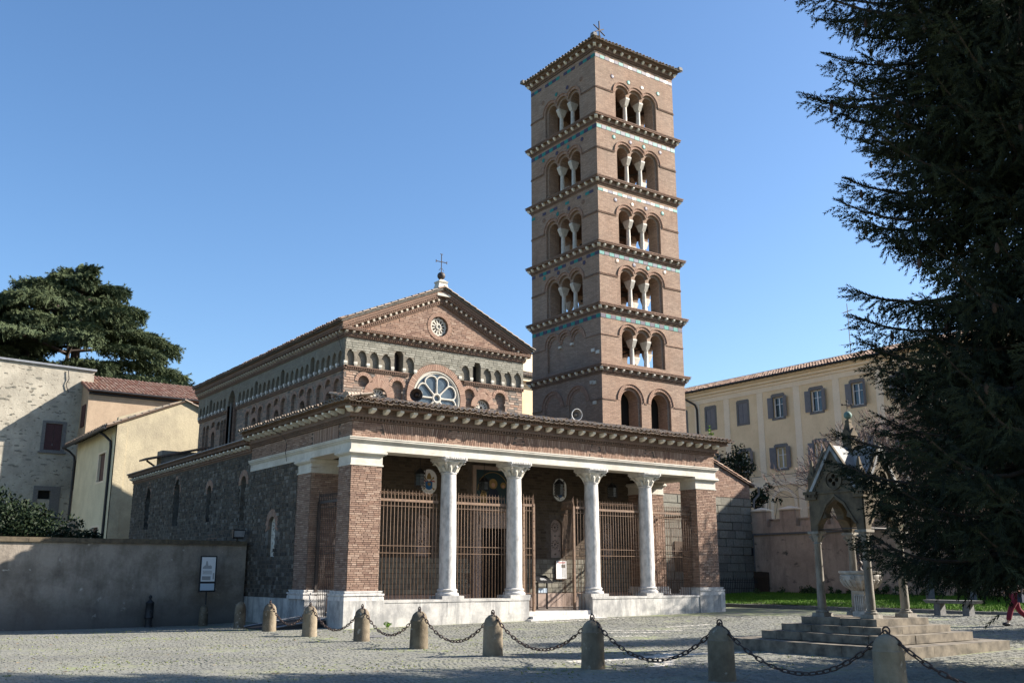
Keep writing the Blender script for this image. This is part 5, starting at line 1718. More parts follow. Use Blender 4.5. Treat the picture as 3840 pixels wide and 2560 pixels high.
for c in bays:
    for ri, z in enumerate(rows):
        if c in (35.1, 39.0, 43.0) and ri == 1: pass
        mb = MB()
        for (a, b, e, f_) in ((-W2 - .2, -W2, -H2 - .2, H2 + .22), (W2, W2 + .2, -H2 - .2, H2 + .22), (-W2, W2, H2, H2 + .22), (-W2, W2, -H2 - .2, -H2)):
            FPX.box(mb, c + a, c + b, z + e, z + f_, -.05, .03)
        FPX.box(mb, c - W2 - .1, c + W2 + .1, z + H2 + .22, z + H2 + .3, -.05, .03)
        wdw = mb.build('window_frame', GREYTRIM, pal)
        mb = MB(); FPX.box(mb, c - W2, c + W2, z - H2, z + H2, -.28, -.24); mb.build('window_pane', GLASS if (c + ri) % 2 > .8 else CURT if ri else GLASS, wdw)
        mb = MB()
        for (a, b) in ((-W2, -W2 + .08), (W2 - .08, W2), (-.05, .05)): FPX.box(mb, c + a, c + b, z - H2, z + H2, -.24, -.19)
        FPX.box(mb, c - W2, c + W2, z + H2 - .08, z + H2, -.24, -.19); FPX.box(mb, c - W2, c + W2, z - H2, z - H2 + .08, -.24, -.19); FPX.box(mb, c - W2, c + W2, z + .25, z + .29, -.24, -.2)
        mb.build('window_sash', WHITEF, wdw)
        shut = (ri == 0 and c in (31.45, 27.57 - 0, 35.1, 39.0, 43.0)) and not c == 23.6
        if ri == 0 and c in (27.57,): shut = True
        for s in (-1, 1):
            mb = MB()
            wl2 = W2 - .01
            if shut:
                hinge = c + s * W2; dv = FPX.U * (-s); nv = FPX.N; base = FPX.p(hinge, 0, -.06)
            else:
                an = math.radians(R.choice((4, 6, 9, 14, 22, 38)))
                hinge = c + s * (W2 + .02); dv = FPX.U * (s * math.cos(an)) + FPX.N * math.sin(an); nv = FPX.N * math.cos(an) - FPX.U * (s * math.sin(an)); base = FPX.p(hinge, 0, .035)
            def leaf(u0, u1, z0, z1, t0, t1):
                zz_ = Vector((0, 0, 1))
                mb.hexa([base + dv * u0 + nv * t0 + zz_ * z0, base + dv * u1 + nv * t0 + zz_ * z0, base + dv * u1 + nv * t1 + zz_ * z0, base + dv * u0 + nv * t1 + zz_ * z0,
                         base + dv * u0 + nv * t0 + zz_ * z1, base + dv * u1 + nv * t0 + zz_ * z1, base + dv * u1 + nv * t1 + zz_ * z1, base + dv * u0 + nv * t1 + zz_ * z1])
            leaf(0, wl2, z - H2, z + H2, 0, .035)
            for k in range(15):
                zz = z - H2 + .08 + k * .115
                leaf(.06, wl2 - .06, zz, zz + .06, .035, .055)
            mb.build('shutter', SHUTTER, wdw)
mb = MB()
psl = .34
e0 = PX - .75
mb.add([(e0, Ya, 18.5), (e0, Yb, 18.5), (PX + 5, Yb, 18.5 + psl * 5.75), (PX + 5, Ya, 18.5 + psl * 5.75), (PX + 11, Yb, 18.5), (PX + 11, Ya, 18.5)], [(0, 3, 2, 1), (3, 5, 4, 2), (0, 1, 4, 5), (1, 2, 4), (0, 5, 3)])
prf = mb.build('roof', MORTARD, pal)
tile_rows(prf, (e0 - .06, 37.0, 18.52), (0, -1, 0), -PI / 2, math.atan(psl), 105, .30, 9, TILEP, 300, rowlen=.42, w=.24, jit=.03)
mb = MB(); mb.tube([(e0 - .1, Ya, 18.45), (e0 - .1, Yb, 18.45)], .1, 6); mb.tube([(e0 - .1, 34.4, 18.4), (e0 + .1, 34.2, 18.0), (PX - .2, 33.2, 17.3), (PX - .12, 33.05, 16.8), (PX - .12, 33.05, 2)], .1, 7); mb.build('gutter', BLACK, pal)
mb = MB()
for i in range(60): mb.box(e0 + .05, PX - .6, 37 - i * .5, 37.1 - i * .5, 18.38, 18.48)
mb.build('rafter', WOOD, pal)
ant = thing('roof_antenna', 'thin grey television aerial standing on the cream building roof', 'antenna', (56, 18.7, 20.2))
mb = MB()
ax, ay = 56.0, 18.75
mb.tube([(ax, ay, 19.5), (ax, ay, 24.6)], .035, 5)
for z, L, rot in ((23.9, 1.2, .3), (22.4, 1.8, 0), (21.0, 1.6, -.3)):
    d = Vector((math.sin(rot), math.cos(rot), 0)); mb.tube([Vector((ax, ay, z)) - d * L / 2, Vector((ax, ay, z)) + d * L / 2], .02, 4)
    for k in range(7):
        p = Vector((ax, ay, z)) + d * (L * (k / 6 - .5)); mb.tube([p - Vector((.3, 0, .05)), p + Vector((.3, 0, .05))], .012, 4)
mb.build('mast', GREYTRIM, ant)

push_back(wing, KB)
fb = thing('far_cream_block', 'distant cream building with tiled roof seen in the gap between nave and bell tower', 'building', (44, 54, 0))
FFB = Frame((0, 50, 0), (1, 0, 0), (0, -1, 0))
mb = MB()
fh = [(42.35, 17.2), (43.5, 17.2), (43.5, 19.4), (42.35, 19.4)]
panel(mb, FFB, [(36, 0), (50, 0), (50, 21.6), (36, 21.6)], [fh]); reveal(mb, FFB, fh, 0, -.25)
mb.box(36, 50, 50.4, 58, 0, 21.5); mb.build('wall', PLACREAM, fb)
mb = MB(); FFB.box(mb, 36, 50, 20.9, 21.3, 0, .1); FFB.box(mb, 36, 50, 21.3, 21.75, 0, .6); mb.build('eaves_trim', PLATRIM, fb)
mb = MB(); mb.add([(35, 49.2, 21.8), (51, 49.2, 21.8), (51, 52.6, 23.1), (35, 52.6, 23.1)], [(0, 1, 2, 3)]); fr_ = mb.build('roof', MORTARD, fb)
tile_rows(fr_, (40, 49.15, 21.84), (1, 0, 0), 0, math.atan(.38), 22, .3, 8, TILE, 40, rowlen=.42, w=.24, jit=.03)
mb = MB(); mb.box(36, 50, 52.6, 58, 21, 25.2); mb.build('upper_wall', WHITEF if False else PLATRIM, fb)
mb = MB(); FFB.box(mb, 43.5, 43.8, 16.5, 19.7, 0, .06); FFB.box(mb, 42.0, 43.8, 19.4, 19.72, 0, .061); mb.build('window_frame', GREYTRIM, fb)
mb = MB(); FFB.box(mb, 42.3, 43.45, 17.2, 19.4, -.2, -.1)
for k in range(20): FFB.box(mb, 42.4, 43.35, 17.25 + k * .105, 17.31 + k * .105, -.1, -.08)
mb.build('shutter', SHUTTER, fb)
mb = MB(); FFB.box(mb, 35.6, 50.4, 21.66, 21.82, .5, .75); mb.build('gutter', BLACK, fb)

# crenellated wall
cw = thing('crenellated_wall', 'peach plaster garden wall with battlements and dark damp stains behind the lawn', 'wall', (26.3, -8, 0))
FCW = Frame((26.1, 0, 0), (0, 1, 0), (-1, 0, 0))
mb = MB(); FCW.box(mb, -32, 4.97, 0, 4.15, -.5, 0); mb.build('wall_face', PLACREN, cw)
mb = MB(); FCW.box(mb, -32, 4.96, 3.75, 3.84, 0, .1); mb.build('moulding', GREYTRIM, cw)
y = 5.0 - 1.05
k = 0
while y > -30:
    mb = MB(); FCW.box(mb, y, y + 1.02, 4.152, 4.98, -.42, -.01)
    m_ = mb.build('merlon', PLACREN, cw)
    mb = MB(); c = y + .51
    mb.add([FCW.p(y - .06, 4.98, .06), FCW.p(y + 1.08, 4.98, .06), FCW.p(y + 1.08, 4.98, -.5), FCW.p(y - .06, 4.98, -.5), FCW.p(y - .06, 5.05, .06), FCW.p(y + 1.08, 5.05, .06), FCW.p(y + 1.08, 5.05, -.5), FCW.p(y - .06, 5.05, -.5), FCW.p(c, 5.2, -.22)],
           [(0, 1, 2, 3), (0, 1, 5, 4), (1, 2, 6, 5), (2, 3, 7, 6), (3, 0, 4, 7), (4, 5, 8), (5, 6, 8), (6, 7, 8), (7, 4, 8)])
    mb.build('merlon_cap', PLATRIM, m_)
    mb = MB(); FCW.box(mb, y - .85, y - .02, 4.152, 4.50, -.42, -.26); FCW.box(mb, y - .85, y - .02, 4.50, 4.57, -.45, -.2); mb.build('crenel_infill', PLACREN, cw)
    y -= 1.88; k += 1
mb = MB(); FCW.box(mb, 4.9, 5.15, 2.7, 3.1, 0, .2); mb.build('wall_lamp', BLACK, cw)
mb = MB(); mb.tube([FCW.p(4.85, .8, .06), FCW.p(4.85, 3.8, .06)], .035, 6); mb.build('downpipe', GREYTRIM, cw)

push_back(cw, KB)

# ================================================================== GROUND
def gz(x, y): return ground_z(x, y)
gx = np.concatenate([np.linspace(-400, -40, 8), np.linspace(-36, 22.3, 60), np.linspace(30, 400, 8)])
gy = np.concatenate([np.linspace(-300, -40, 8), np.linspace(-36, 14, 60), np.linspace(20, 500, 10)])
V = np.array([(x, y, gz(x, y) - .012) for y in gy for x in gx]); nx_ = len(gx)
Fc = np.array([(j * nx_ + i, j * nx_ + i + 1, (j + 1) * nx_ + i + 1, (j + 1) * nx_ + i) for j in range(len(gy) - 1) for i in range(nx_ - 1)])
ground = build_np('ground', V, Fc, JOINT, None, 'structure')
# setts: rows of small stones where the camera can tell them apart
AEC = (4.95, -16.4)
def in_view(x, y, m=1.5):
    dx, dy = x - CAM.x, y - CAM.y
    f = dx * math.cos(AZ) + dy * math.sin(AZ); r = dx * math.sin(AZ) - dy * math.cos(AZ)
    return 13.5 < f < 40 and abs(r) < f * 0.532 + m
ps = .11
whites = [((5.6, -6.7), (7.3, -8.2), .1), ((4.1, -7.2), (6.3, -8.7), .1), ((4.0, -8.85), (4.7, -9.4), .1), ((8.2, -6.6), (10.3, -6.6), .1), ((7.6, -7.5), (9.2, -8.2), .1)]
def is_white(x, y):
    # two bands of travertine leading to the gate, and dashes of white setts near it
    if abs(x - .1 - (y + 14.9) * 1.0) < .24 and -16.5 < y < -14.1: return True
    if -2.2 < x < 2.2 and abs(y + 14.75 + .05 * x) < .2: return True
    for (a, b, w) in whites:
        d = Vector(b) - Vector(a); t = (Vector((x, y)) - Vector(a)).dot(d) / d.length_squared
        if 0 < t < 1 and (Vector((x, y)) - Vector(a) - d * t).length < w: return True
    if 7.0 < x < 11.3 and abs(y + 1.15) < .1: return True
    return False
cells = []
xs = np.arange(-22, 22.2, ps)
for j, y in enumerate(np.arange(-28, 11.5, ps)):
    off = ps * .5 * (j % 2)
    for x in xs:
        xx = x + off
        if not in_view(xx, y, .8): continue
        if y > -.35 and xx > -.15 and not (xx > 18.3): continue
        if y > 9.0: continue
        if abs(xx - AEC[0]) < 2.15 and abs(y - AEC[1]) < 2.15: continue
        cells.append((xx, y))
cells = np.array(cells)
n = len(cells)
hw_ = ps * .5 - .005
jx = NR.uniform(-.011, .011, (n, 4, 2)); rowr = np.random.RandomState(2).rand(800); rowid = np.round((cells[:, 1] + 28) / ps).astype(int)
wv = (rowr[rowid] - .5) * ps + sum(np.sin(cells[:, 0] * a_ + cells[:, 1] * b_ + c_) * d_ for a_, b_, c_, d_ in ((.8, .6, 0, .02), (2.3, -1.7, 1, .012), (.31, 1.13, 2, .03)))
wu = sum(np.sin(cells[:, 0] * a_ + cells[:, 1] * b_ + c_) * d_ for a_, b_, c_, d_ in ((.45, .2, 0, .05), (1.7, .9, 1, .022), (3.9, -2.2, 2, .012), (.13, .05, 4, .12)))
base = np.array([(-1, -1), (1, -1), (1, 1), (-1, 1)]) * hw_
P = cells[:, None, :] + base[None] + jx; P[:, :, 0] += wv[:, None]; P[:, :, 1] += wu[:, None]
g = np.array([gz(a, b) for a, b in cells])
h = g + NR.uniform(-.004, .004, n) + .012 * np.sin(cells[:, 0] * .9 + 1) * np.sin(cells[:, 1] * 1.1)
tilt = NR.uniform(-.0022, .0022, (n, 2))
zt_ = h[:, None] + tilt[:, :1] * np.sign(base[None, :, 0]) + tilt[:, 1:] * np.sign(base[None, :, 1])
inset = cells[:, None, :] + np.stack([wv, wu], 1)[:, None, :]
Ptop = inset + (P - inset) * .92
Vt = np.concatenate([Ptop, zt_[:, :, None]], 2); Vb = np.concatenate([P, (g - .02)[:, None, None] + np.zeros((n, 4, 1))], 2)
wmask = np.array([is_white(a, b) for a, b in cells])
keep = ~(NR.rand(n) < .004)
dist = np.hypot(cells[:, 0] - CAM.x, cells[:, 1] - CAM.y)
near = np.zeros(n, bool); near[np.argsort(dist)[:300]] = True
f5 = np.array([(0, 1, 2, 3), (4, 5, 1, 0), (5, 6, 2, 1), (6, 7, 3, 2), (7, 4, 0, 3)])
def sett_mesh(mask, name, mat, parent):
    k = mask.sum()
    V = np.concatenate([Vt[mask], Vb[mask]], 1).reshape(-1, 3)
    F = (np.arange(k)[:, None, None] * 8 + f5[None]).reshape(-1, 4)
    return build_np(name, V, F, mat, parent, 'stuff', np.repeat(NR.rand(k), 5), uv=False)
sett_mesh(keep & ~wmask & ~near, 'setts', SETT, ground)
sett_mesh(keep & wmask & ~near, 'white_setts', SETTW, ground)
mb = MB(); b_ = hw_
mb.hexa([(-b_, -b_, -.03), (b_, -b_, -.03), (b_, b_, -.03), (-b_, b_, -.03), (-b_ * .86, -b_ * .86, 0), (b_ * .86, -b_ * .86, 0), (b_ * .86, b_ * .86, 0), (-b_ * .86, b_ * .86, 0)])
sm = proto(mb, 'sett', SETT)
for i in np.where(near & keep)[0]:
    inst(sm, 'sett', ground, (cells[i, 0] + wv[i], cells[i, 1] + wu[i], h[i]), (R.uniform(-.04, .04), R.uniform(-.04, .04), R.uniform(-.08, .08)))

# litter of leaves on the paving at the left
def at_px(px, py, z=0.0):
    d = Vector((0, 0, 0))
    f = Vector((math.cos(AZ) * math.cos(PITCH), math.sin(AZ) * math.cos(PITCH), math.sin(PITCH)))
    r = Vector((math.sin(AZ), -math.cos(AZ), 0)); u = r.cross(f)
    d = f * 3634 + r * (px - 1920) - u * (py - 1280)
    return CAM + d * ((z - CAM.z) / d.z)
# lawn and kerb
lawn = None
KX = 22.35
def lz(x): return .36 + (x - KX) * .022
gxs = np.linspace(KX + .25, 34.4, 8); gys = np.linspace(-44, 12.1, 50)
V = np.array([(x, y, lz(x) + .03 * math.sin(x * 2 + y)) for y in gys for x in gxs])
Fc = np.array([(j * 8 + i, j * 8 + i + 1, (j + 1) * 8 + i + 1, (j + 1) * 8 + i) for j in range(49) for i in range(7)])
lawn = build_np('lawn', V, Fc, EARTH, None, 'structure')
kerb = thing('lawn_kerb', 'low grey stone kerb edging the bright green lawn', 'kerb', (KX, -12, .2))
y = 12.0
while y > -30:
    L = R.uniform(.8, 1.3); mb = MB(); mb.box(KX, KX + .26, y - L + .012, y, -.1, .36 + R.uniform(-.01, .01)); mb.build('kerb_stone', BENCH, kerb); y -= L
N = 60000
N = 90000
bx = NR.uniform(KX + .27, 34.2, N); by = NR.uniform(-14, 11.9, N)
bz = .36 + (bx - KX) * .022 + .03 * np.sin(bx * 2 + by) - .01
a = NR.uniform(0, 2 * PI, N); hgt = NR.uniform(.05, .13, N); w = .016
ca, sa = np.cos(a), np.sin(a); lx, ly = NR.uniform(-.04, .04, N), NR.uniform(-.04, .04, N)
T = np.stack([np.stack([bx - ca * w, by - sa * w, bz], 1), np.stack([bx + ca * w, by + sa * w, bz], 1), np.stack([bx + lx, by + ly, bz + hgt], 1)], 1).reshape(-1, 3)
build_np('grass_blades', T, np.arange(3 * N).reshape(-1, 3), GRASS, lawn, 'stuff', NR.rand(N), uv=False)
# moss and weeds in the joints
N = 5200
wx = NR.uniform(-18, 2.5, N); wy = NR.uniform(-18, 5, N)
cl = np.sin(wx * 1.3) * np.cos(wy * 1.7 + wx) + NR.uniform(-.8, .8, N)
ok = np.array([in_view(p, q_) for p, q_ in zip(wx, wy)]) & (cl > .1) & ~((wy > -.4) & (wx > -.2))
wx, wy = wx[ok], wy[ok]; N = len(wx)
T = []
for p, q_ in zip(wx, wy):
    z = gz(p, q_) - .005
    for k in range(4):
        an = R.uniform(0, 2 * PI); l_ = R.uniform(.02, .045)
        T.append((p, q_, z)); T.append((p + math.cos(an) * .03, q_ + math.sin(an) * .03, z)); T.append((p + math.cos(an + .5) * l_, q_ + math.sin(an + .5) * l_, z + R.uniform(.012, .03)))
MOSS = mat_leaf('moss_weed', (0.10, 0.13, 0.03), (0.22, 0.24, 0.06), .9, 3)
build_np('joint_weeds', np.array(T), np.arange(len(T)).reshape(-1, 3), MOSS, ground, 'stuff', NR.rand(len(T) // 3), uv=False)

# ================================================================== FOLIAGE TOOLS
def leaf_tris(pts, size, NRs, flat=0.0):
    """one small pointed leaf quad per point (two triangles), random facing"""
    n = len(pts); pts = np.asarray(pts)
    d = NRs.normal(size=(n, 3)); d[:, 2] *= (1 - flat); d /= np.linalg.norm(d, axis=1)[:, None] + 1e-9
    e = np.cross(d, NRs.normal(size=(n, 3))); e /= np.linalg.norm(e, axis=1)[:, None] + 1e-9
    s = size * NRs.uniform(.6, 1.3, n)[:, None]
    q = np.stack([pts - d * s, pts + e * s * .45, pts + d * s, pts - e * s * .45], 1)
    return q.reshape(-1, 3), np.arange(4 * n).reshape(-1, 4)
def twig_tris(p, d, L, w, NRs, seg=4):
    """needle sprays: narrow triangles leaving a twig on both sides, in two planes"""
    n = len(p)
    d = d / (np.linalg.norm(d, axis=1)[:, None] + 1e-9)
    r = NRs.normal(size=(n, 3)); a = np.cross(d, r); a /= np.linalg.norm(a, axis=1)[:, None] + 1e-9; b = np.cross(d, a)
    out = []
    for k in range(seg):
        t0 = k / seg; t1 = (k + .75) / seg; tt = (k + 1.5) / seg
        for v, sg in ((a, 1), (a, -1), (b, 1), (b, -1)):
            ww = (w * (1 - .45 * t0))[:, None] * NRs.uniform(.7, 1.2, n)[:, None]
            q0 = p + d * (L * t0)[:, None]; q1 = p + d * (L * t1)[:, None]
            q2 = p + d * (L * np.minimum(tt, 1.08))[:, None] + v * sg * ww
            out.append(np.stack([q0, q1, q2], 1))
    T = np.stack(out, 1).reshape(-1, 3)
    return T, np.arange(len(T)).reshape(-1, 3), np.repeat(NRs.rand(n), seg * 4)
# --- the great spruce at the right edge
SPX, SPY = 3.25, -22.05
spruce = thing('spruce_tree', 'huge dark spruce with drooping branches filling the right edge of the picture', 'tree', (SPX, SPY, .1))
mb = MB(); mb.tube([(SPX, SPY, -.2), (SPX, SPY, .6), (SPX + .05, SPY, 8), (SPX, SPY + .05, 15), (SPX, SPY, 22.5)], [.5, .38, .28, .17, .03], 10)
trk = mb.build('trunk', BARK, spruce, smooth=True)
Q = np.random.RandomState(5)
TP = []; TD = []; TLn = []; wood = MB(); conepts = []
toCam = Vector((CAM.x - SPX, CAM.y - SPY)).normalized()
leftdir = Vector((-math.sin(AZ), math.cos(AZ)))
z = 2.35
lev = 0
while z < 21.5:
    nb_ = 14 if z < 7.5 else 11 if z < 14 else 7
    for b in range(nb_):
        if Q.rand() < .1: continue
        an = 2 * PI * (b + .5 * (lev % 2) + Q.uniform(-.25, .25)) / nb_
        dv = Vector((math.cos(an), math.sin(an)))
        L = float(np.interp(z, [0, 1.5, 3.2, 5.0, 7.0, 9.0, 11.2, 12.5, 16, 22], [3.6, 3.7, 4.1, 3.9, 3.3, 3.3, 3.95, 3.7, 3.0, .4])) * Q.uniform(.66, 1.06)
        f_l = dv.dot(leftdir)
        if Q.rand() < .10 and z > 3: L *= 1.15
        droop = (.30 - .010 * z) * L; up_ = .20 * L
        nseg = 10; path = []
        sw = Q.uniform(-.08, .08)
        for i in range(nseg + 1):
            t = i / nseg
            rr = L * t; side = Vector((-dv.y, dv.x)) * (sw * L * t * t)
            path.append(Vector((SPX + dv.x * rr + side.x, SPY + dv.y * rr + side.y, z + .3 - droop * math.sin(t * PI / 2) + up_ * t ** 3)))
        wood.tube(path, [.065 * (1 - .85 * i / nseg) * (L / 5) + .008 for i in range(nseg + 1)], 4, cap=False)
        cnt = int(L / .115)
        for i in range(cnt):
            t = .06 + .94 * (i + Q.rand()) / cnt
            k = min(int(t * nseg), nseg - 1); u = t * nseg - k
            c0 = path[k].lerp(path[k + 1], min(u, 1)); tg = (path[k + 1] - path[k]).normalized()
            sd_ = Vector((-tg.y, tg.x, 0)).normalized()
            for sg in (-1, 1):
                ll = (.30 + .75 * (1 - t) * min(1, t * 3)) * Q.uniform(.7, 1.2)
                ld = (tg * .75 + sd_ * sg * .8 + Vector((0, 0, -.15))).normalized()
                m = max(1, int(ll / .12))
                for j in range(m):
                    s = (j + Q.rand() * .6 + .2) / m
                    pp = c0 + ld * ll * s + Vector((Q.normal() * .04, Q.normal() * .04, -.18 * (ll * s) ** 2 - abs(Q.normal()) * .16))
                    if Q.rand() < .95:
                        TP.append(pp); TD.append(tuple(ld * Q.uniform(0, .9) + Vector((Q.normal() * .5, Q.normal() * .5, -Q.uniform(.35, 1.1) + .7 * (t > .85))))); TLn.append(Q.uniform(.14, .42) * (1.3 - .5 * t))
                pe = c0 + ld * ll * .8
                TP.append(pe); TD.append(tuple(ld + Vector((0, 0, -.35)))); TLn.append(Q.uniform(.22, .34))
            if t > .35:
                TP.append(c0); TD.append(tuple(tg + Vector((0, 0, .15 * Q.normal())))); TLn.append(.3)
            if t > .6 and z > 5 and Q.rand() < .07: conepts.append(c0 + Vector((Q.normal() * .2, Q.normal() * .2, -.25)))
    z += .68 if z < 14 else .72; lev += 1
wood.build('branches', BARK, spruce, 'stuff')
TP = np.array([tuple(v) for v in TP]); TD = np.array(TD); TLn = np.array(TLn)
T, Fc, rn = twig_tris(TP, TD, TLn, np.full(len(TP), .05), Q, 4)
print('spruce twigs', len(TP), 'tris', len(Fc))
build_np('needle_foliage', T, Fc, SPRUCE, spruce, 'stuff', rn, uv=False)
mb = MB(); mb.lathe((0, 0, 0), [(.015, -.09), (.035, -.05), (.038, 0), (.02, .08), (.005, .09)], 6); cm = proto(mb, 'cone', CONE)
for p in conepts[:160]: inst(cm, 'cone', spruce, p)

# two more of the same trees stand out of the picture to the right; their shade falls on the steps and paving
s1 = copy_thing(spruce, (7.6, -25.4, .1), 'spruce outside the picture at right shading the bollards', 'spruces beside the fountain', 1.9)
s1.scale = (.8, .8, .62)
s2 = copy_thing(spruce, (22.5, -21.3, .2), 'smaller spruce outside the picture at right shading the fountain steps', 'spruces beside the fountain', 3.7); s2.scale = (.72, .72, .68)
spruce['group'] = 'spruces beside the fountain'
# --- cedars behind the old houses
def cedar(cx, cy, H_, rad, label, seed, zlow=6):
    q = np.random.RandomState(seed)
    t_ = thing('cedar_tree', label, 'tree', (cx, cy, 0), 'cedars behind the old houses')
    mb = MB(); mb.tube([(cx, cy, 0), (cx, cy, H_ * .4), (cx + .3, cy, H_ * .7), (cx + .2, cy, H_ * .97)], [.8, .6, .4, .08], 8)
    stems = [(cx, cy)]
    for k in range(2):
        a = q.uniform(0, 6.28); ox, oy = cx + math.cos(a) * rad * .28, cy + math.sin(a) * rad * .28; stems.append((ox, oy))
        mb.tube([(cx, cy, H_ * .3), (ox, oy, H_ * .5), (ox * 1.0, oy, H_ * .82)], [.4, .3, .06], 6)
    mb.build('trunk', BARK, t_, smooth=True)
    br = MB(); pts = []; dn = []
    nb = 88
    for i in range(nb):
        z = zlow + (H_ - zlow - .5) * (i / nb) ** .85
        z = zlow + round((z - zlow) / 1.75) * 1.75 + q.uniform(-.3, .3)
        z = min(z, H_ - .6); fz = min(max((z - zlow) / (H_ - zlow), 0), .97)
        L = rad * (1 - fz ** 1.6) ** .8 * q.uniform(.58, 1.08) + .8
        a = i * 2.399 + q.uniform(-.4, .4)
        sx, sy = stems[i % 3] if fz < .8 else stems[0]
        dv = Vector((math.cos(a), math.sin(a), 0))
        path = [Vector((sx, sy, z - .4)) + dv * L * t + Vector((0, 0, L * (.16 * t - .17 * t ** 3))) for t in (0, .25, .5, .75, 1)]
        br.tube(path, [.17, .13, .09, .05, .02], 4, cap=False)
        n_ = int(80 * L)
        t = .25 + .75 * q.rand(n_) ** .75
        wd = .20 * L * np.sin(np.clip(t, 0, 1) * PI * .9) + .4
        s = q.uniform(-1, 1, n_) * wd
        base_z = z - .4 + L * (.16 * t - .17 * t ** 3)
        hang = q.rand(n_) ** 2.4 * (.16 + .85 * t * t * t)
        px = sx + dv.x * L * t - dv.y * s; py = sy + dv.y * L * t + dv.x * s
        pz = base_z - hang - .2 * (s / wd) ** 2 + .22 + q.normal(size=n_) * .04
        pts.append(np.stack([px, py, pz], 1)); 
        dn.append(np.stack([dv.x * .6 + q.normal(size=n_) * .35, dv.y * .6 + q.normal(size=n_) * .35, -.25 - hang + q.normal(size=n_) * .25], 1))
    # leader
    n_ = 260; zz = H_ - q.rand(n_) ** .8 * 2.6; rr = (H_ - zz) * .34 + .1; aa = q.uniform(0, 6.28, n_)
    pts.append(np.stack([cx + .2 + np.cos(aa) * rr * q.rand(n_), cy + np.sin(aa) * rr * q.rand(n_), zz], 1)); dn.append(np.stack([np.cos(aa), np.sin(aa), -np.ones(n_) * .8], 1))
    br.build('limbs', BARK, t_, 'stuff')
    P_ = np.concatenate(pts); D_ = np.concatenate(dn)
    T, Fc, rn = twig_tris(P_, D_, q.uniform(.35, .8, len(P_)), np.full(len(P_), .17), q, 2)
    print('cedar', len(P_))
    build_np('needle_foliage', T, Fc, CEDAR, t_, 'stuff', rn, uv=False)
cedar(2.4, 62, 29.6, 14.2, 'broad dark cedar with flat layered branches behind the red roofed house', 3, 10)
cedar(-10.0, 62, 28.8, 11.0, 'second cedar at the left edge behind the crumbling plaster wall', 8, 9)

# --- bare trees on the lawn
def bare_tree(x, y, z0, H_, seed, label):
    q = random.Random(seed)
    t_ = thing('bare_tree', label, 'tree', (x, y, z0), 'leafless trees on the lawn')
    tr = MB(); br = MB()
    tr.tube([(x, y, z0 - .1), (x + .05, y, z0 + H_ * .18), (x, y + .1, z0 + H_ * .34)], [.2, .15, .12], 8)
    def grow(p, d, L, r, depth):
        pts = [p]; n = 3
        for i in range(n):
            d = (d + Vector((q.gauss(0, .13), q.gauss(0, .13), q.gauss(.05, .08)))).normalized()
            pts.append(pts[-1] + d * (L / n))
        (br).tube(pts, [max(r * (1 - .45 * i / n), .012) for i in range(n + 1)], 4 if depth < 3 else 3, cap=False)
        if depth >= 6: return
        k = 3 if depth < 2 else q.choice((2, 3))
        for i in range(k):
            a = q.uniform(0, 6.28); s = q.uniform(.35, .75)
            o = d.orthogonal().normalized(); o2 = d.cross(o)
            nd = (d + (o * math.cos(a) + o2 * math.sin(a)) * s).normalized()
            grow(pts[-1] if i < 2 else pts[2], nd, L * q.uniform(.62, .82), r * .6, depth + 1)
    top = Vector((x, y + .1, z0 + H_ * .34))
    for i in range(7):
        a = 6.28 * i / 7 + q.uniform(-.3, .3); grow(top - Vector((0, 0, q.uniform(0, H_ * .1))), Vector((math.cos(a) * .55, math.sin(a) * .55, 1)).normalized(), H_ * .24, .06, 0)
    tr.build('trunk', BENCH, t_, smooth=True)
    br.build('branches', BARKP, t_, 'stuff')
bare_tree(25.9, -5.1, .6, 8.6, 4, 'leafless pinkish tree right behind the pointed fountain canopy')
bare_tree(24.9, -7.6, .65, 8.8, 9, 'leafless tree partly hidden by the spruce, right of the canopy')
bare_tree(24.4, -11.2, .65, 8.2, 12, 'leafless tree standing behind the stone bench')
bare_tree(29.5, .8, 0, 9.0, 15, 'leafless twigs showing over the battlements')
# --- leafy trees and bushes
def leafy(name, label, cat, c, rad, n, size, mat, seed, z0, trunk=.1, group=None, lumps=14, sq=.8):
    q = np.random.RandomState(seed)
    t_ = thing(name, label, cat, (c[0], c[1], z0), group)
    ctr = [np.array(c) + np.array([q.normal() * rad * .42, q.normal() * rad * .42, q.normal() * rad * .36 * sq]) for _ in range(lumps)]
    pts = []
    for k in ctr:
        m = n // lumps; v = q.normal(size=(m, 3)); v /= np.linalg.norm(v, axis=1)[:, None]
        pts.append(k + v * (rad * .42 * q.rand(m) ** .4)[:, None] * np.array([1, 1, .85]))
    P_ = np.concatenate(pts); P_ = P_[P_[:, 2] > z0 + .03]
    T, Fc = leaf_tris(P_, size, q)
    st = MB()
    for k in ctr: st.tube([(c[0], c[1], z0), ((c[0] + k[0]) / 2, (c[1] + k[1]) / 2, (z0 + k[2]) / 2 + .1), tuple(k)], [trunk, trunk * .6, trunk * .2], 5, cap=False)
    st.build('stems', BARK, t_)
    build_np('foliage', T, Fc, mat, t_, 'stuff', q.rand(len(P_)), uv=False)
    return t_
leafy('garden_bush', 'large dark green bush rising above the boundary wall at left', 'bush', (-8.2, 13.2, 3.4), 2.1, 15000, .085, BUSHL, 2, 0, .08, lumps=26, sq=.7)
leafy('garden_bush', 'smaller dark bush sloping down beside the yellow house', 'bush', (-6.1, 12.6, 2.7), 1.2, 4000, .08, BUSHL, 6, 0, .06, lumps=12, sq=.6)
leafy('evergreen_tree', 'dark leafy evergreen growing behind the sloping wing roof', 'tree', (29.6, 9.0, 7.6), 1.25, 1700, .11, BUSHL, 21, 0, .07, lumps=40, sq=1.5)
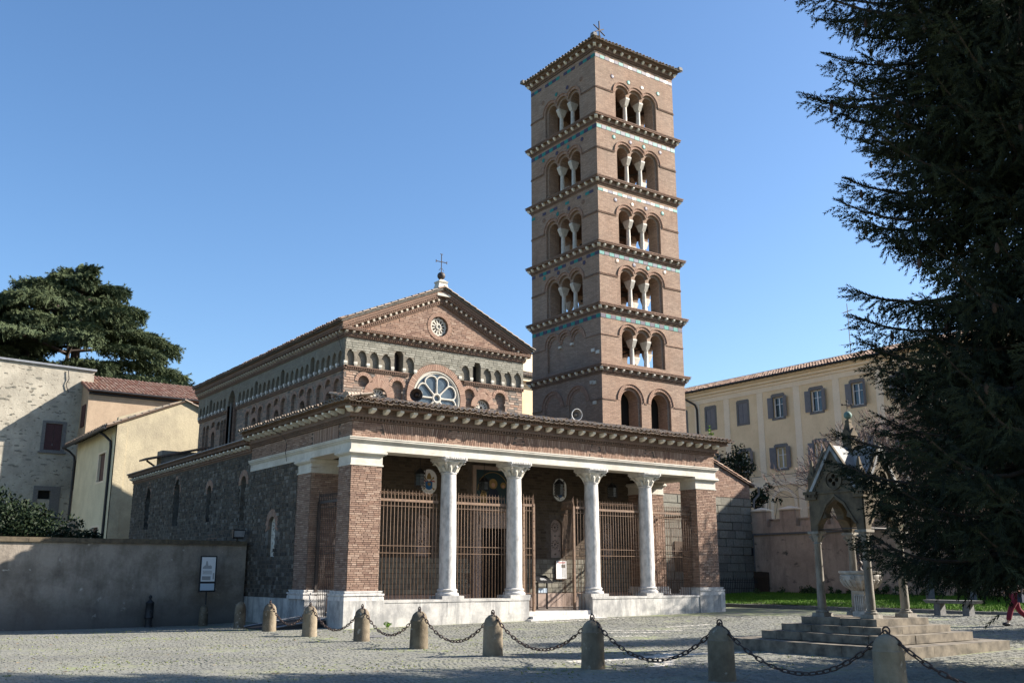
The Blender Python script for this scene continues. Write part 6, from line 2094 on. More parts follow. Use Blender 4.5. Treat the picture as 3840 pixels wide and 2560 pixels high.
leafy('evergreen_tree', 'lower spray of evergreen leaves right of the wing gutter', 'tree', (30.2, 8.0, 6.0), .8, 600, .11, BUSHL, 22, 0, .05, lumps=18, sq=1.4)
leafy('rose_bush', 'small bush with pale flowers by the dark iron fence', 'shrub', (23.9, 3.0, .75), .5, 700, .05, SHRUBL, 31, .4, .02, lumps=10)
k = 0
for y in np.arange(2.8, -16, -.95):
    k += 1
    leafy('border_shrub', 'low dark shrub growing along the foot of the garden wall', 'shrub', (25.75 + R.uniform(-.1, .1), y + R.uniform(-.2, .2), .95), R.uniform(.3, .48), 260, .06, SHRUBL, 40 + k, .72, .015, 'shrubs along the garden wall', lumps=5)
for o_ in [o for o in bpy.data.objects if o.parent is None and o.name.split('.')[0] in ('border_shrub', 'rose_bush')]: push_back(o_, KB)
for o_ in [o for o in bpy.data.objects if o.name.startswith('evergreen_tree')]: push_back(o_, 1.36)
for o_, k_ in zip([o for o in bpy.data.objects if o.name.startswith('bare_tree')], (1.07, 1.12, 1.2, 1.1)): push_back(o_, k_)
for o_ in [o for o in bpy.data.objects if o.name.startswith('cedar_tree')]: push_back(o_, 1.2)
leafy('weed_tuft', 'green weed tuft at the foot of the podium', 'plant', (1.45, -.3, .1), .16, 160, .035, GRASS, 71, 0, .008, lumps=6, sq=.5)
leafy('roof_weed', 'small green sprig growing from the portico roof end', 'plant', (18.2, .2, 8.15), .2, 90, .05, GRASS, 72, 7.9, .008, lumps=5, sq=1.2)

# ================================================================== BOLLARDS AND CHAINS
bpos = [(-2.5, .2), (-2.6, -3.1), (-2.5, -6.2), (-2.58, -9.35), (-2.6, -12.5), (-2.68, -15.9), (-2.6, -19.0), (-2.6, -22.05)]
bl_lab = ['stone bollard nearest the side gate, farthest along the chained row', 'second chained stone bollard from the church, by the corner pillar', 'third chained bollard from the church, in front of the left podium corner', 'fourth chained bollard from the church, pale and sunlit', 'fifth chained bollard from the church, brown streaked, at the picture centre', 'sixth chained bollard from the church, in front of the entrance step', 'dark shaded bollard left of the fountain steps', 'largest dark bollard, nearest the camera at bottom right']
def bollard(x, y, label, h=.86, r=.215, ringtop=True, group='stone bollards in a row linked by chains', seed=0):
    z = gz(x, y)
    t_ = thing('stone_bollard', label, 'bollard', (x, y, z), group)
    q = random.Random(seed)
    mb = MB()
    prof = [(r * 1.04, -.15), (r * 1.03, .03), (r * .99, .2), (r * .96, h * .72), (r * .97, h * .735), (r * .90, h * .75)]
    for i in range(1, 8):
        a = PI / 2 * i / 7; prof.append((max(r * .90 * math.cos(a), .004), h * .75 + h * .25 * math.sin(a)))
    mb.lathe((x, y, z), prof, 24)
    mb.V = [(vx + q.uniform(-.006, .006), vy + q.uniform(-.006, .006), vz) for vx, vy, vz in mb.V]
    mb.build('post', BOLL, t_, smooth=True)
    if ringtop:
        mb = MB(); c = Vector((x, y, z + h + .035)); mb.tube([c + Vector((0, .055 * math.cos(a), .055 * math.sin(a))) for a in [2 * PI * k / 14 for k in range(14)]], .013, 6, closed=True)
        mb.build('iron_ring', CHAINM, t_, smooth=True)
    return z + h
tops = []
for i, (x, y) in enumerate(bpos):
    tops.append((x, y, bollard(x, y, bl_lab[i], seed=i) + .03))
bollard(-2.15, 3.75, 'marble bollard without chain standing in shade near the side wall', .9, .2, False, None, 20)
bollard(-1.95, 8.2, 'dark mossy bollard under the information panel', .78, .17, False, None, 21)
lk = MB()
def link_path(L=.078, w=.028):
    return [(L * c_, w * s_, 0) for c_, s_ in [(-1, 0), (-.85, -.8), (-.4, -1), (.4, -1), (.85, -.8), (1, 0), (.85, .8), (.4, 1), (-.4, 1), (-.85, .8)]]
lk.tube(link_path(), .0115, 5, closed=True)
LINK = proto(lk, 'link', CHAINM, True)
ends = tops + [(-2.6, -25.1, tops[-1][2] + .02)]
ch_lab = ['rusty chain sagging between the first and second bollards from the church', 'rusty chain sagging between the second and third bollards from the church', 'rusty chain sagging between the third and fourth bollards from the church', 'rusty chain sagging between the fourth and fifth bollards from the church', 'rusty chain sagging between the fifth and sixth bollards from the church', 'rusty chain from the sixth bollard to the dark one left of the fountain', 'rusty chain between the two dark bollards at bottom right', 'rusty chain running from the nearest bollard out of the picture']
for i in range(len(ends) - 1):
    A, B = Vector(ends[i]), Vector(ends[i + 1])
    ct = thing('chain', ch_lab[i], 'chain', ((A + B) / 2).to_tuple(), 'chains between the bollards')
    sag = .66 if i not in (0, ) else .62
    def cat(t):
        p = A.lerp(B, t); p.z -= sag * (1 - (2 * t - 1) ** 2) ; return p
    # arc length steps
    N_ = 400; pts = [cat(k / N_) for k in range(N_ + 1)]
    acc = [0]
    for k in range(N_): acc.append(acc[-1] + (pts[k + 1] - pts[k]).length)
    stepL = .122; n_ = int(acc[-1] / stepL); k = 0
    for j in range(n_):
        s = (j + .5) * acc[-1] / n_
        while acc[k + 1] < s: k += 1
        p = pts[k]; d = (pts[min(k + 3, N_)] - pts[max(k - 3, 0)]).normalized()
        q_ = d.to_track_quat('X', 'Z').to_euler()
        o = inst(LINK, 'link', ct, p, None)
        m = d.to_track_quat('X', 'Z').to_matrix().to_4x4() @ Matrix.Rotation((PI / 4 if j % 2 else -PI / 4) + R.uniform(-.35, .35), 4, 'X')
        o.rotation_euler = m.to_euler()

# ================================================================== FOUNTAIN CANOPY
ax_, ay_ = AEC
gzb = .07
can = thing('fountain_canopy', 'small gothic stone canopy on four columns with crossed gables and a copper ball cross', 'canopy', (ax_, ay_, .82))
steps = thing('fountain_steps', 'four weathered square stone steps carrying the fountain canopy', 'steps', (ax_, ay_, gzb))
for hs_, z0, z1 in ((2.15, -.1, .335), (1.62, .335, .51), (1.3, .51, .665), (.98, .665, .815)):
    nbk = 3 if hs_ > 1.2 else 2
    def edge(fr_, u0, u1, n_):
        pass
    # a ring of separate slabs around a fill
    mb = MB(); mb.box(ax_ - hs_ + .05, ax_ + hs_ - .05, ay_ - hs_ + .05, ay_ + hs_ - .05, z0, z1 - .012); mb.build('step_fill', STEP, steps)
    for side in range(4):
        cuts = [0] + sorted(R.uniform(.15, .85) for _ in range(nbk - 1)) + [1]
        cuts = [0] + [(i + R.uniform(-.15, .15)) / nbk for i in range(1, nbk)] + [1]
        for a, b in zip(cuts[:-1], cuts[1:]):
            dpt = .42
            mb = MB(); g_ = .004
            ua, ub = -hs_ + 2 * hs_ * a, -hs_ + 2 * hs_ * b
            dz = R.uniform(-.006, .004)
            if side in (0, 2):
                ys = (ay_ - hs_, ay_ - hs_ + dpt) if side == 0 else (ay_ + hs_ - dpt, ay_ + hs_)
                mb.box(ax_ + ua + g_, ax_ + ub - g_, ys[0] + R.uniform(-.006, .006), ys[1], z0 + .002, z1 + dz)
            else:
                xs_ = (ax_ - hs_, ax_ - hs_ + dpt) if side == 1 else (ax_ + hs_ - dpt, ax_ + hs_)
                ua = max(ua, -hs_ + dpt + .004); ub = min(ub, hs_ - dpt - .004)
                if ub - ua < .05: continue
                mb.box(xs_[0] + R.uniform(-.006, .006), xs_[1], ay_ + ua + g_, ay_ + ub - g_, z0 + .002, z1 + dz)
            mb.build('step_slab', STEP, steps)
cs = .64
for sx in (-1, 1):
    for sy in (-1, 1):
        x, y = ax_ + sx * cs, ay_ + sy * cs
        mb = MB(); mb.lathe((x, y, 0), [(.088, .98), (.10, 1.05), (.092, 1.4), (.078, 2.42), (.095, 2.44), (.08, 2.47)], 14); c = mb.build('column', AEDCOL, can, smooth=True)
        mb = MB(); mb.taper(x, y, .17, .17, .818, .16, .16, .90); mb.lathe((x, y, 0), [(.14, .90), (.15, .93), (.12, .95), (.11, .965), (.12, .98), (.09, .99)], 14); mb.build('column_base', AEDCOL, c)
        mb = MB(); mb.lathe((x, y, 0), [(.08, 2.47), (.09, 2.52), (.13, 2.62), (.15, 2.66)], 10)
        for k in range(4):
            d = Vector((math.cos(PI / 4 + k * PI / 2), math.sin(PI / 4 + k * PI / 2), 0)); c0 = Vector((x, y, 0))
            mb.tube([c0 + d * .08 + Vector((0, 0, 2.5)), c0 + d * .14 + Vector((0, 0, 2.6)), c0 + d * .18 + Vector((0, 0, 2.6))], [.03, .035, .015], 5)
        mb.box(x - .15, x + .15, y - .15, y + .15, 2.66, 2.72); mb.build('column_capital', AEDCOL, c)
        # corner pinnacle
        mb = MB(); mb.box(x - .15, x + .15, y - .15, y + .15, 3.44, 3.56); mb.box(x - .18, x + .18, y - .18, y + .18, 3.56, 3.63)
        for k in range(3):
            for dx, dy in ((-1, 0), (1, 0), (0, -1), (0, 1)):
                mb.box(x + dx * .14 + (k - 1) * .1 * abs(dy) - .03, x + dx * .14 + (k - 1) * .1 * abs(dy) + .03, y + dy * .14 + (k - 1) * .1 * abs(dx) - .03, y + dy * .14 + (k - 1) * .1 * abs(dx) + .03, 3.50, 3.56)
        mb.box(x - .085, x + .085, y - .085, y + .085, 3.63, 3.95)
        for dx, dy in ((1, 0), (-1, 0), (0, 1), (0, -1)):
            w = .11
            p = [Vector((x + dx * .1 - dy * w, y + dy * .1 - dx * w, 3.93)), Vector((x + dx * .1 + dy * w, y + dy * .1 + dx * w, 3.93)), Vector((x + dx * .1, y + dy * .1, 4.09))]
            mb.prism(p, Vector((-dx, -dy, 0)) * .1)
        mb.taper(x, y, .085, .085, 3.95, .012, .012, 4.36)
        mb.build('pinnacle', AEDST, can)
FRs = [Frame((ax_ - cs - .1, ay_, 0), (0, 1, 0), (-1, 0, 0)), Frame((ax_ + cs + .1, ay_, 0), (0, 1, 0), (1, 0, 0)), Frame((ax_, ay_ - cs - .1, 0), (1, 0, 0), (0, -1, 0)), Frame((ax_, ay_ + cs + .1, 0), (1, 0, 0), (0, 1, 0))]
for fr in FRs:
    mb = MB()
    tre = [(-.52, 2.72), (.52, 2.72), (.50, 2.86), (.40, 2.98), (.27, 3.02), (.30, 3.12), (.22, 3.28), (0, 3.42), (-.22, 3.28), (-.30, 3.12), (-.27, 3.02), (-.40, 2.98), (-.50, 2.86)]
    out_ = [(-.715, 2.721), (-.53, 2.721)] + [(-.50, 2.86), (-.40, 2.98), (-.27, 3.02), (-.30, 3.12), (-.22, 3.28), (0, 3.42), (.22, 3.28), (.30, 3.12), (.27, 3.02), (.40, 2.98), (.50, 2.86)] + [(.53, 2.721), (.715, 2.721), (.715, 3.5), (.60, 3.62), (0, 4.55), (-.60, 3.62), (-.715, 3.5)]
    hol = [circle(dx, 3.86 + dz, .056, 10) for dx, dz in ((-.085, 0), (.085, 0), (0, .085), (0, -.085))]
    panel(mb, fr, out_, hol); 
    for h in hol: reveal(mb, fr, h, 0, -.12)
    reveal(mb, fr, out_, 0, -.2)
    panel(mb, fr.shift(-.2), out_, [])
    g = mb.build('gable_face', AEDST, can)
    mb = MB()
    ring(mb, fr, 0, 3.86, .19, .235, -.01, .03, 0, 2 * PI, 20, 0)
    for s in (-1, 1):
        fr.prism(mb, [(s * .70, 3.5), (s * .78, 3.55), (0, 4.72), (0, 4.60)], -.02, .05)
        for k in range(9):
            t = .12 + .8 * k / 9; u = s * .66 * (1 - t); z = 3.56 + .98 * t - .09
            fr.box(mb, u - .02, u + .02, z - .02, z + .02, -.01, .03)
        fr.prism(mb, [(s * .50, 2.86), (s * .40, 2.99), (s * .22, 3.3), (0, 3.48), (0, 3.53), (s * .26, 3.34), (s * .45, 3.02), (s * .56, 2.86)], -.01, .035)
    fr.box(mb, -.5, .5, 3.565, 3.6, -.01, .03)
    mb.build('gable_moulding', AEDST, g)
mb = MB()
E_ = cs + .16
for s in (0, 1):
    pts = [(-.68, 3.60), (0, 4.66), (.68, 3.60), (.62, 3.56), (0, 4.54), (-.62, 3.56)]
    if s == 0: mb.prism([(ax_ + u, ay_ - E_, z) for u, z in pts], (0, 2 * E_, 0))
    else: mb.prism([(ax_ - E_, ay_ + u * .998, z + .001) for u, z in pts], (2 * E_, 0, 0))
mb.build('crossed_roof', AEDROOF, can)
mb = MB()
mb.taper(ax_, ay_, .13, .13, 4.45, .11, .11, 4.95)
for dx, dy in ((1, 0), (-1, 0), (0, 1), (0, -1)):
    w = .15
    mb.prism([Vector((ax_ + dx * .14 - dy * w, ay_ + dy * .14 - dx * w, 4.93)), Vector((ax_ + dx * .14 + dy * w, ay_ + dy * .14 + dx * w, 4.93)), Vector((ax_ + dx * .14, ay_ + dy * .14, 5.12))], Vector((-dx, -dy, 0)) * .13)
mb.taper(ax_, ay_, .12, .12, 4.95, .03, .03, 5.33); mb.taper(ax_, ay_, .06, .06, 5.26, .05, .05, 5.31)
sp = mb.build('spire', AEDST, can)
mb = MB(); mb.sphere((ax_, ay_, 5.43), .095, 14, 10); mb.build('copper_ball', COPPER, sp, smooth=True)
mb = MB(); mb.tube([(ax_, ay_, 5.5), (ax_, ay_, 5.76)], .013, 5); mb.tube([(ax_ - .11, ay_ + .05, 5.68), (ax_ + .11, ay_ - .05, 5.68)], .013, 5)
for dx, dz in ((-.11, 5.68), (.11, 5.68), (0, 5.77)): mb.sphere((ax_ + dx, ay_ - dx * .45, dz), .028, 8, 6)
mb.build('iron_cross', IRON, sp)
mb = MB()
for sx in (-1, 1): mb.tube([(ax_ + sx * cs, ay_ - cs - .05, 2.76), (ax_ + sx * cs, ay_ + cs + .05, 2.76)], .014, 5); mb.tube([(ax_ - cs - .05, ay_ + sx * cs, 2.76), (ax_ + cs + .05, ay_ + sx * cs, 2.76)], .014, 5)
mb.build('tie_rod', IRON, can)
fo = thing('fountain_basin', 'round carved marble basin on a fluted pedestal under the canopy', 'fountain', (ax_, ay_, .82))
mb = MB()
mb.lathe((ax_, ay_, 0), [(.10, 1.38), (.2, 1.40), (.36, 1.50), (.455, 1.64), (.462, 1.72), (.43, 1.745), (.46, 1.76), (.485, 1.79), (.485, 1.825), (.45, 1.825), (.42, 1.78), (.2, 1.72), (.01, 1.71)], 32)
bs = mb.build('basin', BASIN, fo, smooth=True)
mb = MB()
for k in range(20):
    a = 2 * PI * k / 20; d = Vector((math.cos(a), math.sin(a), 0)); c0 = Vector((ax_, ay_, 0))
    mb.tube([c0 + d * .2 + Vector((0, 0, 1.40)), c0 + d * .365 + Vector((0, 0, 1.50)), c0 + d * .455 + Vector((0, 0, 1.63))], [.022, .03, .026], 5)
for k in range(8):
    a = 2 * PI * k / 8 + .2; d = Vector((math.cos(a), math.sin(a), 0)); c = Vector((ax_, ay_, 1.68)) + d * .465; sd_ = Vector((-d.y, d.x, 0))
    mb.tube([c + sd_ * .05 * math.cos(t) + Vector((0, 0, .045 * math.sin(t))) for t in [2 * PI * i / 10 for i in range(10)]], .013, 5, closed=True)
mb.build('carved_gadroons', BASIN, bs)
mb = MB(); mb.box(ax_ - .17, ax_ + .17, ay_ - .17, ay_ + .17, .818, .93); mb.box(ax_ - .13, ax_ + .13, ay_ - .13, ay_ + .13, .93, 1.3); mb.taper(ax_, ay_, .13, .13, 1.3, .17, .17, 1.36); mb.box(ax_ - .16, ax_ + .16, ay_ - .16, ay_ + .16, 1.36, 1.385)
for k in range(5):
    for s in (-1, 1):
        u = -.1 + k * .05
        mb.box(ax_ + u - .012, ax_ + u + .012, ay_ + s * .14 - .012, ay_ + s * .14 + .012, .95, 1.28); mb.box(ax_ + s * .14 - .012, ax_ + s * .14 + .012, ay_ + u - .012, ay_ + u + .012, .95, 1.28)
mb.build('pedestal', BASIN, fo)
mb = MB(); mb.lathe((ax_, ay_, 1.71), [(.06, 0), (.05, .06), (.03, .1), (.07, .13), (.03, .16), (.02, .2), (.065, .26), (.06, .31), (.02, .35), (.03, .38), (.012, .42), (.025, .45), (.004, .49)], 12); mb.build('spout', IRON, fo, smooth=True)

# ================================================================== SMALL THINGS
def grille(label, p0, p1, z0, zr, nb_, scroll=True, mat=RUST, name='iron_grille', group='iron grilles of the portico', posts=(), spikes=True, mid=(2.73, 2.48), low=None):
    p0, p1 = Vector(p0), Vector(p1); d = p1 - p0; L = d.length; d.normalize()
    t_ = thing(name, label, 'grille', ((p0.x + p1.x) / 2, (p0.y + p1.y) / 2, z0), group)
    mb = MB(); mb.tube([(0, 0, 0), (0, 0, zr - z0)], .0105, 6); bar = proto(mb, 'bar', mat, True)
    mb = MB(); mb.tube([(0, 0, 0), (0, 0, .03), (0, 0, .06), (0, 0, .09), (0, 0, .34)], [.016, .022, .016, .014, .003], 6); spk = proto(mb, 'spike', mat, True)
    mb = MB()
    sp_ = [Vector((0, 0, 0))]
    sp_ = [d * (.055 * (1 - .62 * k / 13) * math.cos(PI * .0 + k * .62)) + Vector((0, 0, .20 + .055 * (1 - .62 * k / 13) * math.sin(k * .62))) for k in range(14)]
    mb.tube([d * .055 + Vector((0, 0, .04)), d * .058 + Vector((0, 0, .12))] + sp_, .008, 4); scr = proto(mb, 'scroll', mat)
    for i in range(nb_):
        p = p0 + d * (L * (i + .5) / nb_)
        inst(bar, 'bar', t_, (p.x, p.y, z0))
        if spikes: inst(spk, 'spike', t_, (p.x, p.y, zr + .05))
        if scroll and i < nb_ - 1:
            q_ = p + d * (L / nb_ / 2); inst(scr, 'scroll', t_, (q_.x, q_.y, zr + .05))
    n_ = Vector((-d.y, d.x, 0))
    mb = MB(); a, b = p0, p1
    def flat(z0_, z1_, th):
        mb.hexa([(a - n_ * th + Vector((0, 0, z0_))), (b - n_ * th + Vector((0, 0, z0_))), (b + n_ * th + Vector((0, 0, z0_))), (a + n_ * th + Vector((0, 0, z0_))), (a - n_ * th + Vector((0, 0, z1_))), (b - n_ * th + Vector((0, 0, z1_))), (b + n_ * th + Vector((0, 0, z1_))), (a + n_ * th + Vector((0, 0, z1_)))])
    flat(zr - .035, zr + .055, .022); mb.build('top_rail', mat, t_)
    for z in [zr - .2] + list(mid) + ([low] if low else []):
        mb = MB(); flat(z - .009, z + .009, .02); mb.build('rail', mat, t_)
    for s in posts:
        p = p0 + d * (L * s); mb = MB(); mb.box(p.x - .045, p.x + .045, p.y - .045, p.y + .045, z0 - (.5 if z0 > .6 else 0), zr + .06); mb.tube([(p.x, p.y, zr + .06), (p.x, p.y, zr + .45)], [.03, .004], 6)
        for k in range(14): mb.sphere((p.x + n_.x * .05, p.y - .05, .7 + k * .28), .016, 6, 4)
        mb.build('post', mat, t_)
    return t_
GY = .42
grille('brown iron grille between the left brick pillar and the first column', (1.36, GY, 0), (3.82, GY, 0), .89, 4.31, 17)
grille('brown iron grille between the first and second columns', (4.62, GY, 0), (6.85, GY, 0), .89, 4.31, 16)
grille('short fixed iron panel beside the second column, left of the open gate', (7.62, GY, 0), (8.18, GY, 0), FLOOR, 4.36, 4, posts=(.12, .98), low=1.05)
grille('open iron gate leaf swung inward, right of the gateway', (10.18, GY, 0), (10.62, 1.75, 0), FLOOR, 4.36, 9, posts=(.0,), low=1.05)
grille('short fixed iron panel beside the third column, right of the open gate', (10.3, GY, 0), (10.78, GY, 0), FLOOR, 4.36, 3, low=1.05)
grille('brown iron grille between the third and fourth columns', (11.52, GY, 0), (13.75, GY, 0), .89, 4.31, 16)
grille('brown iron grille between the fourth column and the right brick pillar', (14.5, GY, 0), (16.85, GY, 0), .89, 4.31, 17)
grille('iron grille closing the right end of the portico against the tuff wall', (17.75, 1.1, 0), (17.75, 3.35, 0), .89, 4.31, 16)
grille('dark iron side gate between the two brick pillars of the left end', (.42, 1.06, 0), (.42, 3.32, 0), FLOOR - .1, 4.31, 15, mat=IRON, posts=(.02, .98))
mb = MB()

# lanterns
def lantern(x, y, ztop, zbot, label):
    t_ = thing('hanging_lantern', label, 'lantern', (x, y, zbot), 'wrought iron lanterns hanging in the portico')
    mb = MB(); mb.tube([(x, y, ztop), (x, y, 6.45)], .012, 5); mb.build('hanger', BLACK, t_)
    r = .23; zb = zbot + .12; zt2 = ztop - .22
    mb = MB()
    for k in range(6):
        a = PI / 3 * k; p = Vector((x + r * math.cos(a), y + r * math.sin(a), 0))
        mb.tube([p + Vector((0, 0, zb - .04)), p + Vector((0, 0, zt2 + .12))], .013, 4); mb.sphere(p + Vector((0, 0, zt2 + .14)), .024, 6, 4)
        c = Vector((x, y, 0))
        mb.tube([p + Vector((0, 0, zb)), c.lerp(p, .5) + Vector((0, 0, zb - .07)), c + Vector((0, 0, zb - .12))], .01, 4)
        mb.tube([p + Vector((0, 0, zt2)), c.lerp(p, .45) + Vector((0, 0, zt2 + .14)), c + Vector((0, 0, ztop))], .012, 4)
        for z in (zb, zb + .1, (zb + zt2) / 2, zt2 - .1, zt2):
            a2 = a + PI / 3; p2 = Vector((x + r * math.cos(a2), y + r * math.sin(a2), 0)); mb.tube([p + Vector((0, 0, z)), p2 + Vector((0, 0, z))], .009, 4)
    mb.lathe((x, y, zb - .2), [(.004, 0), (.02, .03), (.008, .07)], 6)
    mb.build('cage', BLACK, t_)
    mb = MB(); mb.lathe((x, y, 0), [(r * .82, zb + .02), (r * .82, zt2 - .02)], 6); mb.build('glass', LAMPG, t_)
    mb = MB(); mb.lathe((x, y, 0), [(r * .9, zt2), (r * .5, zt2 + .13), (.03, zt2 + .2)], 6); mb.build('crown', BLACK, t_)
    mb = MB(); mb.tube([(x, y, zb + .05), (x, y, zb + .26)], .03, 6); mb.build('candle', WHITEF, t_)
lantern(4.12, 2.3, 5.74, 4.94, 'leftmost hanging lantern, in front of the oval emblem with blue shield')
lantern(7.1, 2.3, 5.59, 4.94, 'hanging lantern in front of the door mosaic')
lantern(10.95, 2.3, 5.70, 4.89, 'hanging lantern in front of the second oval emblem, over the open gate')
lantern(13.94, 2.3, 5.70, 4.95, 'rightmost hanging lantern, between the third and fourth columns')
# oval emblems
def emblem(x, z, label, first):
    t_ = thing('oval_emblem', label, 'emblem', (x, 4.48, z), 'painted coats of arms on the porch wall')
    f = FB.shift(.03)
    ov = lambda a, b: [(x + a * math.cos(2 * PI * k / 28) * (1), z + (b - a) * (1 if math.sin(2 * PI * k / 28) > 0 else -1) * (abs(math.sin(2 * PI * k / 28)) > .02) + a * math.sin(2 * PI * k / 28)) for k in range(28)]
    mb = MB(); f.prism(mb, ov(.40, .53), -.02, .03); mb.build('rim', GREYTRIM, t_)
    mb = MB(); f.prism(mb, ov(.375, .505), .031, .036); mb.build('plate', PAPER, t_)
    mb = MB(); f.prism(mb, [(x - .16, z + .02), (x + .16, z + .02), (x + .16, z - .22), (x + .12, z - .3), (x, z - .34), (x - .12, z - .3), (x - .16, z - .22)], .037, .045); mb.build('shield', SHIELD, t_)
    mb = MB(); f.prism(mb, circle(x, z - .1, .07, 14), .046, .05)
    for k in range(10):
        a = 2 * PI * k / 10; f.prism(mb, [(x + .06 * math.cos(a - .15), z - .1 + .06 * math.sin(a - .15)), (x + .1 * math.cos(a), z - .1 + .1 * math.sin(a)), (x + .06 * math.cos(a + .15), z - .1 + .06 * math.sin(a + .15))], .046, .05)
    for s in (-1, 1):   # crossed keys and the cap above the shield
        f.prism(mb, [(x - s * .22, z - .28), (x - s * .19, z - .30), (x + s * .22, z + .16), (x + s * .18, z + .18)], .0365, .0368 + (.001 if s > 0 else 0))
        f.prism(mb, circle(x - s * .235, z - .30, .04, 8), .0362, .04)
        f.box(mb, x + s * .21 - .03, x + s * .21 + .03, z + .12, z + .2, .0362, .04)
    f.prism(mb, [(x - .1, z + .1), (x + .1, z + .1), (x + .11, z + .2), (x + .05, z + .33), (x, z + .37), (x - .05, z + .33), (x - .11, z + .2)], .0363, .042)
    mb.build('keys_and_cap', GOLDP, t_)
    mb = MB()
    for s in (-1, 1): f.prism(mb, [(x + s * .03, z + .06), (x + s * .1, z + .03), (x + s * .2, z + .06), (x + s * .27, z + .03), (x + s * .28, z - .01), (x + s * .2, z + .0), (x + s * .1, z - .02 + .03)], .0455, .047)
    mb.build('ribbon', PRINTR, t_)
    mb = MB()
    for k in range(9): f.box(mb, x - .16 + k * .037, x - .16 + k * .037 + .022, z - .43, z - .40, .0362, .038)
    mb.build('motto', PRINTG, t_)
emblem(5.79, 5.47, 'oval white emblem with blue shield and gold sun left of the door', True)
emblem(12.68, 5.47, 'oval white emblem mostly hidden behind the third lantern', False)
# mosaic panel over the door (plain stand-in)
mo = thing('door_mosaic', 'dark gold framed mosaic panel above the church door with haloed figures', 'mosaic', (9.03, 4.47, 5.2))
f = FB.shift(.0)
mb = MB()
for (a, b, c, d) in ((7.95, 8.12, 4.55, 6.3), (9.95, 10.12, 4.55, 6.3), (8.12, 9.95, 6.13, 6.3), (8.12, 9.95, 4.55, 4.66)): f.box(mb, a, b, c, d, 0, .09)
mb.build('frame', DADO, mo)
mb = MB(); f.box(mb, 8.121, 9.949, 4.661, 6.129, 0, .03); mb.build('field', MOSF, mo)
mb = MB(); ring(mb, f, 9.03, 5.25, .78, .81, .03, .036, 0, PI, 24, 0); f.prism(mb, circle(8.5, 5.62, .1, 12), .031, .036); f.prism(mb, circle(9.03, 5.55, .22, 18), .031, .036); f.prism(mb, circle(9.56, 5.5, .14, 14), .031, .036); f.prism(mb, [(8.3, 4.68), (8.75, 4.68), (8.68, 5.2), (8.42, 5.25)], .031, .037); mb.build('gold_ground', GOLDP, mo)
mb = MB(); f.prism(mb, [(8.72, 4.67), (9.36, 4.67), (9.3, 5.2), (9.16, 5.34), (8.9, 5.34), (8.76, 5.2)], .038, .043); mb.build('robe', NAVY, mo)
mb = MB(); f.prism(mb, circle(9.03, 5.5, .1, 14), .038, .043); f.prism(mb, circle(9.56, 5.46, .07, 12), .038, .043); mb.build('face', SKIN, mo)
# poster and signs
po = thing('wall_poster', 'white printed poster with red heading and photo on the porch wall', 'poster', (12.68, 4.4, 1.94))
f = FB.shift(.06)
mb = MB(); f.box(mb, 12.38, 12.99, 1.52, 2.34, -.03, .03); mb.build('backing_board', WOOD, po)
mb = MB(); f.box(mb, 12.40, 12.97, 1.56, 2.33, .031, .036); mb.build('sheet', PAPER, po)
mb = MB(); f.box(mb, 12.46, 12.92, 2.26, 2.29, .037, .038); f.box(mb, 12.52, 12.88, 2.21, 2.235, .037, .038); mb.build('heading', PRINTR, po)
mb = MB(); f.box(mb, 12.68, 12.92, 2.02, 2.18, .037, .038); mb.build('photo', PRINTD, po)
mb = MB()
for k in range(14): f.box(mb, 12.46, 12.66 if k < 5 else 12.92, 2.15 - k * .038, 2.16 - k * .038, .037, .038)
mb.build('text_lines', PRINTG, po)
le = thing('lectern_sign', 'black metal lectern sign with sloping information panel inside the gate', 'sign', (10.0, 2.0, FLOOR))
mb = MB()
for x in (9.52, 10.02): mb.box(x - .025, x + .025, 1.97, 2.03, FLOOR, 1.44)
mb.box(9.54, 10.0, 1.98, 2.02, 1.24, 1.27); mb.box(9.54, 10.0, 1.98, 2.02, .98, 1.0); mb.build('legs', BLACK, le)
mb = MB(); mb.hexa([(9.40, 1.75, 1.40), (10.16, 1.75, 1.40), (10.16, 2.25, 1.68), (9.40, 2.25, 1.68), (9.40, 1.75, 1.43), (10.16, 1.75, 1.43), (10.16, 2.25, 1.71), (9.40, 2.25, 1.71)]); mb.build('panel', BLACK, le)
mb = MB(); mb.add([(9.62, 1.90, 1.519), (9.95, 1.90, 1.519), (9.90, 2.05, 1.603), (9.70, 2.05, 1.603)], [(0, 1, 2, 3)]); mb.build('print', PRINTG, le)
mb = MB(); mb.box(9.56, 9.99, 1.96, 1.975, 1.02, 1.2); mb.build('plate', PRINTB, le)
ip = thing('information_panel', 'tall white information panel in black frame standing by the boundary wall', 'sign', (-1.68, 8.4, .6))
fp = Frame((0, 8.55, 0), (1, 0, 0), (0, -1, 0))
xl = -2.05
mb = MB(); fp.box(mb, xl - .05, xl + .60, 1.08, 2.46, -.03, .03); mb.build('frame', BLACK, ip)
mb = MB(); fp.box(mb, xl - .005, xl + .545, 1.48, 2.41, .031, .036); mb.build('sheet', PAPER, ip)
mb = MB(); fp.box(mb, xl - .005, xl + .545, 1.14, 1.40, .031, .036); mb.build('lower_plate', PRINTB, ip)
mb = MB(); fp.prism(mb, [(xl + .04, 1.96), (xl + .4, 1.96), (xl + .4, 2.06), (xl + .34, 2.1), (xl + .26, 2.08), (xl + .22, 2.26), (xl + .17, 2.26), (xl + .15, 2.1), (xl + .08, 2.06), (xl + .04, 2.0)], .037, .038); fp.box(mb, xl + .03, xl + .38, 1.53, 1.68, .037, .038); fp.box(mb, xl + .46, xl + .52, 1.56, 1.8, .037, .038); mb.build('drawing', PRINTG, ip)
mb = MB()
for k in range(5): fp.box(mb, xl + .05, xl + .42, 1.88 - k * .03, 1.89 - k * .03, .037, .038)
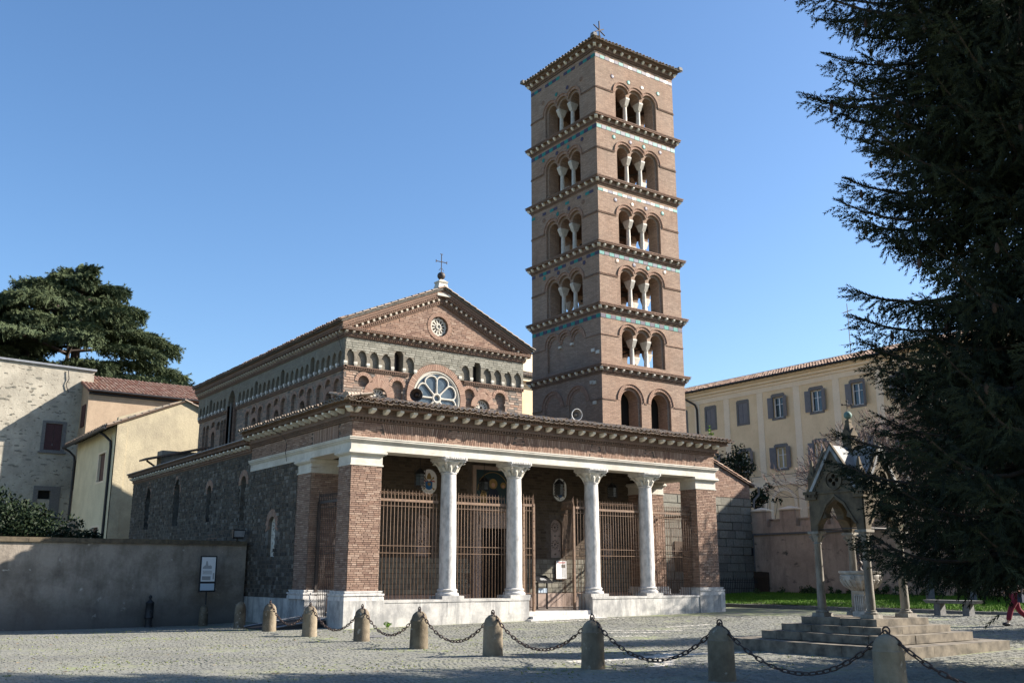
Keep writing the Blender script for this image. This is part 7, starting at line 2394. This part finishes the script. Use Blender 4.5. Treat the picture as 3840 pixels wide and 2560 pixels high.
for k in range(4): fp.box(mb, xl + .05, xl + .36, 1.55 + k * .03, 1.558 + k * .03, .0385, .039)
mb.build('text_lines', PRINTD, ip)
mb = MB(); mb.tube([(-1.78, 8.57, .6), (-1.78, 8.57, 1.1)], .03, 6); mb.build('stem', BLACK, ip)
wp = thing('drinking_pillar', 'dark iron drinking fountain post standing against the grey wall', 'post', (-3.85, 8.7, -.2))
mb = MB(); x, y, z = -3.85, 8.75, gz(-3.85, 8.75)
mb.lathe((x, y, z), [(.16, 0), (.15, .08), (.12, .1), (.12, .3), (.17, .33), (.17, .38), (.15, .42), (.15, .85), (.17, .88), (.14, .92), (.05, 1.0), (.04, 1.04), (.07, 1.09), (.05, 1.15), (.01, 1.17)], 14); mb.build('body', BLACK, wp, smooth=True)
mb = MB(); mb.tube([(x, y - .14, z + .62), (x, y - .26, z + .62), (x, y - .28, z + .56)], .025, 6); mb.build('spout', BLACK, wp)
fl = thing('floodlight', 'black floodlight sitting on top of the boundary wall end', 'lamp', (-.45, 9.3, 3.07))
mb = MB(); mb.hexa([(-.66, 9.12, 3.2), (-.2, 9.05, 3.2), (-.22, 9.35, 3.18), (-.6, 9.4, 3.18), (-.68, 9.02, 3.52), (-.18, 8.95, 3.52), (-.2, 9.35, 3.56), (-.62, 9.4, 3.56)]); mb.build('housing', BLACK, fl)
mb = MB(); mb.add([(-.63, 9.075, 3.24), (-.23, 9.02, 3.24), (-.21, 8.955, 3.48), (-.65, 9.015, 3.48)], [(0, 1, 2, 3)]); mb.build('lens', LEAD, fl)
mb = MB(); mb.tube([(-.42, 9.3, 3.07), (-.42, 9.3, 3.2)], .04, 6); mb.box(-.5, -.34, 9.2, 9.4, 3.06, 3.09); mb.build('bracket', BLACK, fl)
# horn loudspeakers on the portico roof
def horn(x, y, z, aim, label, mat, rad=.26):
    t_ = thing('loudspeaker', label, 'loudspeaker', (x, y, z - .35), 'horn loudspeakers on the portico roof')
    d = Vector(aim).normalized(); rot = d.to_track_quat('Z', 'Y').to_matrix()
    mb = MB(); mb.lathe((0, 0, 0), [(rad, .0), (rad * .98, -.02), (rad * .62, -.1), (rad * .36, -.2), (.06, -.3), (.07, -.42), (.05, -.46)], 24)
    mb.F = mb.F[:-2]
    mb.V = [tuple(rot @ Vector(v) + Vector((x, y, z))) for v in mb.V]; mb.build('horn', mat, t_, smooth=True)
    mb = MB(); mb.lathe((0, 0, 0), [(.075, -.2), (.085, -.14), (.05, -.06), (.01, -.03)], 14); mb.V = [tuple(rot @ Vector(v) + Vector((x, y, z))) for v in mb.V]; mb.build('driver_cone', mat, t_, smooth=True)
    mb = MB(); mb.tube([(rad * math.cos(a), rad * math.sin(a), 0) for a in [2 * PI * k / 24 for k in range(24)]], .012, 5, closed=True); mb.V = [tuple(rot @ Vector(v) + Vector((x, y, z))) for v in mb.V]; mb.build('rim', WHITEF if mat is GREYTRIM else BLACK, t_, smooth=True)
    mb = MB(); b = Vector((x, y, z)) - d * .3; mb.tube([b, b + Vector((-.05, .1, -.1)), b + Vector((-.05, .1, -.75))], .025, 6); mb.build('stand', LEAD, t_)
horn(2.98, .75, 8.26, (-.62, -.75, -.12), 'dark horn loudspeaker on the portico roof in front of the rose window', IRON, .235)
horn(10.72, .75, 8.24, (-.2, -.95, -.08), 'grey horn loudspeaker on the portico roof below the bell tower', GREYTRIM, .24)
# side ramp and rail at the left gate
ra = thing('access_ramp', 'low metal access ramp with pale edges at the side gate', 'ramp', (-.9, 2.2, -.05))
mb = MB(); mb.hexa([(-2.1, 1.3, -.1), (-.1, 1.15, -.1), (-.1, 3.25, -.1), (-2.1, 3.3, -.1), (-2.1, 1.3, -.02), (-.1, 1.15, .24), (-.1, 3.25, .24), (-2.1, 3.3, -.02)]); mb.build('ramp_plate', BLACK, ra)
mb = MB()
for y0, y1 in ((1.28, 1.13), (3.32, 3.27)): mb.tube([(-2.15, y0, .0), (-.1, y1, .29)], .03, 4)
mb.build('ramp_edge', LEAD, ra)
mb = MB(); mb.box(.0, .75, 1.2, 3.2, -.1, .28); mb.build('side_step', TRAV, ra)
# fence and wooden gate by the wing
fe = thing('dark_iron_fence', 'dark iron railing in front of the shaded tuff wing wall', 'fence', (22, 4.3, .4))
mb = MB(); mb.tube([(0, 0, 0), (0, 0, 1.25), (0, 0, 1.35)], [.012, .012, .003], 5); fb_ = proto(mb, 'fence_bar', BLACK)
for i in range(56): inst(fb_, 'fence_bar', fe, (18.4 + i * .13, 4.4, .25))
for z in (.45, 1.35): mb = MB(); mb.box(18.3, 25.7, 4.385, 4.415, z, z + .03); mb.build('fence_rail', BLACK, fe)
wg = thing('wooden_gate', 'weathered brown plank gate at the near end of the garden wall', 'gate', (26.0, 4.4, .5))
for i in range(9):
    mb = MB(); mb.box(25.98, 26.04, 3.95 + i * .14, 4.08 + i * .14, .55, 1.88 + R.uniform(-.03, .03)); mb.build('plank', WOOD, wg)
mb = MB(); mb.box(25.94, 25.98, 3.9, 5.0, .85, .95); mb.box(25.94, 25.98, 3.9, 5.0, 1.55, 1.65); mb.build('gate_rail', WOOD, wg)
for o_ in (fe, wg): push_back(o_, KB)
# bench
be = thing('stone_bench', 'dark stone slab bench on two blocks at the edge of the lawn', 'bench', (21.0, -9.2, .25))
mb = MB(); mb.hexa([(20.55, -10.15, .68), (21.05, -10.15, .68), (21.05, -8.2, .68), (20.55, -8.2, .68), (20.5, -10.25, .80), (21.1, -10.25, .80), (21.1, -8.1, .80), (20.5, -8.1, .80)]); mb.build('seat', BENCH, be)
for y in (-9.75, -8.6):
    mb = MB(); mb.taper(20.8, y, .2, .14, .15, .18, .12, .682); mb.build('leg', BENCH, be)
# notice board of wood glimpsed on the tuff wall behind the right grille
nb2 = thing('brown_notice_board', 'brown wooden notice board on the tuff wall behind the right end grille', 'board', (20.6, 4.9, 2.6))
mb = MB(); FWG.box(mb, 20.25, 20.95, 1.9, 3.35, .06, .12); mb.build('board', WOOD, nb2)
ba = thing('iron_wall_lamp', 'small pointed iron lamp on the tuff wall above the right end grille', 'lamp', (21.4, 4.8, 4.6))
mb = MB()
for k in range(4):
    a = PI / 4 + PI / 2 * k; p = Vector((21.4 + .14 * math.cos(a), 4.72 + .14 * math.sin(a), 0)); mb.tube([p + Vector((0, 0, 4.35)), p + Vector((0, 0, 4.8)), Vector((21.4, 4.72, 5.15))], .015, 4)
mb.tube([(21.4, 4.72, 5.15), (21.4, 4.95, 5.2)], .02, 5); mb.tube([(21.4, 4.72, 3.6), (21.4, 4.72, 4.35)], .02, 5)
mb.build('cage', BLACK, ba)
for o_ in (nb2, ba): push_back(o_, KB)
# manhole-like dark plate and twig litter on the paving
pl = thing('drain_cover', 'thin dark round drain cover set in the paving', 'drain', (-1.2, -4.3, 0))
mb = MB(); mb.lathe((-1.15, -4.4, gz(-1.15, -4.4)), [(.42, -.02), (.42, .012), (.38, .016), (.01, .016)], 24); mb.build('plate', BENCH, pl)
q = random.Random(3)
lt_ = MB()
for i in range(70):
    p = at_px(q.uniform(0, 1500), q.uniform(2400, 2550)); a = q.uniform(0, 6.28); s = q.uniform(.02, .06)
    d = Vector((math.cos(a), math.sin(a), 0)) * s; e = Vector((-d.y, d.x, 0)) * .5
    z = Vector((0, 0, gz(p.x, p.y) + .014))
    p.z = 0
    lt_.add([p - d + z, p + e + z + Vector((0, 0, .012)), p + d + z, p - e + z], [(0, 1, 2, 3)], q.random())
LEAFD = mat_piece('fallen_leaf', [(.09, .06, .035), (.16, .10, .06), (.30, .22, .13), (.06, .05, .03)], fine=40)
lt_.build('leaf_litter', LEAFD, None, 'stuff', rnd=True)

# ================================================================== THE WALKER
px_, py_ = 15.95, -14.15
pz_ = gz(px_, py_)
walker = thing('person', 'person walking left in dark red trousers and flowered top carrying a dark bag', 'person', (px_, py_, pz_))
fwd = Vector((-.86, .5, 0)).normalized(); sid = Vector((-fwd.y, fwd.x, 0))
def J(f, s, z): return Vector((px_, py_, pz_)) + fwd * f + sid * s + Vector((0, 0, z))
def skin_body(name, verts, edges, radii, mat, parent, root=0, sub=1):
    me = bpy.data.meshes.new(name)
    off = wloc(parent)
    me.from_pydata([tuple(v - off) for v in verts], edges, []); me.materials.append(mat)
    o = bpy.data.objects.new(name, me); COL.objects.link(o); o.parent = parent
    m = o.modifiers.new('Skin', 'SKIN')
    for i, r in enumerate(radii):
        me.skin_vertices[0].data[i].radius = (r, r) if not hasattr(r, '__len__') else r
        me.skin_vertices[0].data[i].use_root = (i == root)
    m.use_smooth_shade = True
    s = o.modifiers.new('Sub', 'SUBSURF'); s.levels = sub; s.render_levels = sub
    return o
hipL, hipR = J(0, .09, .9), J(0, -.09, .9)
kL, kR = J(.27, .09, .5), J(-.08, -.09, .47)
fL, fR = J(.42, .09, .1), J(-.42, -.09, .16)
B = [J(0, 0, .95), J(.02, 0, 1.15), J(.03, 0, 1.34), J(.04, 0, 1.46), J(.07, 0, 1.58), J(.08, 0, 1.7), hipL, kL, fL, J(.58, .09, .06), hipR, kR, fR, J(-.32, -.09, .05),
     J(.03, .19, 1.40), J(-.10, .24, 1.12), J(.02, .24, .88), J(.06, .23, .80), J(.03, -.19, 1.40), J(.12, -.24, 1.13), J(.30, -.2, .97), J(.37, -.19, .92)]
Ed = [(0, 1), (1, 2), (2, 3), (3, 4), (4, 5), (0, 6), (6, 7), (7, 8), (8, 9), (0, 10), (10, 11), (11, 12), (12, 13), (2, 14), (14, 15), (15, 16), (16, 17), (2, 18), (18, 19), (19, 20), (20, 21)]
Rd = [.12, .11, .13, .055, .095, .085, .095, .06, .04, .035, .095, .06, .04, .035, .055, .042, .032, .03, .055, .042, .032, .03]
body = skin_body('body', B, Ed, Rd, SKIN, walker)
skin_body('trousers', [J(0, 0, .98), hipL, kL, J(.40, .09, .14), hipR, kR, J(-.40, -.09, .2)], [(0, 1), (1, 2), (2, 3), (0, 4), (4, 5), (5, 6)], [.155, .125, .092, .085, .125, .092, .085], REDT, walker)
skin_body('flowered_top', [J(0, 0, .93), J(.02, 0, 1.15), J(.03, 0, 1.36), J(.04, .14, 1.41), J(-.06, .23, 1.2), J(.04, -.14, 1.41), J(.1, -.235, 1.2)], [(0, 1), (1, 2), (2, 3), (3, 4), (2, 5), (5, 6)], [.165, .148, .16, .085, .07, .085, .07], RED2, walker)
skin_body('hair', [J(.02, 0, 1.66), J(.05, 0, 1.74), J(-.03, 0, 1.55)], [(0, 1), (0, 2)], [.1, .095, .06], HAIR, walker)
for (p, t) in ((fL, .42), (fR, -.42)):
    s = .09 if t > 0 else -.09
    a = J(t - .08, s, .05 if t > 0 else .15); b = J(t + .06, s, .05 if t > 0 else .08); c = J(t + .18, s, .06 if t > 0 else .02)
    skin_body('shoe', [a, b, c], [(0, 1), (1, 2)], [.055, .058, .045], SHOE, walker)
for (wr, dr, s) in ((B[17], Vector((0.1, 0, -1)), 1), (B[21], (fwd + Vector((0, 0, -.5))), -1)):
    for k in range(4):
        a = wr + sid * ((k - 1.5) * .018); d = dr.normalized(); 
        skin_body('finger', [a - d * .02, a + d * .05, a + d * .085 + fwd * .012], [(0, 1), (1, 2)], [.0095, .0085, .007], SKIN, walker)
    a = wr + fwd * .03; skin_body('thumb', [a, a + fwd * .03 + dr.normalized() * .035], [(0, 1)], [.011, .009], SKIN, walker)
mb = MB(); c = J(.02, .33, .86); mb.taper(c.x, c.y, .15, .08, c.z - .16, .12, .06, c.z + .12); mb.tube([J(-.05, .3, .96), J(0, .2, 1.3), J(.03, .17, 1.48), J(.08, .2, 1.3), J(.09, .3, .96)], .012, 5); mb.build('bag', NAVY, walker)
print('objects', len(bpy.data.objects))
